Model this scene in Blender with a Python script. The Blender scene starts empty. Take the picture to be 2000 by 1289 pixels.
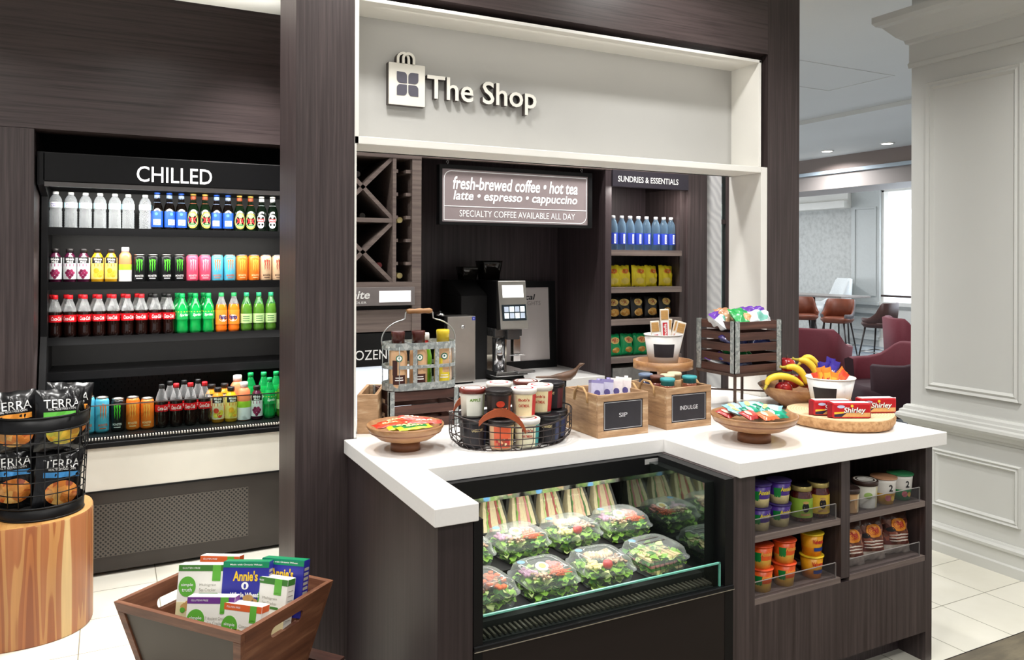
import bpy, bmesh, math, random
from mathutils import Vector, Matrix
random.seed(7)
SC = bpy.context.scene
COL = SC.collection
pi = math.pi
# ------------------------------------------------------------------ camera, world, lights, exposure
TH = math.radians(27.16); ROLL = 0.003
Fv = Vector((math.sin(TH), math.cos(TH), 0)); R0 = Vector((math.cos(TH), -math.sin(TH), 0)); U0 = Vector((0, 0, 1))
Rv = R0 * math.cos(ROLL) + U0 * math.sin(ROLL); Uv = U0 * math.cos(ROLL) - R0 * math.sin(ROLL)
cd = bpy.data.cameras.new('camera'); cam = bpy.data.objects.new('camera', cd); COL.objects.link(cam)
cd.sensor_fit = 'HORIZONTAL'; cd.sensor_width = 36.0; cd.lens = 36 * 1534 / 2000
cd.shift_y = -(644.5 - 509.5) / 2000; cd.clip_start = 0.05; cd.clip_end = 100
M = Matrix((Rv, Uv, -Fv)).transposed().to_4x4(); M.translation = Vector((0, 0, 1.6)); cam.matrix_world = M
SC.camera = cam
W = bpy.data.worlds.new('lobby_light'); SC.world = W; W.use_nodes = True
bg = W.node_tree.nodes['Background']; bg.inputs[0].default_value = (0.985, 0.99, 1.0, 1); bg.inputs[1].default_value = 0.50
SC.view_settings.view_transform = 'Standard'; SC.view_settings.look = 'None'
SC.view_settings.exposure = 0.0; SC.view_settings.gamma = 1.0; SC.view_settings.use_curve_mapping = False
SC.cycles.transparent_max_bounces = 24; SC.cycles.max_bounces = 10; SC.cycles.caustics_refractive = False; SC.cycles.caustics_reflective = False
SC.cycles.sample_clamp_indirect = 6.0

def area(name, loc, size, watt, col=(1, 0.982, 0.95), rot=(0, 0, 0), sizey=None, spread=180):
    d = bpy.data.lights.new(name, 'AREA'); d.energy = watt; d.color = col; d.size = size; d.spread = math.radians(spread)
    d.shape = 'DISK' if sizey is None else 'RECTANGLE'
    if sizey: d.size_y = sizey
    o = bpy.data.objects.new(name, d); COL.objects.link(o); o.location = loc; o.rotation_euler = rot
    return o
# recessed ceiling downlights of the lobby and the shop
DOWN = [(0.95, 2.55, 24), (2.35, 2.45, 23), (1.65, 1.55, 22), (0.2, 1.6, 26), (3.1, 1.5, 46), (-1.2, 2.2, 26), (0.6, 0.0, 40), (2.4, -0.3, 44), (1.5, -1.5, 50),
        (0.25, 3.05, 30), (-0.9, 3.0, 40), (1.75, 3.5, 26), (2.85, 3.45, 48)]
for x, y, w in DOWN:
    area('downlight_beam', (x, y, 3.17), 0.16, w * 0.55, spread=140)
area('soffit_spot', (0.68, 3.98, 3.17), 0.12, 16, spread=75)
area('soffit_fill', (-0.2, 4.95, 2.98), 2.4, 5, (1, 0.98, 0.95), (math.pi, 0, 0), 0.15)  # hidden uplight added to brighten the ceiling above the soffit
# daylight through the dining room windows
for k in range(3):
    area('window_daylight', (13.10, 9.27 - 1.55 * k, 1.88), 1.4, 40, (0.86, 0.93, 1.0), (0, math.radians(-90), 0), 2.0)
area('dining_fill', (8.2, 15.8, 1.75), 5.8, 185, (0.90, 0.95, 1.0), (math.radians(-90), 0, 0), 2.6)  # unseen fill lamp added to brighten the dining room

for x, y in ((5.6, 5.0), (7.6, 6.0), (9.0, 8.0), (11.2, 8.6), (11.0, 11.5)):
    area('dining_downlight', (x, y, 3.12), 0.3, 36, (0.97, 0.98, 1.0), spread=160)

# ------------------------------------------------------------------ materials
def lin(h):
    h = h.lstrip('#'); c = [int(h[i:i + 2], 16) / 255 for i in (0, 2, 4)]
    return tuple(x / 12.92 if x <= 0.04045 else ((x + 0.055) / 1.055) ** 2.4 for x in c) + (1,)
MATS = {}
def nodes(name):
    m = bpy.data.materials.new(name); m.use_nodes = True; nt = m.node_tree
    return m, nt, nt.nodes['Principled BSDF'], nt.nodes['Material Output']
def P(name, col, rough=0.5, metal=0.0, emit=None, var=0.06, vscale=30, spec=0.5, coat=0, trans=0):
    if name in MATS: return MATS[name]
    m, nt, b, out = nodes(name); c = lin(col)
    b.inputs['Roughness'].default_value = rough; b.inputs['Metallic'].default_value = metal
    b.inputs['Specular IOR Level'].default_value = spec; b.inputs['Coat Weight'].default_value = coat
    if trans: b.inputs['Transmission Weight'].default_value = trans
    if var:
        tc = nt.nodes.new('ShaderNodeTexCoord'); n = nt.nodes.new('ShaderNodeTexNoise'); n.inputs['Scale'].default_value = vscale
        r = nt.nodes.new('ShaderNodeValToRGB'); nt.links.new(tc.outputs['Object'], n.inputs['Vector']); nt.links.new(n.outputs['Fac'], r.inputs['Fac'])
        r.color_ramp.elements[0].position = 0.3; r.color_ramp.elements[1].position = 0.7
        r.color_ramp.elements[0].color = tuple(x * (1 - var) for x in c[:3]) + (1,); r.color_ramp.elements[1].color = tuple(min(1, x * (1 + var)) for x in c[:3]) + (1,)
        nt.links.new(r.outputs['Color'], b.inputs['Base Color'])
    else:
        b.inputs['Base Color'].default_value = c
    if emit:
        b.inputs['Emission Color'].default_value = c; b.inputs['Emission Strength'].default_value = emit
    MATS[name] = m; return m
def wood(name, c1, c2, axis='z', rough=0.45, fine=60, stretch=0.03, c3=None, coat=0.0, bump=0.0):
    if name in MATS: return MATS[name]
    m, nt, b, out = nodes(name)
    tc = nt.nodes.new('ShaderNodeTexCoord'); mp = nt.nodes.new('ShaderNodeMapping'); n = nt.nodes.new('ShaderNodeTexNoise')
    s = [1, 1, 1]; s['xyz'.index(axis)] = stretch; mp.inputs['Scale'].default_value = s
    n.inputs['Scale'].default_value = fine; n.inputs['Detail'].default_value = 6; n.inputs['Roughness'].default_value = 0.65
    r = nt.nodes.new('ShaderNodeValToRGB'); e = r.color_ramp.elements
    e[0].position = 0.3; e[0].color = lin(c1); e[1].position = 0.72; e[1].color = lin(c2)
    if c3:
        k = e.new(0.52); k.color = lin(c3)
    nt.links.new(tc.outputs['Object'], mp.inputs['Vector']); nt.links.new(mp.outputs['Vector'], n.inputs['Vector'])
    nt.links.new(n.outputs['Fac'], r.inputs['Fac']); nt.links.new(r.outputs['Color'], b.inputs['Base Color'])
    b.inputs['Roughness'].default_value = rough; b.inputs['Coat Weight'].default_value = coat
    if bump:
        bp = nt.nodes.new('ShaderNodeBump'); bp.inputs['Strength'].default_value = bump; bp.inputs['Distance'].default_value = 0.004
        nt.links.new(n.outputs['Fac'], bp.inputs['Height']); nt.links.new(bp.outputs['Normal'], b.inputs['Normal'])
    MATS[name] = m; return m
def clear(name, col='#ffffff', solid=0.06, edge=0.55, rough=0.05, tint='#ffffff'):
    """thin clear plastic or glass: see-through with a glossy skin that strengthens at grazing angles"""
    if name in MATS: return MATS[name]
    m, nt, b, out = nodes(name)
    t = nt.nodes.new('ShaderNodeBsdfTransparent'); t.inputs[0].default_value = lin(tint)
    b.inputs['Base Color'].default_value = lin(col); b.inputs['Roughness'].default_value = rough; b.inputs['Specular IOR Level'].default_value = 0.8
    lw = nt.nodes.new('ShaderNodeLayerWeight'); lw.inputs['Blend'].default_value = 0.35
    mr = nt.nodes.new('ShaderNodeMapRange'); mr.inputs['To Min'].default_value = solid; mr.inputs['To Max'].default_value = edge
    mx = nt.nodes.new('ShaderNodeMixShader')
    nt.links.new(lw.outputs['Facing'], mr.inputs['Value']); nt.links.new(mr.outputs['Result'], mx.inputs['Fac'])
    nt.links.new(t.outputs[0], mx.inputs[1]); nt.links.new(b.outputs[0], mx.inputs[2]); nt.links.new(mx.outputs[0], out.inputs['Surface'])
    MATS[name] = m; return m
def spots(name, cols, scale=60, rough=0.5, vor=True):
    """printed food picture: blotches of several colours"""
    if name in MATS: return MATS[name]
    m, nt, b, out = nodes(name); tc = nt.nodes.new('ShaderNodeTexCoord')
    r = nt.nodes.new('ShaderNodeValToRGB'); r.color_ramp.interpolation = 'LINEAR'
    e = r.color_ramp.elements
    while len(e) < len(cols): e.new(0.5)
    for i, c in enumerate(cols): e[i].position = 0.15 + 0.7 * i / max(1, len(cols) - 1); e[i].color = lin(c)
    if vor:
        v = nt.nodes.new('ShaderNodeTexVoronoi'); v.inputs['Scale'].default_value = scale
        sp = nt.nodes.new('ShaderNodeSeparateColor'); nt.links.new(tc.outputs['Object'], v.inputs['Vector'])
        nt.links.new(v.outputs['Color'], sp.inputs[0]); nt.links.new(sp.outputs[0], r.inputs['Fac'])
    else:
        v = nt.nodes.new('ShaderNodeTexNoise'); v.inputs['Scale'].default_value = scale; v.inputs['Detail'].default_value = 5
        nt.links.new(tc.outputs['Object'], v.inputs['Vector']); nt.links.new(v.outputs['Fac'], r.inputs['Fac'])
    nt.links.new(r.outputs['Color'], b.inputs['Base Color']); b.inputs['Roughness'].default_value = rough
    MATS[name] = m; return m

# ------------------------------------------------------------------ mesh builder
_T = {}
def glyphs(s, bold=0.0, ext=0.0):
    k = (s, bold, ext)
    if k not in _T:
        c = bpy.data.curves.new('lettering', 'FONT'); c.body = s; c.size = 1; c.align_x = 'CENTER'; c.resolution_u = 3; c.offset = bold; c.extrude = ext
        o = bpy.data.objects.new('lettering', c); me = bpy.data.meshes.new_from_object(o)
        vs = [v.co.copy() for v in me.vertices]; fs = [tuple(p.vertices) for p in me.polygons]
        x0 = min(v.x for v in vs); x1 = max(v.x for v in vs); y0 = min(v.y for v in vs); y1 = max(v.y for v in vs)
        for v in vs: v.x -= (x0 + x1) / 2; v.y -= (y0 + y1) / 2
        _T[k] = (vs, fs, x1 - x0, y1 - y0)
        bpy.data.objects.remove(o); bpy.data.curves.remove(c); bpy.data.meshes.remove(me)
    return _T[k]
X, Y, Z = Vector((1, 0, 0)), Vector((0, 1, 0)), Vector((0, 0, 1))
class MB:
    def __init__(s): s.v = []; s.f = []; s.m = []; s.sm = []; s.M = None
    def add(s, vs, fs, m=0, smooth=False):
        o = len(s.v)
        for p in vs:
            p = Vector(p); s.v.append(s.M @ p if s.M else p)
        for i, f in enumerate(fs):
            s.f.append(tuple(o + k for k in f)); s.m.append(m[i] if isinstance(m, (list, tuple)) else m); s.sm.append(smooth)
        return s
    def box(s, x0, x1, y0, y1, z0, z1, m=0):
        return s.add([(x0, y0, z0), (x1, y0, z0), (x1, y1, z0), (x0, y1, z0), (x0, y0, z1), (x1, y0, z1), (x1, y1, z1), (x0, y1, z1)],
                     [(0, 3, 2, 1), (4, 5, 6, 7), (0, 1, 5, 4), (1, 2, 6, 5), (2, 3, 7, 6), (3, 0, 4, 7)], m)
    def bar(s, a, b, w, h=None, m=0, up=Z):
        a, b = Vector(a), Vector(b); d = (b - a).normalized(); h = h or w
        u = d.cross(up)
        if u.length < 1e-4: u = d.cross(X)
        u.normalize(); n = u.cross(d)
        vs = [p + u * (w / 2 * i) + n * (h / 2 * j) for p in (a, b) for i, j in ((-1, -1), (1, -1), (1, 1), (-1, 1))]
        return s.add(vs, [(3, 2, 1, 0), (4, 5, 6, 7), (0, 1, 5, 4), (1, 2, 6, 5), (2, 3, 7, 6), (3, 0, 4, 7)], m)
    def loft(s, loops, m=0, smooth=True, cap0=True, cap1=True, closed=True):
        n = len(loops[0]); vs = [p for L in loops for p in L]; fs = []; ms = []
        for i in range(len(loops) - 1):
            for j in range(n if closed else n - 1):
                k = (j + 1) % n
                fs.append((i * n + j, i * n + k, (i + 1) * n + k, (i + 1) * n + j)); ms.append(m[i] if isinstance(m, (list, tuple)) else m)
        s.add(vs, fs, ms, smooth)
        o = len(s.v) - len(vs)
        if cap0: s.f.append(tuple(o + j for j in reversed(range(n)))); s.m.append(m[0] if isinstance(m, (list, tuple)) else m); s.sm.append(False)
        if cap1: s.f.append(tuple(o + (len(loops) - 1) * n + j for j in range(n))); s.m.append(m[-1] if isinstance(m, (list, tuple)) else m); s.sm.append(False)
        return s
    def lathe(s, prof, m=0, seg=20, c=(0, 0, 0), cap0=True, cap1=True, smooth=True):
        loops = [[(c[0] + max(r, 1e-5) * math.cos(2 * pi * j / seg), c[1] + max(r, 1e-5) * math.sin(2 * pi * j / seg), c[2] + z) for j in range(seg)] for r, z in prof]
        return s.loft(loops, m, smooth, cap0, cap1)
    def tube(s, pts, r, m=0, seg=8, closed=False):
        pts = [Vector(p) for p in pts]; n = len(pts); loops = []; rr = r if isinstance(r, (list, tuple)) else [r] * n
        prev = None
        for i, p in enumerate(pts):
            a = pts[(i - 1) % n] if closed or i else p; b = pts[(i + 1) % n] if closed or i < n - 1 else p
            d = (b - a).normalized()
            if prev is None:
                u = d.cross(Z)
                if u.length < 0.05: u = d.cross(X)
            else:
                u = prev - d * prev.dot(d)
            u.normalize(); prev = u; w = d.cross(u)
            loops.append([p + (u * math.cos(2 * pi * j / seg) + w * math.sin(2 * pi * j / seg)) * rr[i] for j in range(seg)])
        if closed: loops.append(loops[0])
        return s.loft(loops, m, True, not closed, not closed)
    def prism(s, poly, o, ux, uy, d, m=0, mside=None, smooth=False):
        """polygon in the (ux, uy) plane at o, pushed by d along ux x uy"""
        o = Vector(o); n = ux.cross(uy).normalized(); k = len(poly)
        a = [o + ux * x + uy * y for x, y in poly]; vs = a + [p + n * d for p in a]
        s.add(vs, [tuple(reversed(range(k))), tuple(range(k, 2 * k))], m)
        b = len(s.v) - 2 * k
        for j in range(k):
            q = (j + 1) % k; s.f.append((b + j, b + q, b + k + q, b + k + j)); s.m.append(m if mside is None else mside); s.sm.append(smooth)
        return s
    def ring(s, poly, inner, o, ux, uy, d, m=0):
        o = Vector(o); n = ux.cross(uy).normalized(); k = len(poly)
        vs = [o + ux * x + uy * y + n * t for t in (0, d) for L in (poly, inner) for x, y in L]; fs = []
        for j in range(k):
            q = (j + 1) % k
            fs += [(2 * k + j, 2 * k + q, 3 * k + q, 3 * k + j), (j, k + j, k + q, q), (j, q, 2 * k + q, 2 * k + j), (k + j, 3 * k + j, 3 * k + q, k + q)]
        return s.add(vs, fs, m)
    def text(s, t, o, w, h=None, m=0, ux=X, uy=Z, bold=0.0, shear=0.0, ext=0.0, mside=None, wrap=None, off=0.0):
        vs, fs, gw, gh = glyphs(t, bold, ext / (w / max(1e-6, glyphs(t, bold)[2])) / 2 if ext else 0.0)
        sx = w / gw; sy = (h / gh) if h else sx; o = Vector(o); n = ux.cross(uy).normalized(); out = []
        for v in vs:
            x = (v.x + v.y * shear) * sx; y = v.y * sy; z = v.z * sx
            out.append(wrap(x, y) if wrap else o + ux * x + uy * y + n * (z + off))
        if mside is None: mm = m
        else:
            mm = []
            for f in fs:
                zz = [vs[k].z for k in f]; mm.append(m if min(zz) > 0 and max(zz) - min(zz) < 1e-6 else mside)
        return s.add(out, fs, mm)
    def wraptext(s, t, r, z, w, h=None, m=0, a0=0.0, bold=0.0, shear=0.0, vertical=False):
        if vertical: f = lambda x, y: ((r * math.sin(a0 - y / r)), -r * math.cos(a0 - y / r), z + x)
        else: f = lambda x, y: (r * math.sin(a0 + x / r), -r * math.cos(a0 + x / r), z + y)
        return s.text(t, (0, 0, 0), w, h, m, bold=bold, shear=shear, wrap=f)
    def patch(s, r, z0, z1, a0, a1, m=0, n=6, r1=None):
        """curved label patch facing -Y, angles in radians measured from the front"""
        r1 = r1 or r; vs = []; fs = []
        for j in range(n + 1):
            a = a0 + (a1 - a0) * j / n; vs += [(r * math.sin(a), -r * math.cos(a), z0), (r1 * math.sin(a), -r1 * math.cos(a), z1)]
        for j in range(n): fs.append((2 * j, 2 * j + 2, 2 * j + 3, 2 * j + 1))
        return s.add(vs, fs, m)
    def disc(s, r, z, rx, rz, a=0.0, m=0, n=14, lift=0.0):
        """oval printed on a cylinder of radius r"""
        vs = [(r * math.sin(a), -r * math.cos(a), z)] + [((r) * math.sin(a + rx / r * math.cos(2 * pi * j / n)), -r * math.cos(a + rx / r * math.cos(2 * pi * j / n)), z + rz * math.sin(2 * pi * j / n)) for j in range(n)]
        return s.add(vs, [(0, 1 + j, 1 + (j + 1) % n) for j in range(n)], m)
    def build(s, name, mats, parent=None, bevel=0, loc=None, seg=2):
        me = bpy.data.meshes.new(name); me.from_pydata([tuple(v) for v in s.v], [], s.f)
        mats = mats if isinstance(mats, (list, tuple)) else [mats]
        for m in mats: me.materials.append(m)
        me.polygons.foreach_set('material_index', s.m); me.polygons.foreach_set('use_smooth', s.sm); me.update()
        o = bpy.data.objects.new(name, me); COL.objects.link(o)
        if parent: o.parent = parent
        if loc: o.location = loc
        if bevel:
            b = o.modifiers.new('edge', 'BEVEL'); b.width = bevel; b.segments = seg; b.limit_method = 'ANGLE'; b.angle_limit = math.radians(40)
        return o
def circ(r, n=24, a0=0.0, a1=2 * pi, cx=0, cy=0, ry=None):
    full = abs(a1 - a0 - 2 * pi) < 1e-6
    return [(cx + r * math.cos(a0 + (a1 - a0) * j / (n if full else n - 1)), cy + (ry or r) * math.sin(a0 + (a1 - a0) * j / (n if full else n - 1))) for j in range(n)]
def rrect(x0, x1, y0, y1, r=0.01, n=4):
    rs = r if isinstance(r, (list, tuple)) else [r] * 4; out = []
    for (cx, cy, a), q in zip(((x1, y1, 0), (x0, y1, 90), (x0, y0, 180), (x1, y0, 270)), rs):
        sx = -1 if cx == x1 else 1; sy = -1 if cy == y1 else 1
        for j in range(n + 1):
            t = math.radians(a + 90 * j / n); out.append((cx + sx * q + q * math.cos(t), cy + sy * q + q * math.sin(t)))
    return out
def superloop(hx, hy, z, p=4, n=32, cx=0, cy=0):
    out = []
    for j in range(n):
        a = 2 * pi * j / n; c, s_ = math.cos(a), math.sin(a)
        out.append((cx + hx * math.copysign(abs(c) ** (2 / p), c), cy + hy * math.copysign(abs(s_) ** (2 / p), s_), z))
    return out
def tag(o, label, cat, group=None, kind=None):
    o['label'] = label; o['category'] = cat
    if group: o['group'] = group
    if kind: o['kind'] = kind
    return o
def thing(name, label, cat, loc=(0, 0, 0), rz=0.0, group=None, rot=None):
    o = bpy.data.objects.new(name, None); COL.objects.link(o); o.location = loc; o.rotation_euler = rot or (0, 0, rz); o.empty_display_size = 0.05
    return tag(o, label, cat, group)
def struct(o):
    o['kind'] = 'structure'; return o
def copy_tree(o, parent=None):
    c = o.copy(); COL.objects.link(c)
    if parent: c.parent = parent
    for ch in list(o.children): copy_tree(ch, c)
    return c
class Kind:
    """one built thing, used itself the first time and copied afterwards"""
    def __init__(s, root): s.root = root; s.used = False; s.src = list(root.children)
    def put(s, loc, label, group=None, rz=0.0, rot=None, scale=None):
        o = copy_tree(s.root) if s.used else s.root; s.used = True
        o.location = loc; o.rotation_euler = rot or (0, 0, rz); o['label'] = label
        if scale: o.scale = (scale,) * 3 if not isinstance(scale, (list, tuple)) else scale
        if group: o['group'] = group
        return o
ORD = ['first', 'second', 'third', 'fourth', 'fifth', 'sixth', 'seventh', 'eighth', 'ninth', 'tenth', 'eleventh', 'twelfth']

# shared materials
DW = wood('dark_wood_upright', '#302626', '#534746', 'z', 0.42, 90, 0.02, '#413737')
DWX = wood('dark_wood_level', '#302728', '#544847', 'x', 0.36, 90, 0.02, '#4c4141')
DWP = wood('dark_wood_panel', '#2a2022', '#4d4144', 'z', 0.45, 80, 0.02)
LWX = wood('grey_brown_wood', '#5a4d4b', '#85776f', 'x', 0.5, 70, 0.03)
WHITE = P('white_paint', '#eceae4', 0.5, var=0.015, vscale=4)
WALLW = P('wall_paint', '#d3d4d0', 0.55, var=0.015, vscale=3)
QUARTZ = P('white_quartz', '#f4f2ef', 0.16, var=0.012, vscale=120)
BLACK = P('black_metal', '#0c0c0e', 0.42, 0.0, var=0.1, spec=0.28)
BLACKM = P('matte_black', '#0b0a0c', 0.7, var=0.1)
DGREY = P('charcoal', '#161516', 0.45, var=0.08)
CHROME = P('chrome', '#d8d8da', 0.12, 1.0, var=0.03)
STEEL = P('brushed_steel', '#b4b0ab', 0.32, 1.0, var=0.08, vscale=8)
GALV = spots('galvanised_metal', ['#8d9494', '#aab1b0', '#c3c8c6', '#9aa1a0'], 90, 0.45)
MATS['galvanised_metal'].node_tree.nodes['Principled BSDF'].inputs['Metallic'].default_value = 0.45
INKW = P('white_print', '#f4f4f2', 0.5, var=0)
INKB = P('black_print', '#15131a', 0.5, var=0)
CREAM = P('cream_panel', '#e8e4d8', 0.4, var=0.03, vscale=6)
LED = P('led_strip', '#fff4e0', 0.5, emit=6.0, var=0)
CLEARP = clear('clear_plastic', '#f4f8fa', 0.05, 0.4, 0.06)
GLASS = clear('clear_glass', '#0c1412', 0.03, 0.5, 0.02, '#f1faf6')
GEDGE = P('glass_edge', '#6fb8a6', 0.2, var=0.05)
RECESS = P('shaded_white_paint', '#b3b2af', 0.5, var=0.012, vscale=4)  # white paint greyed so the sign recess looks less lit
ACRY = clear('acrylic', '#5a5658', 0.05, 0.3, 0.05, '#f2f2f4')
# ------------------------------------------------------------------ the setting
def tilemat():
    m, nt, b, out = nodes('cream_floor_tile'); tc = nt.nodes.new('ShaderNodeTexCoord'); mp = nt.nodes.new('ShaderNodeMapping')
    br = nt.nodes.new('ShaderNodeTexBrick'); br.offset = 0; br.squash = 1
    br.inputs['Scale'].default_value = 1.0; br.inputs['Brick Width'].default_value = 0.3237; br.inputs['Row Height'].default_value = 0.3237
    br.inputs['Mortar Size'].default_value = 0.0022; br.inputs['Mortar Smooth'].default_value = 0.1
    br.inputs['Color1'].default_value = lin('#efece0'); br.inputs['Color2'].default_value = lin('#eae7da'); br.inputs['Mortar'].default_value = lin('#8d8876')
    mp.inputs['Location'].default_value = (-0.2170 % 0.3237, -2.338 % 0.3237, 0)
    n = nt.nodes.new('ShaderNodeTexNoise'); n.inputs['Scale'].default_value = 5; n.inputs['Detail'].default_value = 6
    mx = nt.nodes.new('ShaderNodeMix'); mx.data_type = 'RGBA'; mx.blend_type = 'MULTIPLY'; mx.inputs['Factor'].default_value = 0.25
    r = nt.nodes.new('ShaderNodeValToRGB'); r.color_ramp.elements[0].position = 0.3; r.color_ramp.elements[0].color = (0.72, 0.70, 0.62, 1); r.color_ramp.elements[1].position = 0.7
    nt.links.new(tc.outputs['Object'], mp.inputs['Vector']); nt.links.new(mp.outputs[0], br.inputs['Vector']); nt.links.new(tc.outputs['Object'], n.inputs['Vector'])
    nt.links.new(n.outputs['Fac'], r.inputs['Fac']); nt.links.new(br.outputs['Color'], mx.inputs['A']); nt.links.new(r.outputs['Color'], mx.inputs['B'])
    nt.links.new(mx.outputs['Result'], b.inputs['Base Color']); b.inputs['Roughness'].default_value = 0.3
    return m
def slab(name, m, *b, bevel=0):
    mb = MB()
    for q in b: mb.box(*q)
    return struct(mb.build(name, m, bevel=bevel))
slab('floor', tilemat(), (-3, 4.3, 2.015, 6.2, -0.05, 0))
STONE = wood('grey_brown_stone', '#4a4236', '#8b8068', 'x', 0.35, 9, 0.25, '#6a6150')
slab('floor_walkway', STONE, (-4, 4.3, -3, 2.013, -0.05, 0))
slab('trim_1', BLACK, (-4, 4.3, 2.0125, 2.0155, -0.05, 0.001))
CARPET = spots('blue_grey_carpet', ['#56616e', '#7d8790', '#a3a9ac', '#68727c'], 3.0, 0.9, False)
slab('floor_dining', CARPET, (4.3, 14, -1, 16, -0.05, 0))
CEIL = P('ceiling_paint', '#e8e7e1', 0.8, var=0.01, vscale=2)
slab('ceiling', CEIL, (-4, 7.0, -3, 16, 3.2, 3.3))
slab('ceiling_dining', CEIL, (7.0, 14, -3, 16, 3.155, 3.3))
# shallow access panel drawn on the ceiling
mb = MB(); mb.ring(rrect(4.7, 6.0, 4.5, 5.2, 0.002, 1), rrect(4.72, 5.98, 4.52, 5.18, 0.002, 1), (0, 0, 3.2), X, -Y, 0.004)
for i, p in enumerate(mb.v): mb.v[i] = Vector((p.x, -p.y, p.z))
struct(mb.build('trim_2', CEIL))
BEAM = P('taupe_beam_paint', '#8f8079', 0.6, var=0.03, vscale=2)
slab('trim_3', BEAM, (9.5, 10.3, -1, 16, 2.95, 3.155))
slab('trim_4', P('pale_blue_cove', '#b8c6d0', 0.6, var=0.02), (9.46, 9.6, -1, 16, 2.90, 2.95))
slab('trim_5', P('grey_taupe_beam_paint', '#a09792', 0.6, var=0.03, vscale=2), (9.5, 10.3, -1, 16, 2.68, 2.90))
# far dining room wall: wallpapered bay, panelled pier, tall bright windows
WP = spots('grey_wallpaper', ['#a4a5a2', '#bcbdba', '#cacbc8', '#aeafac'], 14, 0.7, False)
slab('wall_far', WP, (13.05, 13.2, 10.67, 16, 0, 3.155))
slab('trim_6', WHITE, (12.75, 13.05, 10.67, 16, 2.66, 2.80), (12.85, 13.05, 10.67, 16, 2.80, 2.95))
mb = MB(); mb.box(12.95, 13.2, 10.03, 10.67, 0, 3.155)
mb.ring(rrect(10.1, 10.6, 0.95, 2.65, 0.002, 1), rrect(10.13, 10.57, 0.98, 2.62, 0.002, 1), (12.95, 0, 0), -Y, Z, 0.02)
for i, p in enumerate(mb.v):
    if i >= 8: mb.v[i] = Vector((p.x, -p.y, p.z))
for zz in (0.12, 0.3, 0.62, 0.78): mb.box(12.90, 12.96, 10.03, 10.67, zz, zz + 0.06)
struct(mb.build('wall_pier', P('pier_paint', '#c4c7c5', 0.55, var=0.02)))
SKYL = P('bright_window_daylight', '#f2f8ff', 0.5, emit=1.15, var=0)
for k in range(3):
    y1 = 10.0 - k * 1.55; w = MB(); w.box(13.12, 13.16, y1 - 1.45, y1, 0.85, 2.92)
    wo = struct(w.build('window_%d' % (k + 1), SKYL))
    fr = MB(); fr.box(13.0, 13.12, y1 - 0.02, y1 + 0.08, 0.8, 2.95); fr.box(13.04, 13.12, y1 - 0.80, y1 - 0.77, 0.8, 2.95); fr.build('window_frame', WHITE, wo)
slab('wall_far_low', WHITE, (13.0, 13.2, 3, 10.03, 0, 0.85), (13.0, 13.2, 3, 10.03, 2.92, 3.155), (12.94, 13.0, 3, 10.03, 0.78, 0.85), (12.95, 13.0, 3, 10.03, 0, 0.16))
slab('wall_dining_back', WALLW, (3.0, 14, 15.9, 16, 0, 3.2))
slab('window_5', SKYL, (5.25, 11.15, 15.86, 15.9, 0.45, 3.05))  # glowing panel added behind the dining fill lamp, no known window
# right wall with panel mouldings, chair rail, base and crown
slab('wall_right', WALLW, (4.1, 4.45, -3, 2.968, 0, 3.2))
def mould(name, y0, y1, z0, z1, w=0.035, d=0.018):
    mb = MB()
    prof = [(0, 0), (0.006, d), (w * 0.45, d * 0.55), (w * 0.7, d * 0.9), (w, 0)]
    loops = []
    for t, h in prof: loops.append([(4.1 - h, y0 + t, z0 + t), (4.1 - h, y1 - t, z0 + t), (4.1 - h, y1 - t, z1 - t), (4.1 - h, y0 + t, z1 - t)])
    mb.loft(loops, 0, False, False, False)
    return struct(mb.build(name, WALLW))
mould('trim_7', 2.35, 2.875, 0.885, 2.61, 0.045)
mould('trim_8', 2.35, 2.83, 0.25, 0.565)
mould('trim_9', 1.70, 2.20, 0.885, 2.61, 0.045)
mould('trim_10', 1.70, 2.20, 0.25, 0.565)
def rail(name, prof, m=WALLW):
    mb = MB(); k = len(prof); loops = []
    for yy in (-3, 2.968):
        loops.append([(4.1 - d, yy + (d if yy > 0 else 0), z) for d, z in prof])
    mb.loft(loops, 0, False); return struct(mb.build(name, m))
rail('trim_11', [(-0.02, 0.66), (0.008, 0.66), (0.012, 0.675), (0.026, 0.68), (0.034, 0.695), (0.052, 0.708), (0.06, 0.722), (0.056, 0.736), (0.044, 0.744), (0.042, 0.757), (0.030, 0.762), (0.026, 0.778), (0.014, 0.787), (-0.02, 0.787)])
rail('baseboard_right', [(-0.02, 0), (0.022, 0), (0.022, 0.05), (0.014, 0.058), (0.014, 0.115), (0.024, 0.122), (0.026, 0.136), (0.012, 0.146), (0.006, 0.158), (-0.02, 0.16)])
rail('trim_12', [(-0.02, 2.71), (0.012, 2.712), (0.016, 2.735), (0.010, 2.745), (0.010, 2.845), (0.024, 2.852), (0.030, 2.872), (0.06, 2.895), (0.085, 2.925), (0.11, 2.955), (0.135, 2.965), (0.15, 2.985), (0.15, 3.02), (-0.02, 3.02)])
# chiller bay: tall panel at its left, soffit over it, dark recess behind
slab('wall_left_panel', DW, (-2.6, -0.325, 4.45, 5.4, 0, 2.235))
slab('wall_left_soffit', DWX, (-2.6, 1.10, 4.45, 4.62, 2.237, 2.955))
slab('wall_back', BLACKM, (-2.6, 3.44, 5.38, 5.5, 0, 2.95))
slab('wall_back_upper', WHITE, (-2.6, 3.44, 5.38, 5.5, 2.95, 3.2))
slab('wall_soffit_top', WHITE, (-2.6, 1.10, 4.62, 5.38, 2.85, 2.95))
slab('wall_divider', DW, (1.018, 1.056, 3.90, 5.38, 0, 2.95))
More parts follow.
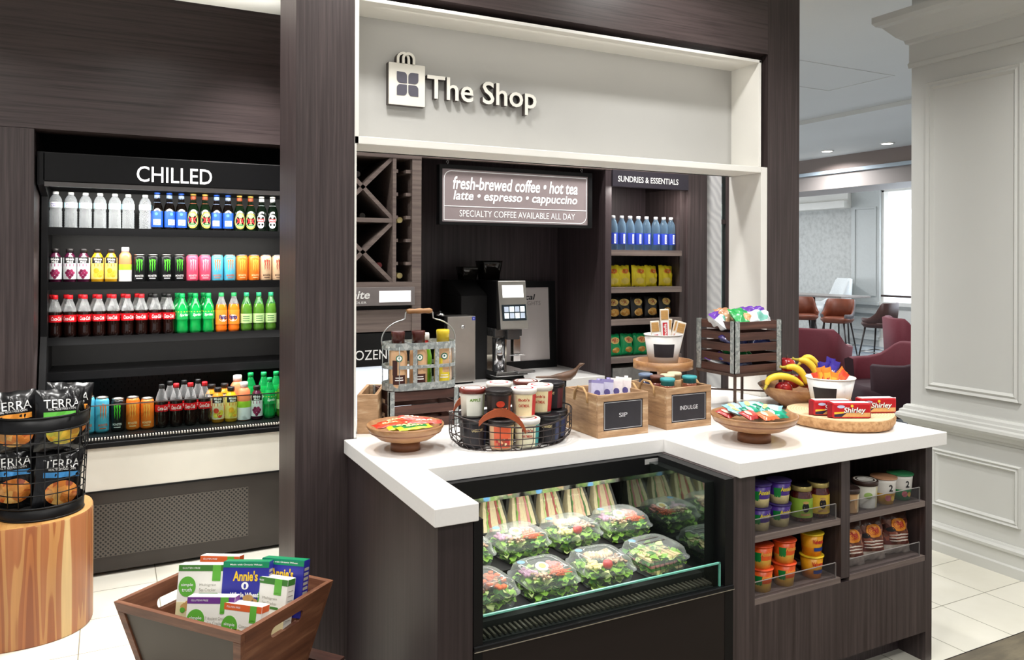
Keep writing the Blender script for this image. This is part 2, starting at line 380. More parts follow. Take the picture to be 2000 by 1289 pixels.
# wallpapered pier and glazed partition to the right of the shelves
CHEV = spots('embossed_grey_wallpaper', ['#b4b3b4', '#cfcecf', '#dedddd', '#bfbebf'], 40, 0.6, False)
def chevron():
    m, nt, b, out = nodes('chevron_wallpaper'); tc = nt.nodes.new('ShaderNodeTexCoord'); w = nt.nodes.new('ShaderNodeTexWave'); w.wave_type = 'BANDS'; w.bands_direction = 'DIAGONAL'
    w.inputs['Scale'].default_value = 9; w.inputs['Distortion'].default_value = 5; w.inputs['Detail'].default_value = 1
    r = nt.nodes.new('ShaderNodeValToRGB'); r.color_ramp.elements[0].color = lin('#cfced0'); r.color_ramp.elements[1].color = lin('#e6e5e5')
    nt.links.new(tc.outputs['Object'], w.inputs['Vector']); nt.links.new(w.outputs['Fac'], r.inputs['Fac']); nt.links.new(r.outputs['Color'], b.inputs['Base Color']); return m
slab('wall_pier_near', chevron(), (3.425, 3.612, 4.0, 5.38, 0, 3.2))
mb = MB(); mb.box(3.672, 3.712, 4.0, 4.06, 0, 3.2); mb.box(3.612, 3.672, 4.02, 4.05, 1.85, 1.88); mb.box(3.612, 3.672, 4.0, 4.06, 0, 0.95)
wf = struct(mb.build('window_4', DW)); mb = MB(); mb.box(3.612, 3.672, 4.03, 4.036, 0.95, 3.2); mb.build('pane', GLASS, wf)
# small recessed lights in the dining room ceiling
for x, y in ((8.95, 7.78), (9.05, 6.9)):
    o = MB(); o.lathe([(0.09, 3.155), (0.09, 3.148), (0.07, 3.146)], 0, 20, (x, y, 0)); r = o.build('ceiling_light', WHITE)
    tag(r, 'small bright recessed ceiling light over the dining room, %s of two' % ('left' if x < 9 else 'right'), 'ceiling light', 'recessed dining room lights')
    g = MB(); g.lathe([(0.068, 3.147), (0.068, 3.144)], 0, 20, (x, y, 0)); g.build('lens', LED, r)
for i, (x, y, w) in enumerate(DOWN):   # the downlight fittings themselves (out of the photo's frame)
    o = MB(); o.lathe([(0.11, 3.2), (0.11, 3.19), (0.085, 3.185), (0.085, 3.2)], 0, 24, (x, y, 0), False, False); struct(o.build('trim_%d' % (20 + i), WHITE))

# ------------------------------------------------------------------ the shopfront portal and its sign
pt = thing('shopfront_portal', 'tall dark wood portal framing the shop, with a white lit sign recess across its top', 'portal', (0, 0, 0))
m = MB(); m.box(0.617, 0.839, 2.966, 3.27, 0, 3.2); m.build('column', DW, pt)
m = MB(); m.box(2.984, 3.206, 2.966, 3.27, 0, 3.2); m.build('column', DW, pt)
m = MB(); m.box(0.839, 2.984, 2.966, 3.27, 2.655, 3.2); m.build('header', DWX, pt)
m = MB(); m.box(0.839, 0.847, 2.962, 3.2, 0.916, 2.05); m.build('jamb_lining', WHITE, pt, 0.002)
m = MB(); m.box(2.941, 2.984, 2.968, 3.20, 0.0, 2.08); m.build('jamb_lining', WHITE, pt, 0.002)
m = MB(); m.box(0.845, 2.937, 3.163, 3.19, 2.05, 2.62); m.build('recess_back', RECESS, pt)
m = MB()
m.box(0.839, 2.937, 2.964, 3.19, 2.05, 2.08); m.box(0.839, 2.937, 2.964, 3.19, 2.605, 2.62)
m.box(0.839, 0.856, 2.964, 3.19, 2.05, 2.62); m.box(2.922, 2.937, 2.964, 3.19, 2.08, 2.62); m.build('recess_frame', WHITE, pt, 0.002)
area('sign_wash', (1.9, 3.0, 2.60), 1.9, 1.2, (1, 0.95, 0.85), (math.radians(25), 0, 0), 0.03)
SIGNC = P('sign_cream', '#e9e6dd', 0.5, var=0.01); SIGND = P('sign_dark_edge', '#4b4442', 0.5, var=0.05); SIGNP = P('sign_purple_grey', '#55535f', 0.5, var=0.03)
sg = thing('shop_sign', 'raised cream lettering on the white recess beside a shopping bag logo with four rounded panes', 'sign', (0, 0, 0))
m = MB(); m.prism(rrect(1.029, 1.191, 2.249, 2.426, 0.002, 1), (0, 3.163, 0), X, Z, 0.024, 0); m.prism(rrect(1.031, 1.1905, 2.251, 2.425, 0.002, 1), (0, 3.139, 0), X, Z, 0.005, 1)
for a in range(2):
    o = [1.082 + 0.022 * a]
    for rr, mm, yy, dd in ((0.030, 0, 3.163, 0.026), (0.0285, 1, 3.137, 0.005)):
        arc = circ(rr, 12, 0, pi, o[0] + 0.012, 2.445); inn = circ(rr - 0.0105, 12, 0, pi, o[0] + 0.012, 2.445)
        arc = [(o[0] + 0.012 + rr, 2.425)] + arc + [(o[0] + 0.012 - rr, 2.425)]; inn = [(o[0] + 0.012 + rr - 0.0105, 2.425)] + inn + [(o[0] + 0.012 - rr + 0.0105, 2.425)]
        m.prism(arc + inn[::-1], (0, yy - 0.004 * a, 0), X, Z, dd, mm)
m.build('bag_emblem', [SIGND, SIGNC], sg)
m = MB()
for i in (0, 1):
    for j in (0, 1):
        x0 = 1.0655 + 0.0505 * i; z0 = 2.291 + 0.052 * j; R = 0.016; s_ = 0.002
        rs = [R, s_, R, s_] if (i + j) % 2 else [s_, R, s_, R]
        m.prism(rrect(x0, x0 + 0.0445, z0, z0 + 0.0465, rs, 4), (0, 3.134, 0), X, Z, 0.0015, 0)
m.build('emblem_panes', SIGNP, sg)
m = MB(); m.text('The Shop', (1.4655, 3.148, 2.3255), 0.53, 0.131, 1, X, Z, bold=0.012, ext=0.030, mside=0); m.build('lettering', [SIGND, SIGNC], sg)
# ------------------------------------------------------------------ chilled drinks display
def dots():
    m, nt, b, out = nodes('perforated_dark_metal'); tc = nt.nodes.new('ShaderNodeTexCoord'); mp = nt.nodes.new('ShaderNodeMapping')
    br = nt.nodes.new('ShaderNodeTexVoronoi'); br.inputs['Scale'].default_value = 1; br.inputs['Randomness'].default_value = 0
    mp.inputs['Scale'].default_value = (62, 0, 62); mp.inputs['Rotation'].default_value = (0, math.radians(45), 0)
    r = nt.nodes.new('ShaderNodeValToRGB'); r.color_ramp.elements[0].color = lin('#0a090b'); r.color_ramp.elements[1].color = lin('#56504a')
    r.color_ramp.elements[0].position = 0.30; r.color_ramp.elements[1].position = 0.34
    nt.links.new(tc.outputs['Object'], mp.inputs['Vector']); nt.links.new(mp.outputs[0], br.inputs['Vector']); nt.links.new(br.outputs['Distance'], r.inputs['Fac'])
    nt.links.new(r.outputs['Color'], b.inputs['Base Color']); b.inputs['Roughness'].default_value = 0.4; return m
DMET = P('dark_bronze_metal', '#3a3532', 0.38, 0.3, var=0.08, vscale=5)
ch = thing('drinks_chiller', 'large black open drinks chiller headed CHILLED, with cream front band and dark perforated base', 'chiller', (0, 0, 0))
CX0, CX1 = -0.295, 1.005
m = MB(); m.prism([(4.53, 0.06), (5.3, 0.06), (5.3, 2.133), (4.5, 2.133), (4.5, 1.97), (4.78, 1.93), (4.72, 1.2), (4.56, 0.86), (4.47, 0.70), (4.47, 0.06)], (CX0 - 0.02, 0, 0), Y, Z, 0.03); m.build('side_panel', BLACK, ch)
m = MB(); m.box(CX1, CX1 + 0.01, 4.53, 5.3, 0.06, 2.133); m.build('side_panel', BLACK, ch)
m = MB(); m.box(CX0, CX1, 5.12, 5.3, 0.06, 2.133)
for k in range(34):
    x = CX0 + 0.25 + 0.018 * k
    for z in (0.84, 0.88, 0.92): m.box(x, x + 0.006, 5.115, 5.12, z + (k % 2) * 0.02, z + (k % 2) * 0.02 + 0.015, 1)
m.build('back_panel', [DGREY, BLACK], ch)
m = MB(); m.box(CX0, CX1, 4.50, 5.3, 1.985, 2.133); m.build('canopy', BLACK, ch, 0.006)
m = MB(); m.box(CX0 + 0.01, CX1, 4.495, 4.52, 1.962, 1.985); m.build('canopy_trim', P('dull_aluminium', '#6a6766', 0.35, 0.7, var=0.05), ch)
m = MB(); m.box(CX0 + 0.03, CX1 - 0.01, 4.54, 4.57, 1.980, 1.986); m.build('light_strip', LED, ch)
m = MB(); m.text('CHILLED', (0.309, 4.4995, 2.045), 0.366, 0.082, 0, bold=0.006, off=0.001, ext=0.0); m.build('lettering', P('lit_white_letters', '#ffffff', 0.4, emit=0.55, var=0), ch)
SHELF = [(1.765, 4.80), (1.475, 4.80), (1.180, 4.80), (1.000, 4.76)]
for z, y in SHELF:
    m = MB(); m.box(CX0, CX1, y, 5.12, z - 0.02, z); m.box(CX0, CX1, y - 0.012, y, z - 0.036, z + 0.006)
    s_ = m.build('shelf', BLACK, ch)
    g = MB(); g.box(CX0 + 0.02, CX1 - 0.02, y + 0.01, y + 0.025, z - 0.028, z - 0.021)
    if z > 1.1: g.build('shelf_light', LED, s_)
m = MB(); m.box(CX0, CX1, 4.5, 5.12, 0.60, 0.700)
m.box(CX0, CX1, 4.47, 4.5, 0.675, 0.688)
for k in range(92): m.box(CX0 + 0.012 + k * 0.0139, CX0 + 0.018 + k * 0.0139, 4.474, 4.498, 0.688, 0.697, 1)
m.build('deck', [BLACK, P('pale_grille', '#cfc9bd', 0.5, var=0.05)], ch)
m = MB(); m.box(CX0 + 0.02, CX1, 4.548, 4.553, 0.70, 0.852); g = m.build('front_glass', GLASS, ch)
m = MB(); m.box(CX0 + 0.02, CX1, 4.547, 4.554, 0.848, 0.854); m.build('glass_edge', CHROME, g)
m = MB(); m.box(CX0, CX1, 4.462, 4.5, 0.65, 0.676); m.build('bumper', BLACK, ch, 0.004)
m = MB(); m.box(CX0, CX1, 4.474, 4.5, 0.432, 0.65); m.build('front_band', CREAM, ch, 0.002)
m = MB(); m.box(CX0, CX1, 4.47, 4.5, 0.424, 0.433); m.build('trim_line', BLACK, ch)
m = MB(); m.box(CX0, CX1, 4.476, 4.54, 0.02, 0.424); lp = m.build('base_panel', DMET, ch)
m = MB(); m.box(-0.20, 0.68, 4.4735, 4.476, 0.095, 0.362); m.build('perforated_grille', dots(), lp)
for z, w in ((1.93, 7), (1.70, 3), (1.42, 3)):
    area('chiller_led', (0.38, 4.64 if z > 1.9 else 4.74, z), 1.25, w, (1, 0.98, 0.93), (math.radians(38 if z > 1.9 else 25), 0, 0), 0.04)
area('chiller_deck_led', (0.38, 4.60, 1.16), 1.25, 4, (1, 0.98, 0.93), (math.radians(10), 0, 0), 0.04)

# ------------------------------------------------------------------ coffee alcove and cabinets at the back
wr = thing('wine_cabinet', 'tall grey-brown wine rack cabinet with crossed bottle bins and a lit white sign bar', 'cabinet', (0, 0, 0))
m = MB(); m.box(1.10, 1.471, 4.35, 4.37, 1.46, 2.187); m.box(1.10, 1.115, 3.93, 4.35, 1.46, 2.187); m.build('back_panel', BLACKM, wr)
m = MB(); m.box(1.420, 1.471, 3.92, 4.35, 0.915, 2.187); m.build('stile', LWX, wr)
m = MB(); m.box(1.313, 1.332, 3.92, 4.35, 1.488, 2.135); m.build('divider', LWX, wr)
m = MB(); m.box(1.10, 1.471, 3.918, 4.35, 2.135, 2.30); m.build('top_rail', LWX, wr)
m = MB(); m.box(1.10, 1.420, 3.92, 4.35, 1.462, 1.488); m.build('bottom_rail', LWX, wr)
m = MB(); m.box(1.10, 1.313, 3.922, 4.33, 1.797, 1.819); m.build('bin_shelf', LWX, wr)
for zc, zh in ((1.977, 0.158), (1.643, 0.154)):
    for sgn in (1, -1):
        m = MB(); m.bar((1.085, 4.125, zc - sgn * zh * 0.443), (1.313, 4.125, zc + sgn * zh), 0.02, 0.40, 0, up=Y)
        m.M = None; o = m.build('cross_slat', LWX, wr)
for k in range(5):
    z = 2.06 - 0.121 * k; m = MB(); m.box(1.332, 1.345, 3.93, 4.3, z, z + 0.017); m.box(1.388, 1.42, 3.93, 4.3, z, z + 0.017); m.build('bottle_rest', LWX, wr)
m = MB(); m.box(1.06, 1.428, 3.90, 3.95, 1.367, 1.462); sb = m.build('sign_bar', P('grey_sign_bar', '#77706f', 0.4, var=0.04), wr, 0.002)
m = MB(); m.box(1.235, 1.405, 3.897, 3.9, 1.385, 1.443); m.build('lit_panel', P('lit_sign_panel', '#ffffff', 0.4, emit=0.8, var=0), sb)
m = MB(); m.text('white', (1.112, 3.899, 1.425), 0.15, 0.042, 0, bold=0.02, shear=0.2, off=0.0006); m.text('COOLER', (1.118, 3.899, 1.385), 0.10, 0.012, 0, off=0.0006); m.build('lettering', INKW, sb)
m = MB(); m.box(1.10, 1.425, 3.925, 4.3, 1.23, 1.345); m.build('drawer_front', LWX, wr, 0.002)
m = MB(); m.box(1.10, 1.42, 3.95, 4.3, 1.345, 1.367); m.build('shadow_gap', BLACKM, wr)
GRP = 'wine bottles in the rack'
def wine(x, z, col, lab, y=3.99):
    t = thing('wine_bottle', lab, 'bottle', (x, y, z), 0, GRP)
    m = MB(); m.lathe([(0.013, 0), (0.014, 0.08), (0.036, 0.14), (0.037, 0.29), (0.03, 0.30)], 0, 14)
    for i, p in enumerate(m.v): m.v[i] = Vector((p.x, p.z, p.y))
    m.build('bottle_body', P('dark_green_glass', '#0d120d', 0.1, var=0), t)
    m = MB(); m.lathe([(0.0155, -0.012), (0.0155, 0.05)], 0, 14)
    for i, p in enumerate(m.v): m.v[i] = Vector((p.x, p.z, p.y))
    m.build('foil_cap', P('foil_' + col[1:], col, 0.35, var=0.05), t)
wine(1.372, 1.815, '#e6d795', 'wine bottle with pale gold foil in the narrow rack slot, upper of two')
wine(1.372, 1.520, '#e6d795', 'wine bottle with pale gold foil in the narrow rack slot, lower of two')
wine(1.262, 1.575, '#8e2a2c', 'wine bottle with red foil lying in the lower crossed bin', 4.0)
wine(1.150, 2.05, '#6d6a6a', 'wine bottle with grey foil lying in the upper crossed bin', 4.02)
wine(1.180, 1.834, '#4a4135', 'wine bottle with dark foil lying on the rack middle shelf', 4.03)

fz = thing('display_freezer', 'black freezer marked FROZEN with a bright glass door below', 'freezer', (0, 0, 0))
m = MB(); m.box(1.11, 1.415, 3.96, 4.34, 0.1, 1.22); m.build('cabinet', BLACKM, fz)
m = MB(); m.box(1.08, 1.42, 3.92, 3.96, 1.055, 1.225); m.text('FROZEN', (1.165, 3.9195, 1.115), 0.235, 0.05, 1, bold=0.0, off=0.0008); m.build('header', [BLACK, INKW], fz)
m = MB(); m.box(1.10, 1.42, 3.925, 3.955, 0.62, 1.055); m.build('lit_door', P('frosted_lit_door', '#dfe8f4', 0.3, emit=0.6, var=0.05), fz)

al = thing('coffee_alcove', 'dark wood coffee alcove with tall side panels under a grey-brown top rail', 'alcove', (0, 0, 0))
m = MB(); m.box(1.471, 2.64, 4.48, 4.52, 0.2, 2.3); m.build('back_panel', DWP, al)
m = MB(); m.box(2.637, 2.681, 3.92, 4.52, 0.0, 2.3); m.build('side_panel', DWP, al)
m = MB(); m.box(1.471, 2.681, 3.918, 3.96, 2.148, 2.30); m.build('top_rail', LWX, al)
m = MB(); m.box(1.471, 2.637, 3.96, 4.5, 2.28, 2.30); m.build('ceiling_panel', DWP, al)
m = MB(); m.box(1.45, 2.64, 3.97, 4.48, 0.0, 0.86); m.build('base_cabinet', DWP, al)
m = MB(); m.box(1.44, 2.64, 3.92, 4.48, 0.863, 0.915); tag(m.build('back_worktop', QUARTZ, None, 0.002), 'white stone worktop along the back under the coffee machine', 'worktop')

sc = thing('sundries_cabinet', 'tall dark wood shelf unit headed SUNDRIES & ESSENTIALS', 'cabinet', (0, 0, 0))
m = MB(); m.box(2.681, 3.215, 4.3, 4.33, 0.0, 2.2); m.build('back_panel', DWP, sc)
m = MB(); m.box(3.215, 3.262, 3.94, 4.33, 0.0, 2.06); m.build('stile', DW, sc)
m = MB(); m.box(3.262, 3.42, 3.92, 4.5, 0.0, 2.30); m.build('side_panel', DW, sc)
m = MB(); m.box(2.681, 3.262, 3.918, 4.33, 2.15, 2.30); m.build('top_rail', LWX, sc)
m = MB(); m.box(2.681, 3.255, 3.905, 3.95, 2.05, 2.148); m.text('SUNDRIES & ESSENTIALS', (2.945, 3.9045, 2.096), 0.456, 0.036, 1, bold=0.015, off=0.0008); m.build('header_sign', [P('purple_black_sign', '#35313a', 0.45, var=0.04), INKW], sc)
for z in (1.668, 1.442, 1.246, 1.018, 0.80):
    m = MB(); m.box(2.681, 3.215, 3.92, 4.3, z - 0.034, z); m.build('shelf', LWX, sc)
m = MB(); m.box(2.72, 3.0, 3.96, 4.25, 0.80, 0.95)
tag(m.build('storage_tin', P('pale_tin', '#9a9896', 0.4, var=0.15)), 'grey tin half hidden on the lowest shelf of the sundries unit', 'tin')
area('shelf_fill', (2.95, 3.86, 2.04), 0.5, 4, (1, 0.95, 0.9), (math.radians(12), 0, 0), 0.05)  # fill lamp added to brighten the chip bags, the unit has no light

# hanging sign
hs = thing('hanging_sign', 'hanging black framed coffee sign with white italic lettering on mauve-grey', 'sign', (0, 0, 0))
m = MB(); m.ring(rrect(1.584, 2.560, 1.796, 2.122, 0.002, 1), rrect(1.600, 2.535, 1.812, 2.100, 0.002, 1), (0, 3.985, 0), X, Z, 0.04); m.box(1.584, 2.560, 3.985, 3.99, 1.796, 2.122); m.build('frame', BLACK, hs)
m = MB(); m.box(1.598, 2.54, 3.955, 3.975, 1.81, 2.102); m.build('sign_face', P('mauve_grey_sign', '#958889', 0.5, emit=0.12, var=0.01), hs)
m = MB(); rr = [0.004, 0.045, 0.004, 0.045]
m.ring(rrect(1.612, 2.527, 1.820, 2.092, rr, 5), rrect(1.616, 2.523, 1.824, 2.088, [0.002, 0.041, 0.002, 0.041], 5), (0, 3.955, 0), X, Z, 0.001)
m.box(1.614, 2.525, 3.9535, 3.955, 1.896, 1.9)
m.text('fresh-brewed coffee \u2022 hot tea', (2.066, 3.955, 2.026), 0.80, 0.072, 0, bold=0.022, shear=0.18, off=0.0012)
m.text('latte \u2022 espresso \u2022 cappuccino', (2.066, 3.955, 1.951), 0.79, 0.066, 0, bold=0.022, shear=0.18, off=0.0012)
m.text('SPECIALTY COFFEE AVAILABLE ALL DAY', (2.075, 3.955, 1.860), 0.74, 0.036, 0, off=0.0012)
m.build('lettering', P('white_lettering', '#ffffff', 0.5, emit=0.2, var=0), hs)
for x in (1.64, 2.50):
    m = MB()
    for k in range(3):
        m.tube([(x + (0.006 * math.cos(t) if k % 2 else 0), 3.97 + (0 if k % 2 else 0.006 * math.cos(t)), 2.130 + 0.010 * k + 0.008 * math.sin(t)) for t in [2 * pi * j / 8 for j in range(8)]], 0.0018, 0, 5, True)
    m.build('chain', CHROME, hs)

# coffee machine, milk cooler, poster
cm = thing('coffee_machine', 'black and steel automatic coffee machine with touch screen and bean hoppers', 'coffee machine', (0, 0, 0))
m = MB(); m.box(1.955, 2.13, 4.0, 4.40, 1.215, 1.487); m.build('brew_head', BLACK, cm, 0.006)
m = MB(); m.prism([(4.0, 1.487), (3.985, 1.487), (3.945, 1.215), (4.0, 1.205)], (1.955, 0, 0), Y, Z, 0.178); m.build('front_panel', STEEL, cm, 0.004)
def onface(z, d=0.0): return 3.985 - (1.487 - z) * 0.147 - d
m = MB(); m.add([(1.978, onface(1.392, .002), 1.392), (2.112, onface(1.392, .002), 1.392), (2.112, onface(1.462, .002), 1.462), (1.978, onface(1.462, .002), 1.462)], [(0, 1, 2, 3)])
m.build('notice', P('lit_notice', '#ffffff', 0.5, emit=0.5, var=0), cm)
m = MB(); m.add([(1.970, onface(1.262, .003), 1.262), (2.122, onface(1.262, .003), 1.262), (2.122, onface(1.352, .003), 1.352), (1.970, onface(1.352, .003), 1.352)], [(0, 1, 2, 3)])
for r in range(2):
    for c in range(4):
        x0 = 1.982 + 0.034 * c; z0 = 1.275 + 0.036 * r
        m.add([(x0, onface(z0, .004), z0), (x0 + 0.028, onface(z0, .004), z0), (x0 + 0.028, onface(z0 + .03, .004), z0 + .03), (x0, onface(z0 + .03, .004), z0 + .03)], [(0, 1, 2, 3)], 1 + (r + c) % 2)
m.build('touch_screen', [P('dark_screen', '#18242c', 0.15, var=0), P('screen_tile_pale', '#dff0f6', 0.3, emit=0.9, var=0), P('screen_tile_rose', '#a9b4c4', 0.3, emit=0.6, var=0)], cm)
m = MB(); m.box(1.955, 2.13, 4.02, 4.40, 1.165, 1.215); m.box(2.02, 2.10, 3.99, 4.05, 1.15, 1.215); m.build('spout_block', P('polished_grey_plastic', '#5a5a5c', 0.2, 0.5, var=0.05), cm, 0.004)
m = MB(); m.box(1.96, 2.13, 4.22, 4.40, 0.96, 1.165); m.build('brew_back', P('mirror_steel', '#c5c3b8', 0.08, 1.0, var=0.05), cm)
m = MB(); m.lathe([(0.036, 0), (0.038, 0.19)], 0, 20, (1.998, 4.06, 0.97)); m.build('milk_jug', CHROME, cm)
m = MB(); m.box(2.075, 2.12, 4.02, 4.06, 1.02, 1.16); m.tube([(2.04, 4.0, 1.06), (2.14, 4.0, 1.06)], 0.004); m.build('steam_arm', CHROME, cm, 0.003)
m = MB(); m.box(1.94, 2.14, 3.965, 4.4, 0.945, 0.972); m.box(2.06, 2.17, 3.93, 3.99, 0.962, 0.975); m.build('drip_tray', CHROME, cm, 0.004)
m = MB(); m.box(1.95, 2.13, 4.0, 4.4, 0.925, 0.946)
for x in (1.965, 2.115):
    for y in (4.0, 4.38): m.lathe([(0.018, 0.915), (0.018, 0.93)], 0, 12, (x, y, 0))
m.build('foot', BLACKM, cm)
m = MB(); m.box(1.79, 1.955, 4.12, 4.42, 0.915, 1.40); m.prism([(4.12, 1.40), (4.42, 1.40), (4.42, 1.487), (4.30, 1.487)], (1.79, 0, 0), Y, Z, 0.165); m.build('grinder_body', BLACKM, cm, 0.004)
SMOK = clear('smoked_plastic', '#1a1714', 0.55, 0.85, 0.1, '#6b625a')
for x, w, z1 in ((1.88, 0.055, 1.565), (2.02, 0.065, 1.60)):
    m = MB(); m.loft([superloop(w * 0.8, w * 0.8, 1.487, 6, 20, x, 4.24), superloop(w, w, 1.58 if z1 > 1.58 else 1.55, 6, 20, x, 4.24), superloop(w * 1.05, w * 1.05, z1, 6, 20, x, 4.24)], 0, True); m.build('bean_hopper', SMOK, cm)

mk = thing('milk_cooler', 'brushed steel milk cooler box with round lock beside the coffee machine', 'cooler', (0, 0, 0))
m = MB(); m.box(1.655, 1.825, 4.0, 4.40, 0.925, 1.292); m.build('door', STEEL, mk, 0.004)
m = MB(); m.box(1.645, 1.66, 4.02, 4.40, 0.925, 1.292); m.box(1.65, 1.82, 4.02, 4.40, 0.915, 0.926); m.build('case', BLACK, mk)
m = MB(); m.lathe([(0.011, 0), (0.011, 0.006), (0.004, 0.008)], 0, 16)
for i, p in enumerate(m.v): m.v[i] = Vector((1.745 + p.x, 3.9995 - p.z, 1.233 + p.y))
m.build('lock', CHROME, mk)
m = MB(); m.box(1.803, 1.822, 3.998, 4.0, 1.268, 1.288); m.text('+', (1.8125, 3.998, 1.278), 0.008, None, 1, off=0.0006); m.build('badge', [P('blue_badge', '#3d4bb0', 0.5, var=0), INKW], mk)
cd2 = MB(); cd2.lathe([(0.03, 1.292), (0.03, 1.30), (0.008, 1.305), (0.008, 1.318)], 0, 16, (1.66, 4.12, 0)); tag(cd2.build('steel_lid', CHROME), 'small steel lid standing on the steel milk cooler', 'lid')
po = thing('framed_poster', 'black framed pale poster headed local highlights, leaning behind the coffee machine', 'poster', (2.35, 4.40, 0.915), 0, None, (math.radians(-3), 0, 0))
m = MB(); m.ring(rrect(-0.25, 0.235, 0.0, 0.555, 0.002, 1), rrect(-0.20, 0.19, 0.05, 0.515, 0.002, 1), (0, 0.02, 0), X, Z, 0.025); m.box(-0.25, 0.235, 0.02, 0.025, 0, 0.555); m.build('frame', BLACK, po)
m = MB(); m.box(-0.205, 0.195, 0.008, 0.018, 0.045, 0.52); m.text('local', (0.03, 0.008, 0.455), 0.115, 0.036, 1, bold=0.02, shear=0.2, off=0.0008); m.text('HIGHLIGHTS', (0.02, 0.008, 0.415), 0.22, 0.026, 2, off=0.0008); m.build('print', [P('pale_poster_paper', '#d8d0ce', 0.5, var=0.01), INKB, P('grey_print', '#9a9291', 0.5, var=0)], po)
# ------------------------------------------------------------------ front counter
T = 0.915
m = MB(); m.prism([(0.80, 2.02), (0.934, 2.02), (0.934, 2.43), (1.908, 2.43), (1.908, 2.018), (3.012, 2.018), (3.012, 2.955), (2.935, 2.955), (2.935, 3.33), (0.852, 3.33), (0.852, 2.962), (0.80, 2.962)], (0, 0, 0.863), X, Y, 0.052)
tag(m.build('stone_worktop', QUARTZ, None, 0.0025), 'white stone counter top wrapping round the open food case', 'counter top')
DWE = wood('shaded_wood_panel', '#211819', '#3b3031', 'z', 0.5, 80, 0.02)  # same dark laminate, coloured darker to stand for shade on the counter end
ct = thing('counter_cabinet', 'dark wood counter end panel under the left arm of the white top', 'cabinet', (0, 0, 0))
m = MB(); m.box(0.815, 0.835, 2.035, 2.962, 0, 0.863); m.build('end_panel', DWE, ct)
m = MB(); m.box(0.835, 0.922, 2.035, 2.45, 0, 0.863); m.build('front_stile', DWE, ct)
m = MB(); m.box(0.86, 2.93, 2.97, 3.28, 0, 0.862); tag(m.build('service_cabinet', DWP), 'dark wood service cabinet behind the food case, under the back of the white top', 'cabinet')

# open refrigerated food case
fc = thing('refrigerated_food_case', 'black open refrigerated food case with glass front, built under the counter', 'food case', (0, 0, 0))
FX0, FX1, FM = 0.955, 1.82, 1.815
BRN = P('dark_brown_metal', '#1d1617', 0.35, 0.2, var=0.06, vscale=4)
m = MB(); m.box(0.924, 0.953, 2.033, 2.09, 0.10, 0.862); m.build('corner_post', BLACK, fc)
m = MB(); m.box(1.856, 1.893, 2.033, 2.09, 0.10, 0.862); m.build('corner_post', BLACK, fc)
m = MB(); m.box(1.856, 1.893, 2.09, 2.45, 0.842, 0.862); m.build('top_rail', BLACK, fc)
m = MB(); m.box(0.924, 0.953, 2.09, 2.45, 0.842, 0.862); m.build('top_rail', BLACK, fc)
m = MB(); m.box(0.924, 1.893, 2.40, 2.45, 0.800, 0.8625); hd = m.build('fascia', BLACK, fc)
m = MB(); m.box(1.795, 1.86, 2.398, 2.40, 0.835, 0.854); m.build('badge', P('silver_badge', '#c9c7c6', 0.35, 0.4, var=0.05), hd)
m = MB(); m.prism([(2.41, 0.80), (2.47, 0.79), (2.47, 0.775), (2.44, 0.772)], (FX0, 0, 0), Y, Z, FX1 - FX0); m.build('reflector', P('polished_reflector', '#cfcac6', 0.12, 1.0, var=0.02), fc)
m = MB(); m.box(FX0, FX1, 2.474, 2.486, 0.784, 0.792); m.build('light_strip', LED, fc)
MIRR = P('dark_mirror_glass', '#6c7672', 0.04, 0.95, var=0)
m = MB(); m.box(FM, 1.856, 2.09, 2.75, 0.50, 0.842); m.build('mirror_end', [MIRR], fc)
m = MB(); m.box(0.924, FX0 - 0.003, 2.09, 2.75, 0.50, 0.842); m.build('end_wall', BLACKM, fc)
m = MB(); m.prism([(2.66, 0.50), (2.76, 0.50), (2.76, 0.80), (2.73, 0.80)], (FX0, 0, 0), Y, Z, FX1 - FX0); m.build('back_wall', BLACKM, fc)
for y0, y1, z in ((2.10, 2.33, 0.533), (2.32, 2.54, 0.577), (2.53, 2.70, 0.610)):
    m = MB(); m.box(FX0, FM, y0, y1, z - 0.04, z); m.build('deck', BLACKM, fc)
m = MB(); m.box(FX0, FM, 2.045, 2.10, 0.49, 0.505)
for k in range(50): m.bar((FX0 + 0.012 + k * 0.0172, 2.05, 0.513), (FX0 + 0.012 + k * 0.0172, 2.098, 0.513), 0.007, 0.006, 1)
m.build('air_grille', [BLACKM, P('bronze_grille', '#5b534b', 0.4, 0.4, var=0.05)], fc)
m = MB(); m.box(0.957, 1.842, 2.040, 2.046, 0.500, 0.580); gp = m.build('front_glass', GLASS, fc)
m = MB(); m.box(0.957, 1.842, 2.0395, 2.0465, 0.578, 0.583); m.box(1.838, 1.843, 2.0395, 2.0465, 0.5, 0.583); m.build('glass_edge', GEDGE, gp)
m = MB(); m.box(0.924, 1.893, 2.028, 2.05, 0.488, 0.502); m.build('sill_trim', BLACK, fc, 0.003)
m = MB(); m.box(0.924, 1.893, 2.026, 2.030, 0.4865, 0.4895); m.build('chrome_line', CHROME, fc)
m = MB(); m.box(0.924, 1.893, 2.034, 2.06, 0.02, 0.488); m.build('front_panel', BRN, fc)
area('case_led', (1.385, 2.445, 0.762), 0.82, 1.6, (1, 0.97, 0.9), (math.radians(-12), 0, 0), 0.03)

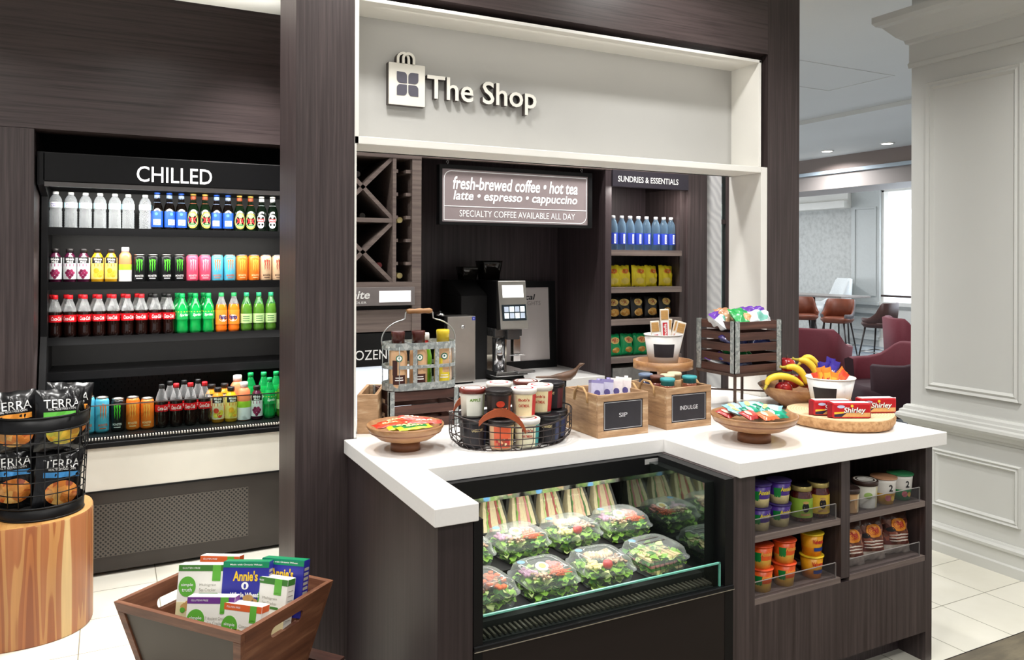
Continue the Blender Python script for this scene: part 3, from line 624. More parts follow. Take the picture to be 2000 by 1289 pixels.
# snack cabinet on the right of the case
sk = thing('snack_cabinet', 'dark wood cabinet with four open cubbies of cups and jars, right of the food case', 'cabinet', (0, 0, 0))
m = MB(); m.box(1.895, 1.998, 2.04, 2.45, 0.0, 0.863); m.build('stile', DW, sk)
m = MB(); m.box(2.427, 2.473, 2.04, 2.45, 0.42, 0.863); m.build('divider', DW, sk)
m = MB(); m.box(2.911, 2.95, 2.04, 2.94, 0.0, 0.862); m.build('side_panel', DW, sk)
m = MB(); m.box(1.998, 2.911, 2.43, 2.45, 0.10, 0.863); m.build('back_panel', DWP, sk)
for x0, x1, e in ((1.998, 2.427, 2.407), (2.473, 2.911, 2.884)):
    for z in (0.644, 0.425):
        m = MB(); m.box(x0, x1, 2.042, 2.43, z - 0.022, z); sh = m.build('shelf', LWX, sk)
        m = MB(); m.box(x0 + 0.001, e, 2.046, 2.050, z, z + 0.056); lp = m.build('acrylic_lip', ACRY, sh)
        m = MB(); m.box(x0 + 0.001, e, 2.0455, 2.0505, z + 0.0562, z + 0.0575); m.box(e - 0.0012, e, 2.0455, 2.0505, z, z + 0.0575); m.build('lip_edge', P('pale_acrylic_edge', '#8b8785', 0.3, var=0.02), lp)
m = MB(); m.box(1.998, 2.911, 2.04, 2.06, 0.121, 0.405); m.build('front_panel', DW, sk)
m = MB(); m.box(1.998, 2.911, 2.16, 2.18, 0.0, 0.125); m.build('toe_kick', DWP, sk)
# ------------------------------------------------------------------ bottles and cans of the chiller
def lt(parent, name, prof, mats, m=0, seg=18, cap0=True, cap1=True, c=(0, 0, 0)):
    mb = MB(); mb.lathe(prof, m, seg, c, cap0, cap1); return mb.build(name, mats, parent)
def cap_of(t, z, r, h, col, name='cap'):
    return lt(t, name, [(r, z), (r, z + h * 0.8), (r * 0.9, z + h)], P('cap_' + col[1:], col, 0.4, var=0.04), 0, 16)
COLA = P('dark_cola', '#1c0906', 0.06, var=0.1, spec=0.8)
LRED = P('label_red', '#d0101c', 0.35, var=0.02); LBLK = P('label_black', '#17161a', 0.4, var=0.02)
PET = clear('clear_bottle_plastic', '#e8eaec', 0.10, 0.6, 0.05)
def k_water():
    t = thing('water_bottle', '', 'bottle')
    pr = [(0.026, 0), (0.031, 0.004), (0.0315, 0.012)]
    for k in range(6): pr += [(0.0295, 0.018 + 0.013 * k), (0.0318, 0.0245 + 0.013 * k)]
    pr += [(0.028, 0.100), (0.0315, 0.112), (0.0315, 0.140), (0.0285, 0.158), (0.020, 0.174), (0.0135, 0.180), (0.0135, 0.187)]
    lt(t, 'bottle_body', pr, clear('ribbed_water_plastic', '#dde1e4', 0.24, 0.85, 0.06, '#f2f4f6'))
    cap_of(t, 0.183, 0.0145, 0.014, '#f2f3f4')
    m = MB(); m.lathe([(0.0322, 0.112), (0.0322, 0.141)], 0, 24, cap0=False, cap1=False); m.wraptext('Pure', 0.0327, 0.131, 0.026, 0.009, 1, bold=0.02, shear=0.2); m.wraptext('Life', 0.0327, 0.120, 0.022, 0.009, 1, bold=0.02, shear=0.2)
    m.patch(0.0326, 0.112, 0.141, -1.2, -0.75, 2); m.patch(0.0326, 0.112, 0.141, 0.75, 1.2, 2)
    m.build('label', [P('label_white', '#f4f6f8', 0.4, var=0.02), P('purple_print', '#5546a8', 0.5, var=0), P('aqua_print', '#a5d8e6', 0.5, var=0)], t); return t
def k_beer(style):
    t = thing('beer_bottle', '', 'bottle')
    glass = {'blue': P('dark_brown_glass', '#0c0806', 0.08, var=0, spec=0.8), 'green': P('dark_green_beer_glass', '#0b1a0c', 0.08, var=0, spec=0.8), 'white': P('deep_green_glass', '#0a140c', 0.08, var=0, spec=0.8)}[style]
    lt(t, 'bottle_body', [(0.028, 0), (0.0305, 0.005), (0.0305, 0.115), (0.027, 0.135), (0.0165, 0.165), (0.014, 0.20), (0.0145, 0.208)], glass)
    cap_of(t, 0.203, 0.0155, 0.010, {'blue': '#2458c0', 'green': '#c9a64b', 'white': '#e8e5dc'}[style])
    m = MB()
    if style == 'blue':
        m.patch(0.031, 0.018, 0.108, -1.35, 1.35, 0, 10); m.patch(0.0313, 0.03, 0.062, -0.55, 0.75, 1, 8)
        m.wraptext('BUD', 0.0316, 0.053, 0.026, 0.012, 2, bold=0.03); m.wraptext('LIGHT', 0.0316, 0.038, 0.030, 0.012, 2, bold=0.03); m.disc(0.0314, 0.092, 0.008, 0.008, 0, 3)
        mats = [P('label_blue', '#1c52c8', 0.35, var=0.03), P('label_paper', '#f0f2f5', 0.4, var=0), P('navy_print', '#12286e', 0.5, var=0), P('label_light_blue', '#4f9be0', 0.4, var=0)]
    elif style == 'green':
        m.disc(0.0310, 0.063, 0.036, 0.048, 0, 0, 24); m.disc(0.0313, 0.063, 0.030, 0.041, 0, 1, 24)
        m.wraptext('XX', 0.0317, 0.063, 0.050, 0.034, 2, bold=0.05); m.patch(0.0315, 0.036, 0.042, -0.5, 0.5, 3)
        mats = [P('label_gold', '#c8a548', 0.35, 0.4, var=0.04), P('label_pale_green', '#8fc07a', 0.4, var=0.05), P('label_red', '#d0101c'), P('label_dark_green', '#1d6a33', 0.4, var=0)]
    else:
        m.disc(0.0310, 0.078, 0.024, 0.026, 0, 0, 20); m.disc(0.0312, 0.045, 0.020, 0.022, 0, 0, 20); m.patch(0.0314, 0.060, 0.080, -0.6, 0.6, 1, 8); m.wraptext('STELLA', 0.0317, 0.070, 0.030, 0.008, 2, bold=0.02)
        mats = [P('label_paper', '#f0f2f5'), P('label_crimson', '#b3262c', 0.4, var=0), INKW]
    m.build('label', mats, t)
    n = MB(); n.patch(0.0195, 0.152, 0.158, -1.2, 1.2, 0); n.lathe([(0.0155, 0.175), (0.0149, 0.199)], 0, 16, cap0=False, cap1=False)
    n.build('neck_label', {'blue': P('label_silver_blue', '#9fb6e0', 0.35, var=0.03), 'green': P('label_red_gold', '#c2552f', 0.4, var=0.1), 'white': P('label_paper', '#f0f2f5')}[style], t); return t
def k_juice(fruit):
    t = thing('juice_bottle', '', 'bottle')
    liq = {'grape': '#4a1230', 'orange': '#f0b21a', 'apple': '#d98f1e'}[fruit]
    lt(t, 'bottle_body', [(0.027, 0), (0.031, 0.006), (0.031, 0.118), (0.029, 0.135), (0.021, 0.152), (0.0165, 0.158), (0.0165, 0.166)], P('juice_' + fruit, liq, 0.12, var=0.06, spec=0.7))
    cap_of(t, 0.163, 0.019, 0.021, '#1d1a1b')
    m = MB(); m.lathe([(0.0315, 0.02), (0.0315, 0.135)], 0, 22, cap0=False, cap1=False); m.patch(0.0318, 0.105, 0.138, -1.0, 1.0, 1); m.wraptext('Minute', 0.0322, 0.127, 0.040, 0.011, 2, bold=0.02); m.wraptext('Maid', 0.0322, 0.113, 0.030, 0.011, 2, bold=0.02)
    m.patch(0.0317, 0.088, 0.103, -1.6, 1.6, 3)
    pts = [(0, 0.03), (-0.010, 0.042), (0.010, 0.042), (0, 0.052), (-0.017, 0.054), (0.017, 0.054), (-0.008, 0.065), (0.008, 0.065)]
    for i, (x, z) in enumerate(pts):
        if fruit == 'grape' or i in (1, 2, 5, 6): m.disc(0.0319 + 0.0001 * i, z, 0.0085 if fruit == 'grape' else 0.014, 0.0085 if fruit == 'grape' else 0.014, x / 0.032, 4 + i % 2)
    mats = {'grape': [P('label_paper', '#f0f2f5'), LBLK, INKW, P('label_magenta', '#a02a6a', 0.4, var=0), P('grape_print', '#7a1743', 0.4, var=0.1), P('grape_print_light', '#9c2a58', 0.4, var=0.1)],
            'orange': [P('label_pale_yellow', '#f3dc7a', 0.4, var=0.03), LBLK, INKW, P('label_orange', '#ee7d1c', 0.4, var=0), P('orange_print', '#f5b32a', 0.4, var=0.1), P('lemon_print', '#e8dc4a', 0.4, var=0.1)],
            'apple': [P('label_cream', '#f0e2b8', 0.4, var=0.03), LBLK, INKW, P('label_amber', '#c9691a', 0.4, var=0), P('apple_print', '#d8452a', 0.4, var=0.1), P('lemon_print', '#e8dc4a')]}[fruit]
    m.build('label', mats, t); return t
def k_vitamin():
    t = thing('flavoured_water_bottle', '', 'bottle')
    lt(t, 'bottle_body', [(0.026, 0), (0.0325, 0.006), (0.0325, 0.115), (0.031, 0.13), (0.030, 0.15), (0.022, 0.163), (0.0165, 0.168), (0.0165, 0.172)], P('peach_drink', '#f0885e', 0.12, var=0.05))
    cap_of(t, 0.169, 0.0195, 0.026, '#f6eef0')
    m = MB(); m.lathe([(0.033, 0.006), (0.033, 0.068), (0.033, 0.10)], [0, 1], 22, cap0=False, cap1=False); m.build('label', [P('label_paper', '#f0f2f5'), P('label_lime', '#a6d838', 0.4, var=0)], t); return t
def k_can(body, claw, ink, n):
    t = thing('drink_can', '', 'can')
    bm_ = P('can_' + body[1:], body, 0.3, 0.15, var=0.05, vscale=60)
    lt(t, 'can_body', [(0.026, 0), (0.0325, 0.008), (0.033, 0.012), (0.033, 0.138), (0.0285, 0.150)], bm_, 0, 22)
    lt(t, 'can_top', [(0.0285, 0.1495), (0.0292, 0.155), (0.0275, 0.156), (0.027, 0.152)], STEEL, 0, 22)
    m = MB(); r = 0.0334
    for k, x in enumerate((-0.012, 0.0, 0.012)):
        zt = 0.128 + (0.003 if k == 1 else 0); zb = 0.062 - (0.008 if k == 1 else 0)
        pl = [(x - 0.0045, zt), (x + 0.006, zt - 0.004), (x + 0.003, zt - 0.016), (x + 0.0045, zt - 0.026), (x + 0.0022, zt - 0.04), (x + 0.003, zt - 0.05), (x, zb), (x - 0.0012, zt - 0.05), (x - 0.0025, zt - 0.038), (x - 0.001, zt - 0.024), (x - 0.0035, zt - 0.014)]
        m.add([(r * math.sin(a / r), -r * math.cos(a / r), z) for a, z in pl], [(0, 1, 2, 10), (2, 3, 9, 10), (3, 4, 8, 9), (4, 5, 7, 8), (5, 6, 7)])
    m.wraptext('MONSTER', r, 0.036, 0.046, 0.011, 1, bold=0.02); m.patch(r, 0.020, 0.024, -0.5, 0.5, 1)
    m.build('print', [P('claw_' + claw[1:], claw, 0.4, var=0.05), P('ink_' + ink[1:], ink, 0.4, var=0)], t); return t
def k_soda(style):
    t = thing('soda_bottle', '', 'bottle')
    prof = [(0.022, 0), (0.029, 0.004), (0.0325, 0.02), (0.030, 0.05), (0.0295, 0.07), (0.0325, 0.085), (0.0325, 0.125), (0.0315, 0.14), (0.027, 0.162), (0.0195, 0.185), (0.0145, 0.198), (0.0135, 0.212)]
    nb = len(prof) - 1
    if style in ('cola', 'zero'): mats, mm = [COLA, PET], [0] * 7 + [1] * (nb - 7)
    elif style == 'lime': mats, mm = [P('green_soda', '#0a9a45', 0.08, var=0.1, spec=0.8), clear('green_bottle_plastic', '#16b058', 0.45, 0.85, 0.05, '#7fe0a6')], [0] * 8 + [1] * (nb - 8)
    elif style == 'orange': mats, mm = [P('orange_soda', '#f2761a', 0.08, var=0.06, spec=0.8), PET], [0] * 8 + [1] * (nb - 8)
    else: mats, mm = [P('olive_soda', '#4a7a24', 0.08, var=0.2, spec=0.8), clear('pale_green_plastic', '#4f9a52', 0.35, 0.85, 0.05, '#a9d8a0')], [0] * 8 + [1] * (nb - 8)
    mb = MB(); mb.lathe(prof, mm, 18); mb.build('bottle_body', mats, t)
    cap_of(t, 0.208, 0.0148, 0.022, {'cola': '#d81a26', 'zero': '#1a1a1c', 'lime': '#12a85c', 'orange': '#2fae62', 'pale': '#2aa878'}[style])
    m = MB(); r = 0.0330
    if style in ('cola', 'zero'):
        m.lathe([(r, 0.086), (r, 0.124)], 0, 24, cap0=False, cap1=False); m.wraptext('Coca-Cola', r + 0.0004, 0.105, 0.056, 0.021, 1, bold=0.015, shear=0.3)
        if style == 'zero': m.patch(r + 0.0003, 0.086, 0.092, -1.6, 1.6, 2)
        m.build('label', [LRED, INKW, LBLK], t)
    elif style == 'lime':
        m.lathe([(r, 0.082), (r, 0.128)], 0, 24, cap0=False, cap1=False); m.wraptext('Sprite', r + 0.0004, 0.106, 0.048, 0.020, 1, bold=0.03, shear=0.25); m.patch(r + 0.0003, 0.123, 0.128, -1.5, 1.5, 2)
        m.build('label', [P('label_green', '#17a651', 0.4, var=0.03), P('pale_green_print', '#d7f5dd', 0.4, var=0), P('label_yellow', '#f2dd3a', 0.4, var=0)], t)
    elif style == 'orange':
        m.lathe([(r, 0.046), (r, 0.130)], 0, 24, cap0=False, cap1=False); m.disc(r + 0.0003, 0.083, 0.025, 0.020, 0, 2); m.wraptext('Fanta', r + 0.0006, 0.090, 0.048, 0.024, 1, bold=0.04, shear=0.1)
        m.build('label', [P('label_bright_orange', '#f58a2c', 0.4, var=0.03), P('navy_print', '#12286e'), P('label_paper', '#f0f2f5')], t)
    else:
        m.lathe([(r, 0.05), (r, 0.105)], 0, 24, cap0=False, cap1=False)
        for k in range(3): m.patch(r + 0.0003, 0.062 + 0.013 * k, 0.066 + 0.013 * k, -0.6, 0.6, 1)
        m.build('label', [P('label_sage', '#b6d493', 0.4, var=0.03), P('label_dark_green', '#1d6a33')], t)
    return t
KW = Kind(k_water()); KBb = Kind(k_beer('blue')); KBg = Kind(k_beer('green')); KBw = Kind(k_beer('white'))
KJg = Kind(k_juice('grape')); KJo = Kind(k_juice('orange')); KJa = Kind(k_juice('apple')); KV = Kind(k_vitamin())
KCk = Kind(k_can('#121415', '#4fd02f', '#e8e8e8', 0)); KCp = Kind(k_can('#e2506e', '#f2a0ae', '#f6d6da', 0)); KCb = Kind(k_can('#57b7d6', '#ee7a3c', '#e0662e', 0)); KCo = Kind(k_can('#ee7a26', '#f7b04a', '#f6d9a0', 0)); KCc = Kind(k_can('#cfae8c', '#9c3324', '#4a2a20', 0))
KSc = Kind(k_soda('cola')); KSz = Kind(k_soda('zero')); KSl = Kind(k_soda('lime')); KSo = Kind(k_soda('orange')); KSp = Kind(k_soda('pale'))
def row(items, y, z, rowname, group, rz=0.35):
    """items: (x, Kind, description, scale)"""
    cnt = {}; tot = {}
    for it in items: tot[it[2]] = tot.get(it[2], 0) + 1
    for it in items:
        d = it[2]; cnt[d] = cnt.get(d, 0) + 1
        lab = ('%s %s from the left, %s' % (ORD[cnt[d] - 1], d, rowname)) if tot[d] > 1 else '%s, %s' % (d, rowname)
        it[1].put((it[0], y + random.uniform(-.004, .004), z), lab, group, random.uniform(-rz, rz), None, it[3] if len(it) > 3 else None)
# top shelf
row([(x, KW, 'clear water bottle with white label') for x in (-0.254, -0.183, -0.114, -0.044, 0.028, 0.094, 0.179)] +
    [(x, KBb, 'blue labelled beer bottle') for x in (0.240, 0.303, 0.366, 0.555, 0.618)] + [(x, KBg, 'green labelled beer bottle') for x in (0.429, 0.492, 0.681, 0.744)] + [(x, KBw, 'white labelled beer bottle') for x in (0.807, 0.870)],
    4.84, 1.765, 'top chiller shelf', 'drinks on the top chiller shelf')
# second shelf
row([(-0.255, KJg, 'purple grape juice bottle'), (-0.187, KJg, 'purple grape juice bottle'), (-0.122, KJg, 'purple grape juice bottle'), (-0.056, KJo, 'yellow orange juice bottle'), (0.010, KJo, 'yellow orange juice bottle'), (0.080, KV, 'peach flavoured water bottle with white cap'),
     (0.152, KCk, 'black can with green claw mark'), (0.220, KCk, 'black can with green claw mark'), (0.288, KCk, 'black can with green claw mark'), (0.356, KCk, 'black can with green claw mark'),
     (0.424, KCp, 'pink can'), (0.492, KCp, 'pink can'), (0.560, KCb, 'sky blue can'), (0.628, KCb, 'sky blue can'), (0.696, KCo, 'orange can'), (0.764, KCo, 'orange can'), (0.832, KCc, 'tan can'), (0.900, KCc, 'tan can')],
    4.84, 1.475, 'second chiller shelf', 'drinks on the second chiller shelf', 0.2)
# third shelf, front row and the row behind it
front = [(-0.256 + 0.0697 * k, KSc, 'red capped cola bottle') for k in range(7)] + [(0.232, KSz, 'black capped cola bottle'), (0.302, KSz, 'black capped cola bottle')] + \
    [(0.372, KSl, 'green lime soda bottle'), (0.442, KSl, 'green lime soda bottle'), (0.512, KSl, 'green lime soda bottle'), (0.582, KSo, 'orange soda bottle'), (0.652, KSo, 'orange soda bottle'), (0.722, KSp, 'olive green soda bottle'), (0.792, KSp, 'olive green soda bottle'), (0.862, KSp, 'olive green soda bottle')]
row(front, 4.842, 1.180, 'third chiller shelf front', 'drinks at the front of the third chiller shelf')
row([(x - 0.02, k, d) for x, k, d in front[:12]], 4.915, 1.180, 'third chiller shelf back row', 'drinks in the back row of the third chiller shelf')
# the deck at the bottom, two rows
row([(-0.165, KCb, 'sky blue can', (1, 1, 1.25)), (-0.096, KCb, 'sky blue can', (1, 1, 1.25)), (-0.05 + .02, KCb, 'sky blue can', (1, 1, 1.18)), (0.044, KCk, 'black can with green claw mark', (1, 1, 1.1)), (0.114, KCo, 'orange can', (1, 1, 1.12)), (0.184, KCo, 'orange can', (1, 1, 1.05)),
     (0.254, KSz, 'cola bottle with dark label'), (0.326, KSc, 'red capped cola bottle'), (0.398, KSc, 'red capped cola bottle'), (0.470, KSc, 'red capped cola bottle'),
     (0.540, KJa, 'amber juice bottle', 1.05), (0.608, KJo, 'yellow orange juice bottle', 1.05), (0.678, KV, 'peach flavoured water bottle with white cap', 1.1), (0.748, KJg, 'purple grape juice bottle', 1.03), (0.818, KSl, 'green lime soda bottle'), (0.888, KSp, 'olive green soda bottle')],
    4.622, 0.70, 'front row at the chiller bottom', 'drinks in the front row at the bottom of the chiller', 0.2)
row([(0.300, KSz, 'cola bottle with dark cap', 1.02), (0.372, KSz, 'cola bottle with dark cap', 1.02), (0.444, KSz, 'cola bottle with dark cap', 1.02), (0.516, KJa, 'amber juice bottle', 1.1), (0.584, KJa, 'amber juice bottle', 1.1), (0.654, KV, 'red flavoured water bottle', 1.25), (0.726, KSl, 'green lime soda bottle', 1.1), (0.798, KSl, 'green lime soda bottle', 1.1), (0.868, KSl, 'green lime soda bottle', 1.1)],
    4.70, 0.70, 'second row at the chiller bottom', 'drinks in the second row at the bottom of the chiller', 0.2)

# ------------------------------------------------------------------ sundries shelves
def k_tallwater():
    t = thing('slim_water_bottle', '', 'bottle')
    lt(t, 'bottle_body', [(0.022, 0), (0.0285, 0.006), (0.0285, 0.135), (0.024, 0.165), (0.013, 0.188), (0.012, 0.198)], clear('blue_tinted_bottle', '#8fb0cc', 0.14, 0.65, 0.05, '#cfe2f2'), 0, 16)
    cap_of(t, 0.193, 0.0135, 0.018, '#eef0f3')
    m = MB(); m.patch(0.029, 0.035, 0.105, -1.3, 1.3, 0, 10); m.patch(0.0293, 0.04, 0.098, -0.22, 0.22, 1); m.wraptext('water', 0.0296, 0.069, 0.046, 0.010, 0, vertical=True)
    m.build('label', [P('label_royal_blue', '#2a3fa8', 0.4, var=0.03), P('label_paper', '#f0f2f5')], t); return t
k = Kind(k_tallwater())
for i, x in enumerate((2.748, 2.811, 2.874, 2.937, 3.000, 3.071, 3.134, 3.192)): k.put((x, 4.0, 1.669), '%s slim blue labelled water bottle from the left, sundries top shelf' % ORD[i], 'water bottles on the sundries shelf', 0.15 * (i % 3 - 1))
def bag_mesh(w, h, t, pick, nx=12, ny=16, wr=0.004, seed=1, crimp=0.09):
    rnd = random.Random(seed); mb = MB()
    def bulge(u, v):
        a = max(0, 1 - abs(2 * u - 1) ** 2.4) ** 0.6; b = max(0, 1 - abs(2 * v - 1) ** 3.2) ** 0.7
        return t / 2 * a * b
    ph = [rnd.uniform(0, 6.3) for _ in range(4)]
    def pt(u, v, s):
        e = 0.5 + (u - 0.5) * (1 - 0.05 * math.sin(pi * v)); d = bulge(u, v); x = (e - 0.5) * w; z = v * h
        d2 = d + (wr * math.sin(14 * u + ph[0]) * math.sin(9 * v + ph[1]) + wr * 0.6 * math.sin(23 * u * v + ph[2])) * min(1, d / (t * 0.25))
        return Vector((x, -s * d2, z + 0.002 * math.sin(20 * u + ph[3]) * (1 if v > 0.95 or v < 0.05 else 0)))
    for s in (1, -1):
        vs = [pt(i / nx, j / ny, s) for j in range(ny + 1) for i in range(nx + 1)]; fs = []; ms = []
        for j in range(ny):
            for i in range(nx):
                a = j * (nx + 1) + i; q = (a, a + 1, a + nx + 2, a + nx + 1)
                fs.append(q if s > 0 else q[::-1]); ms.append(pick((i + .5) / nx, (j + .5) / ny) if s > 0 else 0)
        mb.add(vs, fs, ms, True)
    mb.pt = pt; mb.w = w; mb.h = h
    def txt(tx, u, v, tw, th, m, bold=0.02, shear=0.0):
        f = lambda x, y: pt(max(0, min(1, u + x / w)), max(0, min(1, v + y / h)), 1) + Vector((0, -0.0018, 0))
        mb.text(tx, (0, 0, 0), tw, th, m, bold=bold, shear=shear, wrap=f)
    def oval(u, v, ru, rv, m, n=18, lift=0.0024):
        vs = [pt(u, v, 1) + Vector((0, -lift, 0))] + [pt(u + ru * k * math.cos(2 * pi * j / n), v + rv * k * math.sin(2 * pi * j / n), 1) + Vector((0, -lift, 0)) for k in (0.2, 0.4, 0.6, 0.8, 1) for j in range(n)]
        fs = [(0, 1 + j, 1 + (j + 1) % n) for j in range(n)] + [(q * n + 1 + j, q * n + n + 1 + j, q * n + n + 1 + (j + 1) % n, q * n + 1 + (j + 1) % n) for q in range(4) for j in range(n)]
        mb.add(vs, fs, m)
    mb.txt = txt; mb.oval = oval
    return mb
POT = spots('potato_chip_print', ['#c98f35', '#e5b455', '#f0d084', '#b97a2a'], 70, 0.4)
def k_chips(kind):
    t = thing('chip_bag', '', 'bag')
    if kind == 'yellow':
        mb = bag_mesh(0.105, 0.132, 0.05, lambda u, v: 0, seed=3); mb.oval(0.5, 0.70, 0.28, 0.13, 1); mb.oval(0.5, 0.70, 0.23, 0.10, 2); mb.txt("Lay's", 0.5, 0.70, 0.042, 0.018, 3, 0.03, 0.2); mb.oval(0.45, 0.25, 0.3, 0.14, 4)
        mats = [P('bag_yellow', '#ffea30', 0.3, var=0.05, vscale=20), P('bag_gold', '#f3b52a', 0.35, var=0), P('label_red', '#d0101c'), INKW, P('bag_lemon', '#f2e06a', 0.35, var=0.06)]
    elif kind == 'dark':
        mb = bag_mesh(0.10, 0.132, 0.045, lambda u, v: 0, seed=5); mb.oval(0.5, 0.74, 0.36, 0.17, 1); mb.oval(0.5, 0.74, 0.27, 0.11, 2); mb.txt("Lay's", 0.5, 0.74, 0.042, 0.018, 3, 0.03, 0.2); mb.oval(0.5, 0.27, 0.36, 0.18, 4)
        mats = [P('bag_black', '#1f2124', 0.3, var=0.1, vscale=20), P('bag_cream_gold', '#e6c878', 0.35, var=0.05), P('bag_rust', '#a8432c', 0.35, var=0), INKW, POT]
    else:
        mb = bag_mesh(0.105, 0.132, 0.05, lambda u, v: 0, seed=8); mb.oval(0.5, 0.70, 0.32, 0.16, 1); mb.oval(0.5, 0.70, 0.24, 0.11, 2); mb.txt("Lay's", 0.5, 0.70, 0.042, 0.018, 3, 0.03, 0.2); mb.oval(0.5, 0.25, 0.28, 0.13, 4)
        mats = [P('bag_green', '#12a562', 0.3, var=0.06, vscale=20), P('bag_cream_gold', '#e6c878'), P('label_red', '#d0101c'), INKW, POT]
    mb.build('bag_body', mats, t); return t
for kind, xs, z, nm in (('yellow', (2.752, 2.842, 2.940, 3.046, 3.150), 1.442, 'yellow potato chip bag'), ('dark', (2.753, 2.843, 2.931, 3.047, 3.150), 1.246, 'black potato chip bag'), ('green', (2.763, 2.862, 2.955, 3.050, 3.150), 1.018, 'green potato chip bag')):
    k = Kind(k_chips(kind))
    for i, x in enumerate(xs): k.put((x, 4.0 + 0.012 * (i % 2), z + 0.001), '%s %s from the left on the sundries shelves' % (ORD[i], nm), nm + 's', 0, (math.radians(-8), random.uniform(-.08, .08), random.uniform(-.18, .18)))
# ------------------------------------------------------------------ goods on the counter
BOWLW = wood('warm_bowl_wood', '#86593a', '#b98f63', 'x', 0.4, 22, 0.15, '#a0744c', coat=0.1)
BOWLD = wood('reddish_bowl_foot', '#6d4128', '#8f5c3a', 'x', 0.45, 22, 0.15)
PALEW = wood('weathered_pale_wood', '#7a5a3e', '#e2d0b4', 'x', 0.6, 26, 0.14, '#b08c68', bump=0.25)
SLATW = wood('red_brown_slat', '#35211b', '#694539', 'x', 0.5, 40, 0.06, '#4d3028', bump=0.2)
CHALK = P('chalkboard', '#211f26', 0.6, var=0.1, vscale=30)
def bowl(name, label, loc, R, foot, h, fh):
    t = thing(name, label, 'bowl', loc); b = fh
    m = MB(); m.lathe([(foot * 0.85, b), (R * 0.68, b + (h - b) * 0.20), (R * 0.92, b + (h - b) * 0.58), (R, h - 0.006), (R * 0.995, h), (R * 0.955, h - 0.001), (R * 0.88, b + (h - b) * 0.60), (R * 0.58, b + (h - b) * 0.30), (0.002, b + (h - b) * 0.16)], 0, 48, cap1=False); m.build('bowl_body', BOWLW, t)
    m = MB(); m.lathe([(foot, 0), (foot, fh * 0.7), (foot * 0.86, fh + 0.004)], 0, 32); m.build('foot', BOWLD, t)
    m = MB(); zz = b + (h - b) * 0.60; m.lathe([(R * 0.925, zz - .002), (R * 0.933, zz), (R * 0.936, zz + 0.002)], 0, 48, cap0=False, cap1=False); m.build('groove_line', BOWLD, t)
    return t
bowl('wooden_bowl', 'small turned wooden bowl of granola bars at the left end of the counter', (0.960, 2.715, T), 0.140, 0.054, 0.094, 0.030)
def bar_kind(name, w, h, t, base, band, word=None, ink=None, extra=None, cat='snack bar'):
    th = thing(name, '', cat)
    mb = bag_mesh(w, h, t, lambda u, v: (1 if 0.12 < u < 0.88 and abs(v - 0.5) < 0.32 else 0) if band else 0, 14, 6, 0.001, 2)
    if word: mb.txt(word, 0.5, 0.5, w * 0.5, h * 0.34, 2, 0.03, 0.1)
    if extra: mb.oval(0.25, 0.5, 0.12, 0.3, 3)
    mb.build('wrapper', [P('wrap_' + base[1:], base, 0.3, var=0.06, vscale=40), P('wrap_' + (band or base)[1:], band or base, 0.3, var=0.06, vscale=40), P('wrapink_' + (ink or '#ffffff')[1:], ink or '#ffffff', 0.4, var=0), P('wrap_' + (extra or base)[1:], extra or base, 0.3, var=0.05)], th)
    return Kind(th)
def lay(k, x, y, z, rz, lab, grp, tilt=0.0, roll=0.0):
    # wrapper stands in its own xz plane: lay it flat, spin it about z
    R = Matrix.Rotation(rz, 4, 'Z') @ Matrix.Rotation(roll, 4, 'Y') @ Matrix.Rotation(-pi / 2 + tilt, 4, 'X')
    o = k.put((0, 0, 0), lab, grp); o.rotation_euler = R.to_euler(); h = 0.02
    o.location = Vector((x, y, z)); return o
kred = bar_kind('granola_bar', 0.135, 0.038, 0.016, '#b5341f', '#c9552c', 'BAR', '#f0d9a0'); kgrn = bar_kind('granola_bar', 0.135, 0.038, 0.016, '#b3c02c', '#1f7a3c', 'BAR', '#f2e6a0'); kpnk = bar_kind('granola_bar', 0.13, 0.038, 0.015, '#b2463c', '#c96a58', 'BAR', '#f5dcc8')
g = 'bars in the left wooden bowl'
for k, dx, dy, dz, rz, lab in ((kred, -0.055, -0.02, 0.072, 0.25, 'red granola bar at the left of the small wooden bowl'), (kgrn, -0.015, -0.055, 0.066, 0.05, 'green and yellow granola bar lying at the bowl front, behind another'), (kgrn, 0.012, -0.085, 0.068, 0.12, 'frontmost green and yellow granola bar in the small wooden bowl'),
        (kpnk, 0.062, -0.03, 0.072, -0.35, 'dusty red granola bar at the right of the small wooden bowl'), (kred, -0.02, 0.035, 0.070, 0.45, 'red granola bar leaning up at the back of the bowl'), (kpnk, 0.035, 0.045, 0.074, -0.75, 'dusty red granola bar crossing the back of the small bowl'), (kred, 0.03, 0.0, 0.062, 0.0, 'red granola bar half buried in the middle of the small bowl')):
    lay(k, 0.960 + dx, 2.715 + dy, T + 0.020 + dz, rz, lab, g, 0.15)
bowl('wooden_bowl', 'wide turned wooden bowl of wrapped snacks in front of the metal stand', (2.20, 2.252, T), 0.163, 0.062, 0.103, 0.036)
g = 'wrapped snacks in the wide bowl'
kk = {c: bar_kind('snack_pack', 0.085, 0.06, 0.022, a, b, None, None, e, 'snack pack') for c, a, b, e in (('teal', '#0d7f63', '#12a07c', '#c8e4da'), ('sky', '#8cc3d6', '#b5dbe6', '#f2e38a'), ('red', '#a83030', '#c25046', '#e8c9b0'), ('orange', '#d8693a', '#e88f62', '#f6d7b0'))}
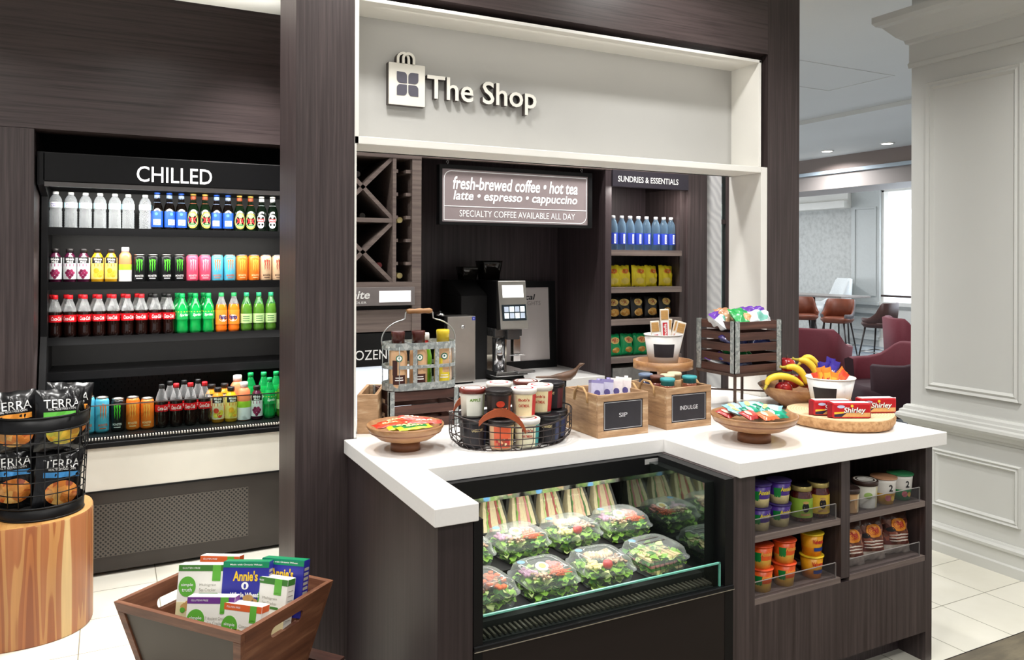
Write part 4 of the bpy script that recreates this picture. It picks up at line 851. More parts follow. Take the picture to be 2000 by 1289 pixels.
for c, dx, dy, dz, rz, lab in (('red', -0.095, 0.01, 0.098, 0.5, 'dull red snack pack at the left rim of the wide bowl'), ('sky', -0.06, 0.0, 0.106, 0.9, 'sky blue snack pack standing left of the bowl middle'), ('red', -0.045, -0.06, 0.098, 0.25, 'dark red snack pack at the front of the wide bowl'), ('orange', 0.012, -0.085, 0.094, 0.1, 'orange snack pack at the front rim of the wide bowl'),
        ('teal', 0.0, -0.02, 0.104, 0.3, 'teal snack pack in the middle of the wide bowl'), ('sky', 0.03, 0.03, 0.110, -0.4, 'sky blue snack pack at the back of the wide bowl'), ('sky', 0.055, -0.025, 0.105, -0.9, 'sky blue snack pack right of the bowl middle'), ('teal', 0.095, -0.045, 0.100, 0.15, 'teal snack pack at the front right of the wide bowl'), ('teal', 0.09, 0.02, 0.106, 0.5, 'teal snack pack at the right back of the wide bowl'), ('sky', -0.02, 0.055, 0.104, 0.2, 'sky blue snack pack half hidden at the bowl back'), ('teal', 0.062, -0.07, 0.092, -0.2, 'teal snack pack lying lowest at the right of the bowl')):
    lay(kk[c], 2.20 + dx, 2.252 + dy, T + dz, rz, lab, g, 0.35)

# slatted crate under the bottle carrier
def slat_crate(label, loc, wx, wy, h, n, gap, mat_=None, thick=0.009, wide=0.022):
    t = thing('slatted_crate', label, 'crate', loc); sh = (h - gap * (n - 1)) / n
    for nm, a, b in (('front', (thick / 2, 0), (wx - thick / 2, 0)),):
        pass
    sides = [((0.002, thick), (wx - 0.002, thick)), ((wx - thick, 0.002), (wx - thick, wy - 0.002)), ((wx - 0.002, wy - thick), (0.002, wy - thick)), ((thick, wy - 0.002), (thick, 0.002))]
    for i, (a, b) in enumerate(sides):
        m = MB()
        for j in range(n):
            z0 = j * (sh + gap); ax = i % 2 == 0
            if ax: m.box(0.003, wx - 0.003, a[1] - thick / 2, a[1] + thick / 2, z0, z0 + sh)
            else: m.box(a[0] - thick / 2, a[0] + thick / 2, 0.003, wy - 0.003, z0, z0 + sh)
        m.build('slatted_side', SLATW if i % 2 == 0 else wood('red_brown_slat_side', '#35211b', '#694539', 'y', 0.5, 40, 0.06, '#4d3028', bump=0.2), t, 0.0015)
    m = MB(); m.box(thick, wx - thick, thick, wy - thick, 0.0, 0.008); m.build('bottom_board', SLATW, t)
    for cx, sx in ((0, 1), (wx, -1)):
        for cy, sy in ((0, 1), (wy, -1)):
            m = MB(); xs = sorted((cx - sx * 0.001, cx + sx * wide)); ys = sorted((cy - sy * 0.001, cy + sy * 0.003)); m.box(xs[0], xs[1], ys[0] + (0.002 if sy > 0 else 0), ys[1] + (0.002 if sy > 0 else 0), 0.002, h + 0.004)
            xs = sorted((cx - sx * 0.001, cx + sx * 0.003)); ys = sorted((cy + sy * 0.001, cy + sy * wide)); m.box(xs[0], xs[1], ys[0], ys[1], 0.002, h + 0.004); m.build('corner_bracket', GALV, t)
    return t
slat_crate('dark slatted wooden crate upturned under the galvanised bottle carrier', (1.005, 3.035, T), 0.305, 0.22, 0.150, 3, 0.020)
# galvanised carrier
cz = T + 0.156
gc = thing('bottle_carrier', 'galvanised metal bottle carrier with a wood grip handle, standing on the slatted crate', 'carrier', (1.155, 3.10, cz))
def stad(hx, hy, z, n=10):
    r = hy; return [(hx - r + r * math.cos(a), r * math.sin(a), z) for a in [-pi / 2 + pi * j / n for j in range(n + 1)]] + [(-hx + r + r * math.cos(a), r * math.sin(a), z) for a in [pi / 2 + pi * j / n for j in range(n + 1)]]
for z0, z1, nm in ((0.0, 0.030, 'bottom_band'), (0.088, 0.102, 'middle_band'), (0.165, 0.193, 'top_band')):
    m = MB(); m.loft([stad(0.158, 0.075, z0), stad(0.158, 0.075, z1), stad(0.155, 0.072, z1), stad(0.155, 0.072, z0), stad(0.158, 0.075, z0)], 0, False, False, False); m.build(nm, GALV, gc)
m = MB(); m.loft([stad(0.156, 0.073, 0.001), stad(0.156, 0.073, 0.006)], 0, False); m.build('floor_plate', GALV, gc)
for x in (-0.045, 0.050):
    m = MB(); m.box(x - 0.009, x + 0.009, -0.0775, -0.0745, 0.004, 0.19); m.box(x - 0.009, x + 0.009, 0.0745, 0.0775, 0.004, 0.19); m.box(x - 0.002, x + 0.002, -0.0745, 0.0745, 0.165, 0.188); m.build('upright_strap', GALV, gc)
m = MB()
for a in range(-2, 3):
    for s in (-1, 1): x = s * (0.083 + 0.075 * math.cos(a * 0.6)); y = 0.075 * math.sin(a * 0.6); m.tube([(x, y, 0.01), (x, y, 0.18)], 0.0016, 0, 5)
m.build('end_wires', GALV, gc)
m = MB(); hp = []
for j in range(9): a = pi - (pi / 2 - 0.25) * j / 8; hp.append((-0.045 + 0.118 * math.cos(a), 0, 0.20 + 0.085 * math.sin(a)))
hp += [(-0.062, 0, 0.288), (-0.060, 0, 0.312), (-0.052, 0, 0.318)]
hp = [(-0.160, 0, 0.183)] + hp
pts = hp + [(-x, y, z) for x, y, z in hp[::-1]]
m.tube(pts, 0.0028, 0, 7); m.build('wire_handle', P('bright_wire', '#b9bcbc', 0.3, 0.8, var=0.05), gc)
m = MB(); m.M = Matrix.Translation((0, 0, 0.318)) @ Matrix.Rotation(pi / 2, 4, 'Y'); m.lathe([(0.008, -0.056), (0.0115, -0.045), (0.010, -0.02), (0.0118, 0), (0.010, 0.02), (0.0115, 0.045), (0.008, 0.056)], 0, 14); m.build('wood_grip', wood('grip_wood', '#7c532f', '#a97c4d', 'x', 0.5, 30, 0.1), gc)
def k_coffee(col, cap, lab):
    t = thing('coffee_drink_bottle', '', 'bottle')
    lt(t, 'bottle_body', [(0.026, 0), (0.031, 0.006), (0.0315, 0.015), (0.0315, 0.118), (0.029, 0.136), (0.022, 0.15), (0.020, 0.16), (0.0215, 0.168)], P('milky_coffee', '#d2a980', 0.1, var=0.04, coat=0.6))
    lt(t, 'cap_sleeve', [(0.0225, 0.156), (0.0225, 0.19), (0.0235, 0.192), (0.0235, 0.205), (0.021, 0.207)], P('sleeve_' + cap[1:], cap, 0.25, var=0.08), 0, 16)
    m = MB(); m.patch(0.0319, 0.018, 0.052, -0.7, 0.7, 0); m.patch(0.0319, 0.052, 0.105, -0.75, -0.2, 0); m.disc(0.0326, 0.112, 0.012, 0.012, 0, 1); m.disc(0.0328, 0.112, 0.0085, 0.0085, 0, 2); m.disc(0.0330, 0.113, 0.003, 0.004, 0, 1); m.patch(0.0323, 0.032, 0.036, -0.45, 0.45, 2); m.patch(0.0323, 0.041, 0.044, -0.4, 0.4, 2)
    m.build('label', [P('lab_' + lab[1:], lab, 0.4, var=0.05), P('emblem_green', '#1d6f54', 0.4, var=0), INKW], t); return t
kb = Kind(k_coffee('', '#4a211d', '#3c1a16')); ky = Kind(k_coffee('', '#d8bd2c', '#ead23a'))
g = 'drinks in the bottle carrier'
kb.put((1.052, 3.068, cz + 0.006), 'brown capped coffee drink at the left of the galvanised carrier', g, -0.2, None, (1.2, 1.2, 1.13)); kb.put((1.140, 3.068, cz + 0.006), 'brown capped coffee drink in the middle of the galvanised carrier', g, -0.2, None, (1.2, 1.2, 1.13)); ky.put((1.250, 3.072, cz + 0.006), 'yellow capped coffee drink at the right of the galvanised carrier', g, -0.2, None, (1.2, 1.2, 1.13))
t = thing('juice_pouch_bottle', 'green and red juice bottle with white cap at the back of the carrier', 'bottle', (1.195, 3.135, cz + 0.006), 0, g)
lt(t, 'bottle_body', [(0.024, 0), (0.028, 0.006), (0.028, 0.12), (0.02, 0.16), (0.014, 0.18), (0.014, 0.19)], [P('juice_lime_body', '#7cc22c', 0.2, var=0.1), P('juice_red_neck', '#cc2a22', 0.2, var=0.1)], [0, 0, 0, 1, 1]); cap_of(t, 0.187, 0.018, 0.03, '#f2f2f2')

# wire basket with paper tubs
BX, BY = 1.362, 2.655
WIRE = P('dark_bronze_wire', '#3a3130', 0.4, 0.5, var=0.1)
wb = thing('wire_basket', 'low oval dark wire basket with a leather handle, full of paper tubs', 'basket', (BX, BY, T))
m = MB(); rim = [(0.245 * math.cos(a), 0.175 * math.sin(a), 0.105 + 0.018 * math.cos(2 * a) ** 1) for a in [2 * pi * j / 48 for j in range(48)]]
m.tube(rim, 0.003, 0, 6, True); m.build('rim', WIRE, wb)
m = MB()
for f, z in ((0.86, 0.003), (0.97, 0.025), (1.0, 0.05), (1.0, 0.078)): m.tube([(0.245 * f * math.cos(a), 0.175 * f * math.sin(a), z * (1 + 0.17 * math.cos(2 * a) * z / 0.105)) for a in [2 * pi * j / 48 for j in range(48)]], 0.0018, 0, 5, True)
for j in range(36):
    a = 2 * pi * j / 36; pr = [(0.80, 0.0015), (0.88, 0.006), (0.975, 0.028), (1.0, 0.05), (1.0, 0.105 + 0.018 * math.cos(2 * a))]
    m.tube([(0.245 * f * math.cos(a), 0.175 * f * math.sin(a), z) for f, z in pr], 0.0015, 0, 5)
for k in range(-4, 5):
    x = 0.05 * k; hy = 0.15 * math.sqrt(max(0, 1 - (x / 0.215) ** 2)); m.tube([(x, -hy, 0.002), (x, hy, 0.002)], 0.0015, 0, 5)
    y = 0.036 * k; hx = 0.21 * math.sqrt(max(0, 1 - (y / 0.15) ** 2)); m.tube([(-hx, y, 0.002), (hx, y, 0.002)], 0.0015, 0, 5)
m.build('wire_mesh', WIRE, wb)
LEATH = P('tan_leather', '#9c4a26', 0.45, var=0.1, vscale=30)
for nm, sy in (('handle', -1), ('handle', 1)):
    m = MB(); pl = []
    for j in range(13):
        u = j / 12; x = -0.19 + 0.155 * u; a = math.asin(max(-1, min(1, x / 0.245))); zz = 0.105 + 0.055 * math.sin(pi * u) ** 0.7 - 0.03 * u; y = sy * (0.175 * math.cos(a) + 0.004); wd = 0.009 + 0.006 * math.sin(pi * u)
        pl.append([(x, y, zz - wd), (x, y, zz + wd), (x, y + sy * 0.004, zz + wd), (x, y + sy * 0.004, zz - wd)])
    m.loft(pl, 0, False); m.build(nm, LEATH, wb)
def tub(body, lid, side, word, ink, pic=None, emblem=None, h=0.105, rtop=0.049, rbot=0.041, cat='tub', lidtop=None, name='paper_tub'):
    t = thing(name, '', cat)
    lt(t, 'tub_body', [(rbot, 0), (rtop - 0.003, h - 0.02), (rtop - 0.003, h - 0.012)], P('tub_' + body[1:], body, 0.4, var=0.04), 0, 26)
    m = MB(); m.lathe([(rtop, h - 0.018), (rtop + 0.001, h - 0.003), (rtop - 0.002, h), (rtop - 0.006, h - 0.001), (0.001, h - 0.002)], [0, 0, 0, 1], 28)
    if lidtop: m.lathe([(rtop * 0.78, h - 0.0012), (rtop * 0.62, h - 0.0008)], 2, 28, cap0=False, cap1=False)
    m.build('lid', [P('lid_' + lid[1:], lid, 0.35, var=0.05), P('lidtop_' + (lidtop or lid)[1:] + ('w' if lidtop else ''), '#f1efea' if lidtop else lid, 0.4, var=0.06, vscale=60), P('lid_' + (lidtop or lid)[1:], lidtop or lid, 0.35, var=0.05)], t)
    rr = lambda z: rbot + (rtop - 0.003 - rbot) * z / (h - 0.02) + 0.0004
    m = MB(); z0, z1 = 0.006, h - 0.022
    m.patch(rr(z0), z0, z1, -0.75, 0.75, 0, 10, rr(z1)); m.patch(rr(z0) + .0001, z0, z1, 0.75, 1.5, 1, 6, rr(z1) + .0001)
    if emblem: m.disc(rr(0.055) + 0.0012, 0.055, 0.016, 0.012, 0, 3)
    if pic: m.patch(rr(0.012) + .0005, 0.012, 0.040, -0.6, 0.6, 4, 8, rr(0.040) + .0005)
    if word:
        for i, wd in enumerate(word): m.wraptext(wd, rr(0.07) + 0.0008, h - 0.040 - 0.021 * i, 0.030 + 0.012 * (len(wd) > 4), 0.011, 2, bold=0.02)
    m.build('label', [P('tubl_' + side[0][1:], side[0], 0.4, var=0.05), P('tubl_' + side[1][1:], side[1], 0.4, var=0.05), P('ink_' + ink[1:], ink, 0.4, var=0), P('tubl_' + (emblem or '#ffffff')[1:], emblem or '#ffffff', 0.4, var=0.05), pic or INKW], t); return Kind(t)
FRUITP = spots('berry_nut_print', ['#b3241f', '#e4c27a', '#7d3a1c', '#d8562c', '#f0d9a8'], 90, 0.4)
kA = tub('#e4e2d6', '#6d2a22', ('#e6e6da', '#cdd6b0'), ('APPLE',), '#6f9a2e', None, None, lidtop='#8a3a2c')
kR = tub('#2a1a17', '#1d1717', ('#2a1a17', '#8d3a22'), None, '#e8d8a8', FRUITP, '#c33b22')
kO = tub('#e9dfc8', '#efeae2', ('#ecdcae', '#c02a2a'), ("Bob's", 'OATMEAL'), '#b3362a', None, None, lidtop='#d0303c')
kT = tub('#e9e4cf', '#f1eee8', ('#e6e2c4', '#2f8f90'), ("Bob's", 'OATMEAL'), '#b3362a', None, None, lidtop='#d0303c')
kM = tub('#d9d2c2', '#5e2a23', ('#dcd6c6', '#b0a890'), None, '#6f5a3a', None, None, lidtop='#8a3a2c')
kD = tub('#15121a', '#131116', ('#17131b', '#1e2a52'), ('OVERNIGHT',), '#d8c694', None, None)
kN = tub('#1a1418', '#16131a', ('#1b1519', '#4b1420'), ('OVERNIGHT',), '#d8c694', None, None)
kS = tub('#e2b890', '#1d1717', ('#e0603a', '#d9c48c'), None, '#e8d8a8', FRUITP, None)
g = 'paper tubs in the wire basket'; zb = T + 0.004; zt = zb + 0.106
for k, dx, dy, z, rz, lab in (
    (kD, -0.165, -0.02, zb, 0.3, 'dark tub in the bottom layer at the left end of the basket'), (kS, -0.085, -0.085, zb, 0.1, 'orange labelled tub in the bottom layer behind the basket front'), (kT, 0.010, -0.105, zb, 0.0, 'teal striped oatmeal tub at the front bottom of the wire basket'), (kD, 0.115, -0.075, zb, -0.1, 'dark blue printed tub at the bottom right of the basket'), (kD, 0.185, -0.01, zb, -0.25, 'dark tub in the bottom layer at the right end of the basket'),
    (kN, -0.06, 0.055, zb, 0, 'dark tub at the bottom back left of the basket'), (kN, 0.05, 0.06, zb, 0, 'dark tub at the bottom back middle of the basket'), (kN, 0.150, 0.085, zb, 0, 'dark tub at the bottom back right of the basket'), (kN, -0.130, 0.085, zb, 0, 'dark tub at the bottom far left back of the basket'),
    (kA, -0.160, 0.005, zt, 0.25, 'maroon lidded apple tub at the top left of the wire basket'), (kR, -0.085, -0.062, zt, 0.15, 'black lidded tub with red food picture behind the leather handle'), (kO, 0.012, -0.075, zt, 0.0, 'white lidded oatmeal tub at the top front of the basket'), (kO, 0.105, -0.035, zt, -0.1, 'white lidded oatmeal tub right of the front one'),
    (kO, -0.012, 0.085, zt, 0.1, 'white lidded oatmeal tub at the back of the basket'), (kM, 0.100, 0.075, zt, 0.0, 'maroon lidded tub at the top back of the basket'), (kN, 0.182, 0.01, zt, -0.3, 'black lidded dark tub at the top right end of the basket')):
    k.put((BX + dx, BY + dy, z), lab, g, rz - 0.45)

# SIP and INDULGE boxes
def sign_box(label, loc, w, d, h, word):
    t = thing('wooden_box', label, 'box', loc); th = 0.014
    m = MB(); m.box(th, w - th, d - th, d, 0.006, h); m.build('back_board', PALEW, t, 0.002)
    PY = wood('weathered_pale_wood_side', '#7a5a3e', '#d8bd98', 'y', 0.6, 26, 0.14, '#a98560', bump=0.25)
    for x in (0, w - th): m = MB(); m.box(x, x + th, th, d, 0, h); m.build('side_board', PY, t, 0.002)
    m = MB(); m.box(th, w - th, th, d - th, 0, 0.012); m.build('bottom_board', PALEW, t)
    m = MB(); fr = 0.026; m.box(0, w, 0, th, 0, fr); m.box(0, w, 0, th, h - fr, h); m.box(0, fr, 0, th, fr, h - fr); m.box(w - fr, w, 0, th, fr, h - fr); m.build('front_frame', PALEW, t, 0.0015)
    m = MB(); m.box(fr - 0.002, w - fr + 0.002, 0.003, 0.010, fr - 0.002, h - fr + 0.002)
    m.ring(rrect(fr + 0.005, w - fr - 0.005, fr + 0.005, h - fr - 0.005, 0.001, 1), rrect(fr + 0.0065, w - fr - 0.0065, fr + 0.0065, h - fr - 0.0065, 0.001, 1), (0, 0.003, 0), X, Z, 0.0006, 1)
    m.text(word, (w / 2, 0.003, h / 2), 0.017 * len(word) * 0.78, 0.017, 1, off=0.0008, bold=0.01); m.build('chalkboard_sign', [CHALK, P('chalk_line', '#c9c8cc', 0.6, var=0)], t)
    for x in (-0.003, w + 0.003):
        m = MB(); m.tube([(x, d * 0.30, h - 0.04), (x, d * 0.32, h - 0.005), (x, d * 0.42, h + 0.016), (x, d * 0.58, h + 0.016), (x, d * 0.68, h - 0.005), (x, d * 0.70, h - 0.04)], 0.005, 0, 7); m.build('rope_handle', P('rope', '#b89466', 0.8, var=0.2, vscale=120), t)
    return t
sign_box('weathered wooden box with black SIP sign, holding milk cartons', (1.678, 2.54, T), 0.238, 0.245, 0.166, 'SIP')
sign_box('weathered wooden box with black INDULGE sign, holding small jars', (2.012, 2.545, T), 0.234, 0.26, 0.168, 'INDULGE')
def k_carton(base, top):
    t = thing('drink_carton', '', 'carton'); m = MB(); m.box(-0.026, 0.026, -0.018, 0.018, 0, 0.125); m.build('carton_body', [P('carton_' + base[1:], base, 0.4, var=0.08, vscale=50)], t, 0.001)
    m = MB(); m.prism([(-0.026, 0), (0.026, 0), (0.026, 0.012), (-0.026, 0.012)], (0, 0.018, 0.125), X, Z, 0.036); m.lathe([(0.008, 0.125), (0.008, 0.1445)], 0, 10, (0.008, -0.004, 0)); m.build('top_and_cap', P('carton_' + top[1:], top, 0.4, var=0.05), t)
    m = MB(); m.disc(10, 0, 0.0001, 0.0001); m = MB()
    m.prism(circ(0.013, 14, cx=0, cy=0.085), (0, -0.018, 0), X, Z, 0.0006, 0)
    for k in range(4): m.box(-0.018, 0.018, -0.0186, -0.018, 0.025 + 0.012 * k, 0.029 + 0.012 * k, 1)
    m.build('front_print', [P('carton_print_violet', '#5d5490', 0.4, var=0.1), P('carton_print_grey', '#a49cb8', 0.4, var=0)], t); return Kind(t)
kc1 = k_carton('#c7c3dc', '#8f86b8'); kc2 = k_carton('#e9dfe0', '#f2ecea')
for i, (k, dx, lab) in enumerate(((kc1, 0.050, 'lilac drink carton at the left in the SIP box'), (kc1, 0.100, 'lilac drink carton second from the left in the SIP box'), (kc2, 0.148, 'white drink carton second from the right in the SIP box'), (kc2, 0.194, 'white drink carton at the right in the SIP box'))):
    k.put((1.678 + dx, 2.64 + 0.004 * i, T + 0.071), lab, 'cartons in the SIP box', -0.25, (math.radians(-10), math.radians(6), -0.25))
m = MB(); m.box(1.700, 1.895, 2.565, 2.765, T + 0.012, T + 0.068); tag(m.build('cardboard_riser', P('kraft_card', '#9a7a54', 0.8, var=0.1)), 'plain card riser inside the SIP box under the cartons', 'riser')
m = MB(); m.box(2.03, 2.228, 2.575, 2.785, T + 0.012, T + 0.088); tag(m.build('cardboard_riser', P('kraft_card', '#9a7a54')), 'plain card riser inside the INDULGE box under the jars', 'riser')
def k_jar(body, lid, lr=0.027, h=0.105, clearbody=False):
    t = thing('treat_jar', '', 'jar'); lt(t, 'jar_body', [(0.026, 0), (0.031, 0.005), (0.031, h - 0.028), (lr, h - 0.02)], P('jar_' + body[1:], body, 0.1, var=0.2, vscale=80, coat=0.8), 0, 20)
    lt(t, 'lid', [(lr + 0.001, h - 0.022), (lr + 0.001, h - 0.006), (lr + 0.004, h - 0.005), (lr + 0.004, h + 0.006), (lr, h + 0.008)], P('lid_' + lid[1:], lid, 0.35, var=0.06), 0, 20); return Kind(t)
kj1 = k_jar('#8a4a32', '#3b9ba2'); kj2 = k_jar('#c9a37a', '#e0cfae'); kj3 = k_jar('#7a3b32', '#6b4438'); kj4 = k_jar('#3a4568', '#6d7f9c')
g = 'jars in the INDULGE box'
for k, x, y, lab in ((kj1, 2.060, 2.600, 'teal lidded jar at the front left of the INDULGE box'), (kj1, 2.188, 2.615, 'teal lidded jar at the front right of the INDULGE box'), (kj2, 2.130, 2.690, 'cream lidded jar in the middle of the INDULGE box'), (kj3, 2.068, 2.680, 'brown lidded jar behind the left teal jar'), (kj4, 2.062, 2.752, 'blue-grey jar at the back left of the INDULGE box'), (kj2, 2.196, 2.725, 'pinkish treat jar at the back right of the INDULGE box')):
    k.put((x, y, T + 0.089), lab, g)

# wooden tray on its pedestal with a white bucket of wafer packs
tx, ty = 2.365, 3.02; tz = 1.102
ts = thing('tray_stand', 'round wooden tray stand behind the INDULGE box', 'stand', (tx, ty, T))
m = MB(); zt_ = tz - T; m.lathe([(0.135, zt_ - 0.014), (0.142, zt_ - 0.012), (0.142, zt_ + 0.026), (0.130, zt_ + 0.026), (0.130, zt_), (0.001, zt_)], 0, 40); m.build('tray', BOWLW, ts)
m = MB(); m.lathe([(0.085, 0), (0.085, 0.012), (0.03, 0.03), (0.022, 0.08), (0.03, zt_ - 0.02), (0.06, zt_ - 0.013)], 0, 28); m.build('pedestal', BOWLW, ts)
def bucket(label, loc, r0, r1, h, mat_, sign_a, sw, sz0, sz1):
    t = thing('metal_bucket', label, 'bucket', loc)
    m = MB(); m.lathe([(r0, 0), (r1, h), (r1 - 0.003, h), (r0 - 0.002, 0.004), (0.001, 0.004)], 0, 32, cap1=False); m.build('bucket_body', mat_, t)
    m = MB(); m.tube([((r1 + 0.001) * math.cos(a), (r1 + 0.001) * math.sin(a), h) for a in [2 * pi * j / 32 for j in range(32)]], 0.0028, 0, 6, True); m.build('rolled_rim', mat_, t)
    m = MB(); rr = lambda z: r0 + (r1 - r0) * z / h + 0.0012; m.patch(rr(sz0), sz0, sz1, sign_a - sw, sign_a + sw, 0, 10, rr(sz1)); m.build('chalkboard_label', CHALK, t); return t
BWH = P('white_enamel', '#dcd9d6', 0.4, var=0.04, vscale=12)
bucket('white metal bucket with black label on the round tray, holding wafer packs', (tx, ty, tz), 0.068, 0.089, 0.148, BWH, -0.60, 0.62, 0.045, 0.108)
def k_wafer():
    t = thing('wafer_pack', '', 'snack pack')
    m = MB(); m.box(-0.021, 0.021, -0.007, 0.007, 0, 0.2); m.build('tray', P('wafer_tray', '#e5dccd', 0.4, var=0.04), t, 0.002)
    m = MB(); m.box(-0.016, 0.016, -0.0085, -0.007, 0.150, 0.194)
    for k in range(4): m.box(-0.017, 0.017, -0.0092, -0.0085, 0.153 + 0.010 * k, 0.160 + 0.010 * k)
    m.build('crackers', P('cracker_tan', '#c69a5c', 0.6, var=0.12, vscale=60), t)
    m = MB(); m.box(-0.018, 0.018, -0.0088, -0.007, 0.06, 0.144); m.box(-0.011, 0.011, -0.0094, -0.0088, 0.068, 0.136, 1); m.text('nutella', (0, -0.0094, 0.102), 0.058, 0.013, 2, ux=Z, uy=-X, off=0.0005, bold=0.02); m.build('label', [P('label_paper', '#f0f2f5'), P('label_scarlet', '#c3202c', 0.4, var=0.05), INKW], t); return Kind(t)
kw = k_wafer(); g = 'wafer packs in the white bucket'
for dx, dy, dz, ry, rx, lab in ((-0.060, -0.022, 0.018, -0.10, 0.10, 'wafer pack at the left of the white bucket'), (-0.004, -0.030, 0.072, -0.05, 0.05, 'tallest wafer pack in the middle of the white bucket'), (0.050, -0.032, 0.014, 0.20, 0.12, 'wafer pack leaning right in the white bucket'), (0.030, 0.025, 0.022, 0.10, -0.08, 'wafer pack standing behind, right of the middle one'), (0.058, 0.01, 0.016, 0.24, -0.02, 'hindmost right wafer pack in the white bucket')):
    kw.put((tx + dx * 0.75, ty + dy * 0.75, tz + dz), lab, g, 0, (rx, ry, -0.45))

# iron stand with the big slatted crate
sx, sy = 2.52, 2.70
st = thing('iron_stand', 'rusty iron frame stand under the slatted crate of snack packs', 'stand', (sx, sy, T))
IRON = P('rusty_iron', '#54433b', 0.6, 0.4, var=0.2, vscale=40); hz = 0.172
for x in (0.005, 0.285):
    for y in (0.005, 0.255): m = MB(); m.bar((x, y, 0), (x, y, hz), 0.010, 0.010, 0, up=X); m.build('leg', IRON, st)
m = MB()
for a, b in (((0, 0), (0.29, 0)), ((0.29, 0), (0.29, 0.26)), ((0.29, 0.26), (0, 0.26)), ((0, 0.26), (0, 0))): m.bar((a[0], a[1], hz - 0.004), (b[0], b[1], hz - 0.004), 0.012, 0.012)
m.build('top_frame', IRON, st)
m = MB(); m.bar((0.005, 0.255, 0.075), (0.285, 0.005, 0.075), 0.007, 0.007); m.build('stretcher', IRON, st)
slat_crate('large dark slatted crate with galvanised corners on the iron stand, full of snack packs', (sx, sy, T + hz + 0.002), 0.29, 0.26, 0.235, 5, 0.014, wide=0.030)
cz2 = T + hz + 0.012
def k_pack(cols, seed):
    t = thing('snack_packet', '', 'bag'); mb = bag_mesh(0.13, 0.105, 0.052, lambda u, v: 1 if v > 0.62 else (2 if (u - 0.55) ** 2 + (v - 0.35) ** 2 < 0.05 else 0), 14, 14, 0.008, seed)
    mb.build('packet_body', [P('pk_' + c[1:], c, 0.25, var=0.06, vscale=30) if isinstance(c, str) else c for c in cols], t); return Kind(t)
PRZ = spots('pretzel_print', ['#d89a5c', '#f0d2a4', '#c67a3c', '#f6ead0'], 60, 0.4)
kp = {'violet': k_pack(['#dfe6ea', '#6a3aa8', '#7fc4b4'], 3), 'green': k_pack(['#3aa85e', '#27a04c', PRZ], 4), 'tan': k_pack(['#c89a78', '#b8845f', '#e0bd9a'], 6), 'blue': k_pack(['#28305e', '#3a2c6a', '#9aa6d0'], 9)}
g = 'snack packets in the large crate'
for c, dx, dy, dz, rx, rz, lab in (('violet', 0.05, 0.14, 0.178, -1.1, 0.7, 'violet and white packet poking out at the crate left'), ('tan', 0.10, 0.15, 0.190, -1.0, 0.3, 'tan packet lying at the top back of the large crate'), ('green', 0.115, 0.075, 0.190, -0.95, 0.15, 'green pretzel packet at the top of the large crate'), ('violet', 0.185, 0.06, 0.196, -0.95, -0.1, 'violet packet at the front right of the large crate'), ('violet', 0.205, 0.14, 0.190, -1.0, -0.35, 'violet packet at the back right of the large crate'), ('tan', 0.15, 0.19, 0.185, -1.2, 0.0, 'tan packet at the very back of the large crate'),
        ('blue', 0.08, 0.07, 0.12, -1.2, 0.4, 'dark blue packet seen between the crate slats, upper left'), ('blue', 0.20, 0.06, 0.115, -1.3, 0.0, 'dark blue packet seen between the crate slats, right'), ('green', 0.13, 0.10, 0.06, -1.3, 0.3, 'green packet low in the large crate'), ('blue', 0.19, 0.16, 0.05, -1.3, 0.3, 'dark blue packet at the crate bottom'), ('violet', 0.08, 0.16, 0.02, -1.3, 0.2, 'violet packet at the crate bottom'), ('blue', 0.08, 0.06, 0.03, -1.3, 0.2, 'dark blue packet at the crate bottom front')):
    kp[c].put((sx + dx, sy + dy - 0.04, cz2 + dz + (0.012 if dz > 0.17 else -0.004)), lab, g, 0, (rx + (0.2 if dz > 0.17 else 0), 0, rz))

# tree slice board, bucket of chocolate bars, cookie packs
BX2, BY2 = 2.772, 2.335
bd = thing('tree_slice_board', 'round live-edge tree slice board near the counter front right', 'board', (BX2, BY2, T))
rnd = random.Random(4); R_ = [0.216 * (1 + 0.02 * math.sin(3 * a + 1) + 0.012 * math.sin(7 * a)) for a in [2 * pi * j / 60 for j in range(60)]]
BARK = spots('rough_bark', ['#6d4a2e', '#a5794e', '#c59a6c', '#86603c'], 60, 0.85, False)
m = MB(); m.loft([[(R_[j] * f * math.cos(2 * pi * j / 60), R_[j] * f * math.sin(2 * pi * j / 60), z + (0.0012 * math.sin(j * 1.7) if 0 < z < 0.05 else 0)) for j in range(60)] for f, z in ((0.90, 0.0), (0.96, 0.006), (1.0, 0.02), (1.01, 0.038), (0.985, 0.047))], 0, True, True, False); m.build('bark_edge', BARK, bd)
def rings():
    mt, nt, b, out = nodes('tree_ring_wood'); tc = nt.nodes.new('ShaderNodeTexCoord'); w = nt.nodes.new('ShaderNodeTexWave'); w.wave_type = 'RINGS'; w.rings_direction = 'Z'; w.inputs['Scale'].default_value = 28; w.inputs['Distortion'].default_value = 2
    r = nt.nodes.new('ShaderNodeValToRGB'); r.color_ramp.elements[0].color = lin('#d8bb90'); r.color_ramp.elements[1].color = lin('#e9d3ae'); nt.links.new(tc.outputs['Object'], w.inputs['Vector']); nt.links.new(w.outputs['Fac'], r.inputs['Fac']); nt.links.new(r.outputs['Color'], b.inputs['Base Color']); b.inputs['Roughness'].default_value = 0.6; return mt
m = MB(); m.loft([[(R_[j] * 0.985 * math.cos(2 * pi * j / 60), R_[j] * 0.985 * math.sin(2 * pi * j / 60), z) for j in range(60)] for z in (0.046, 0.05)], 0, False); m.build('cut_face', rings(), bd)
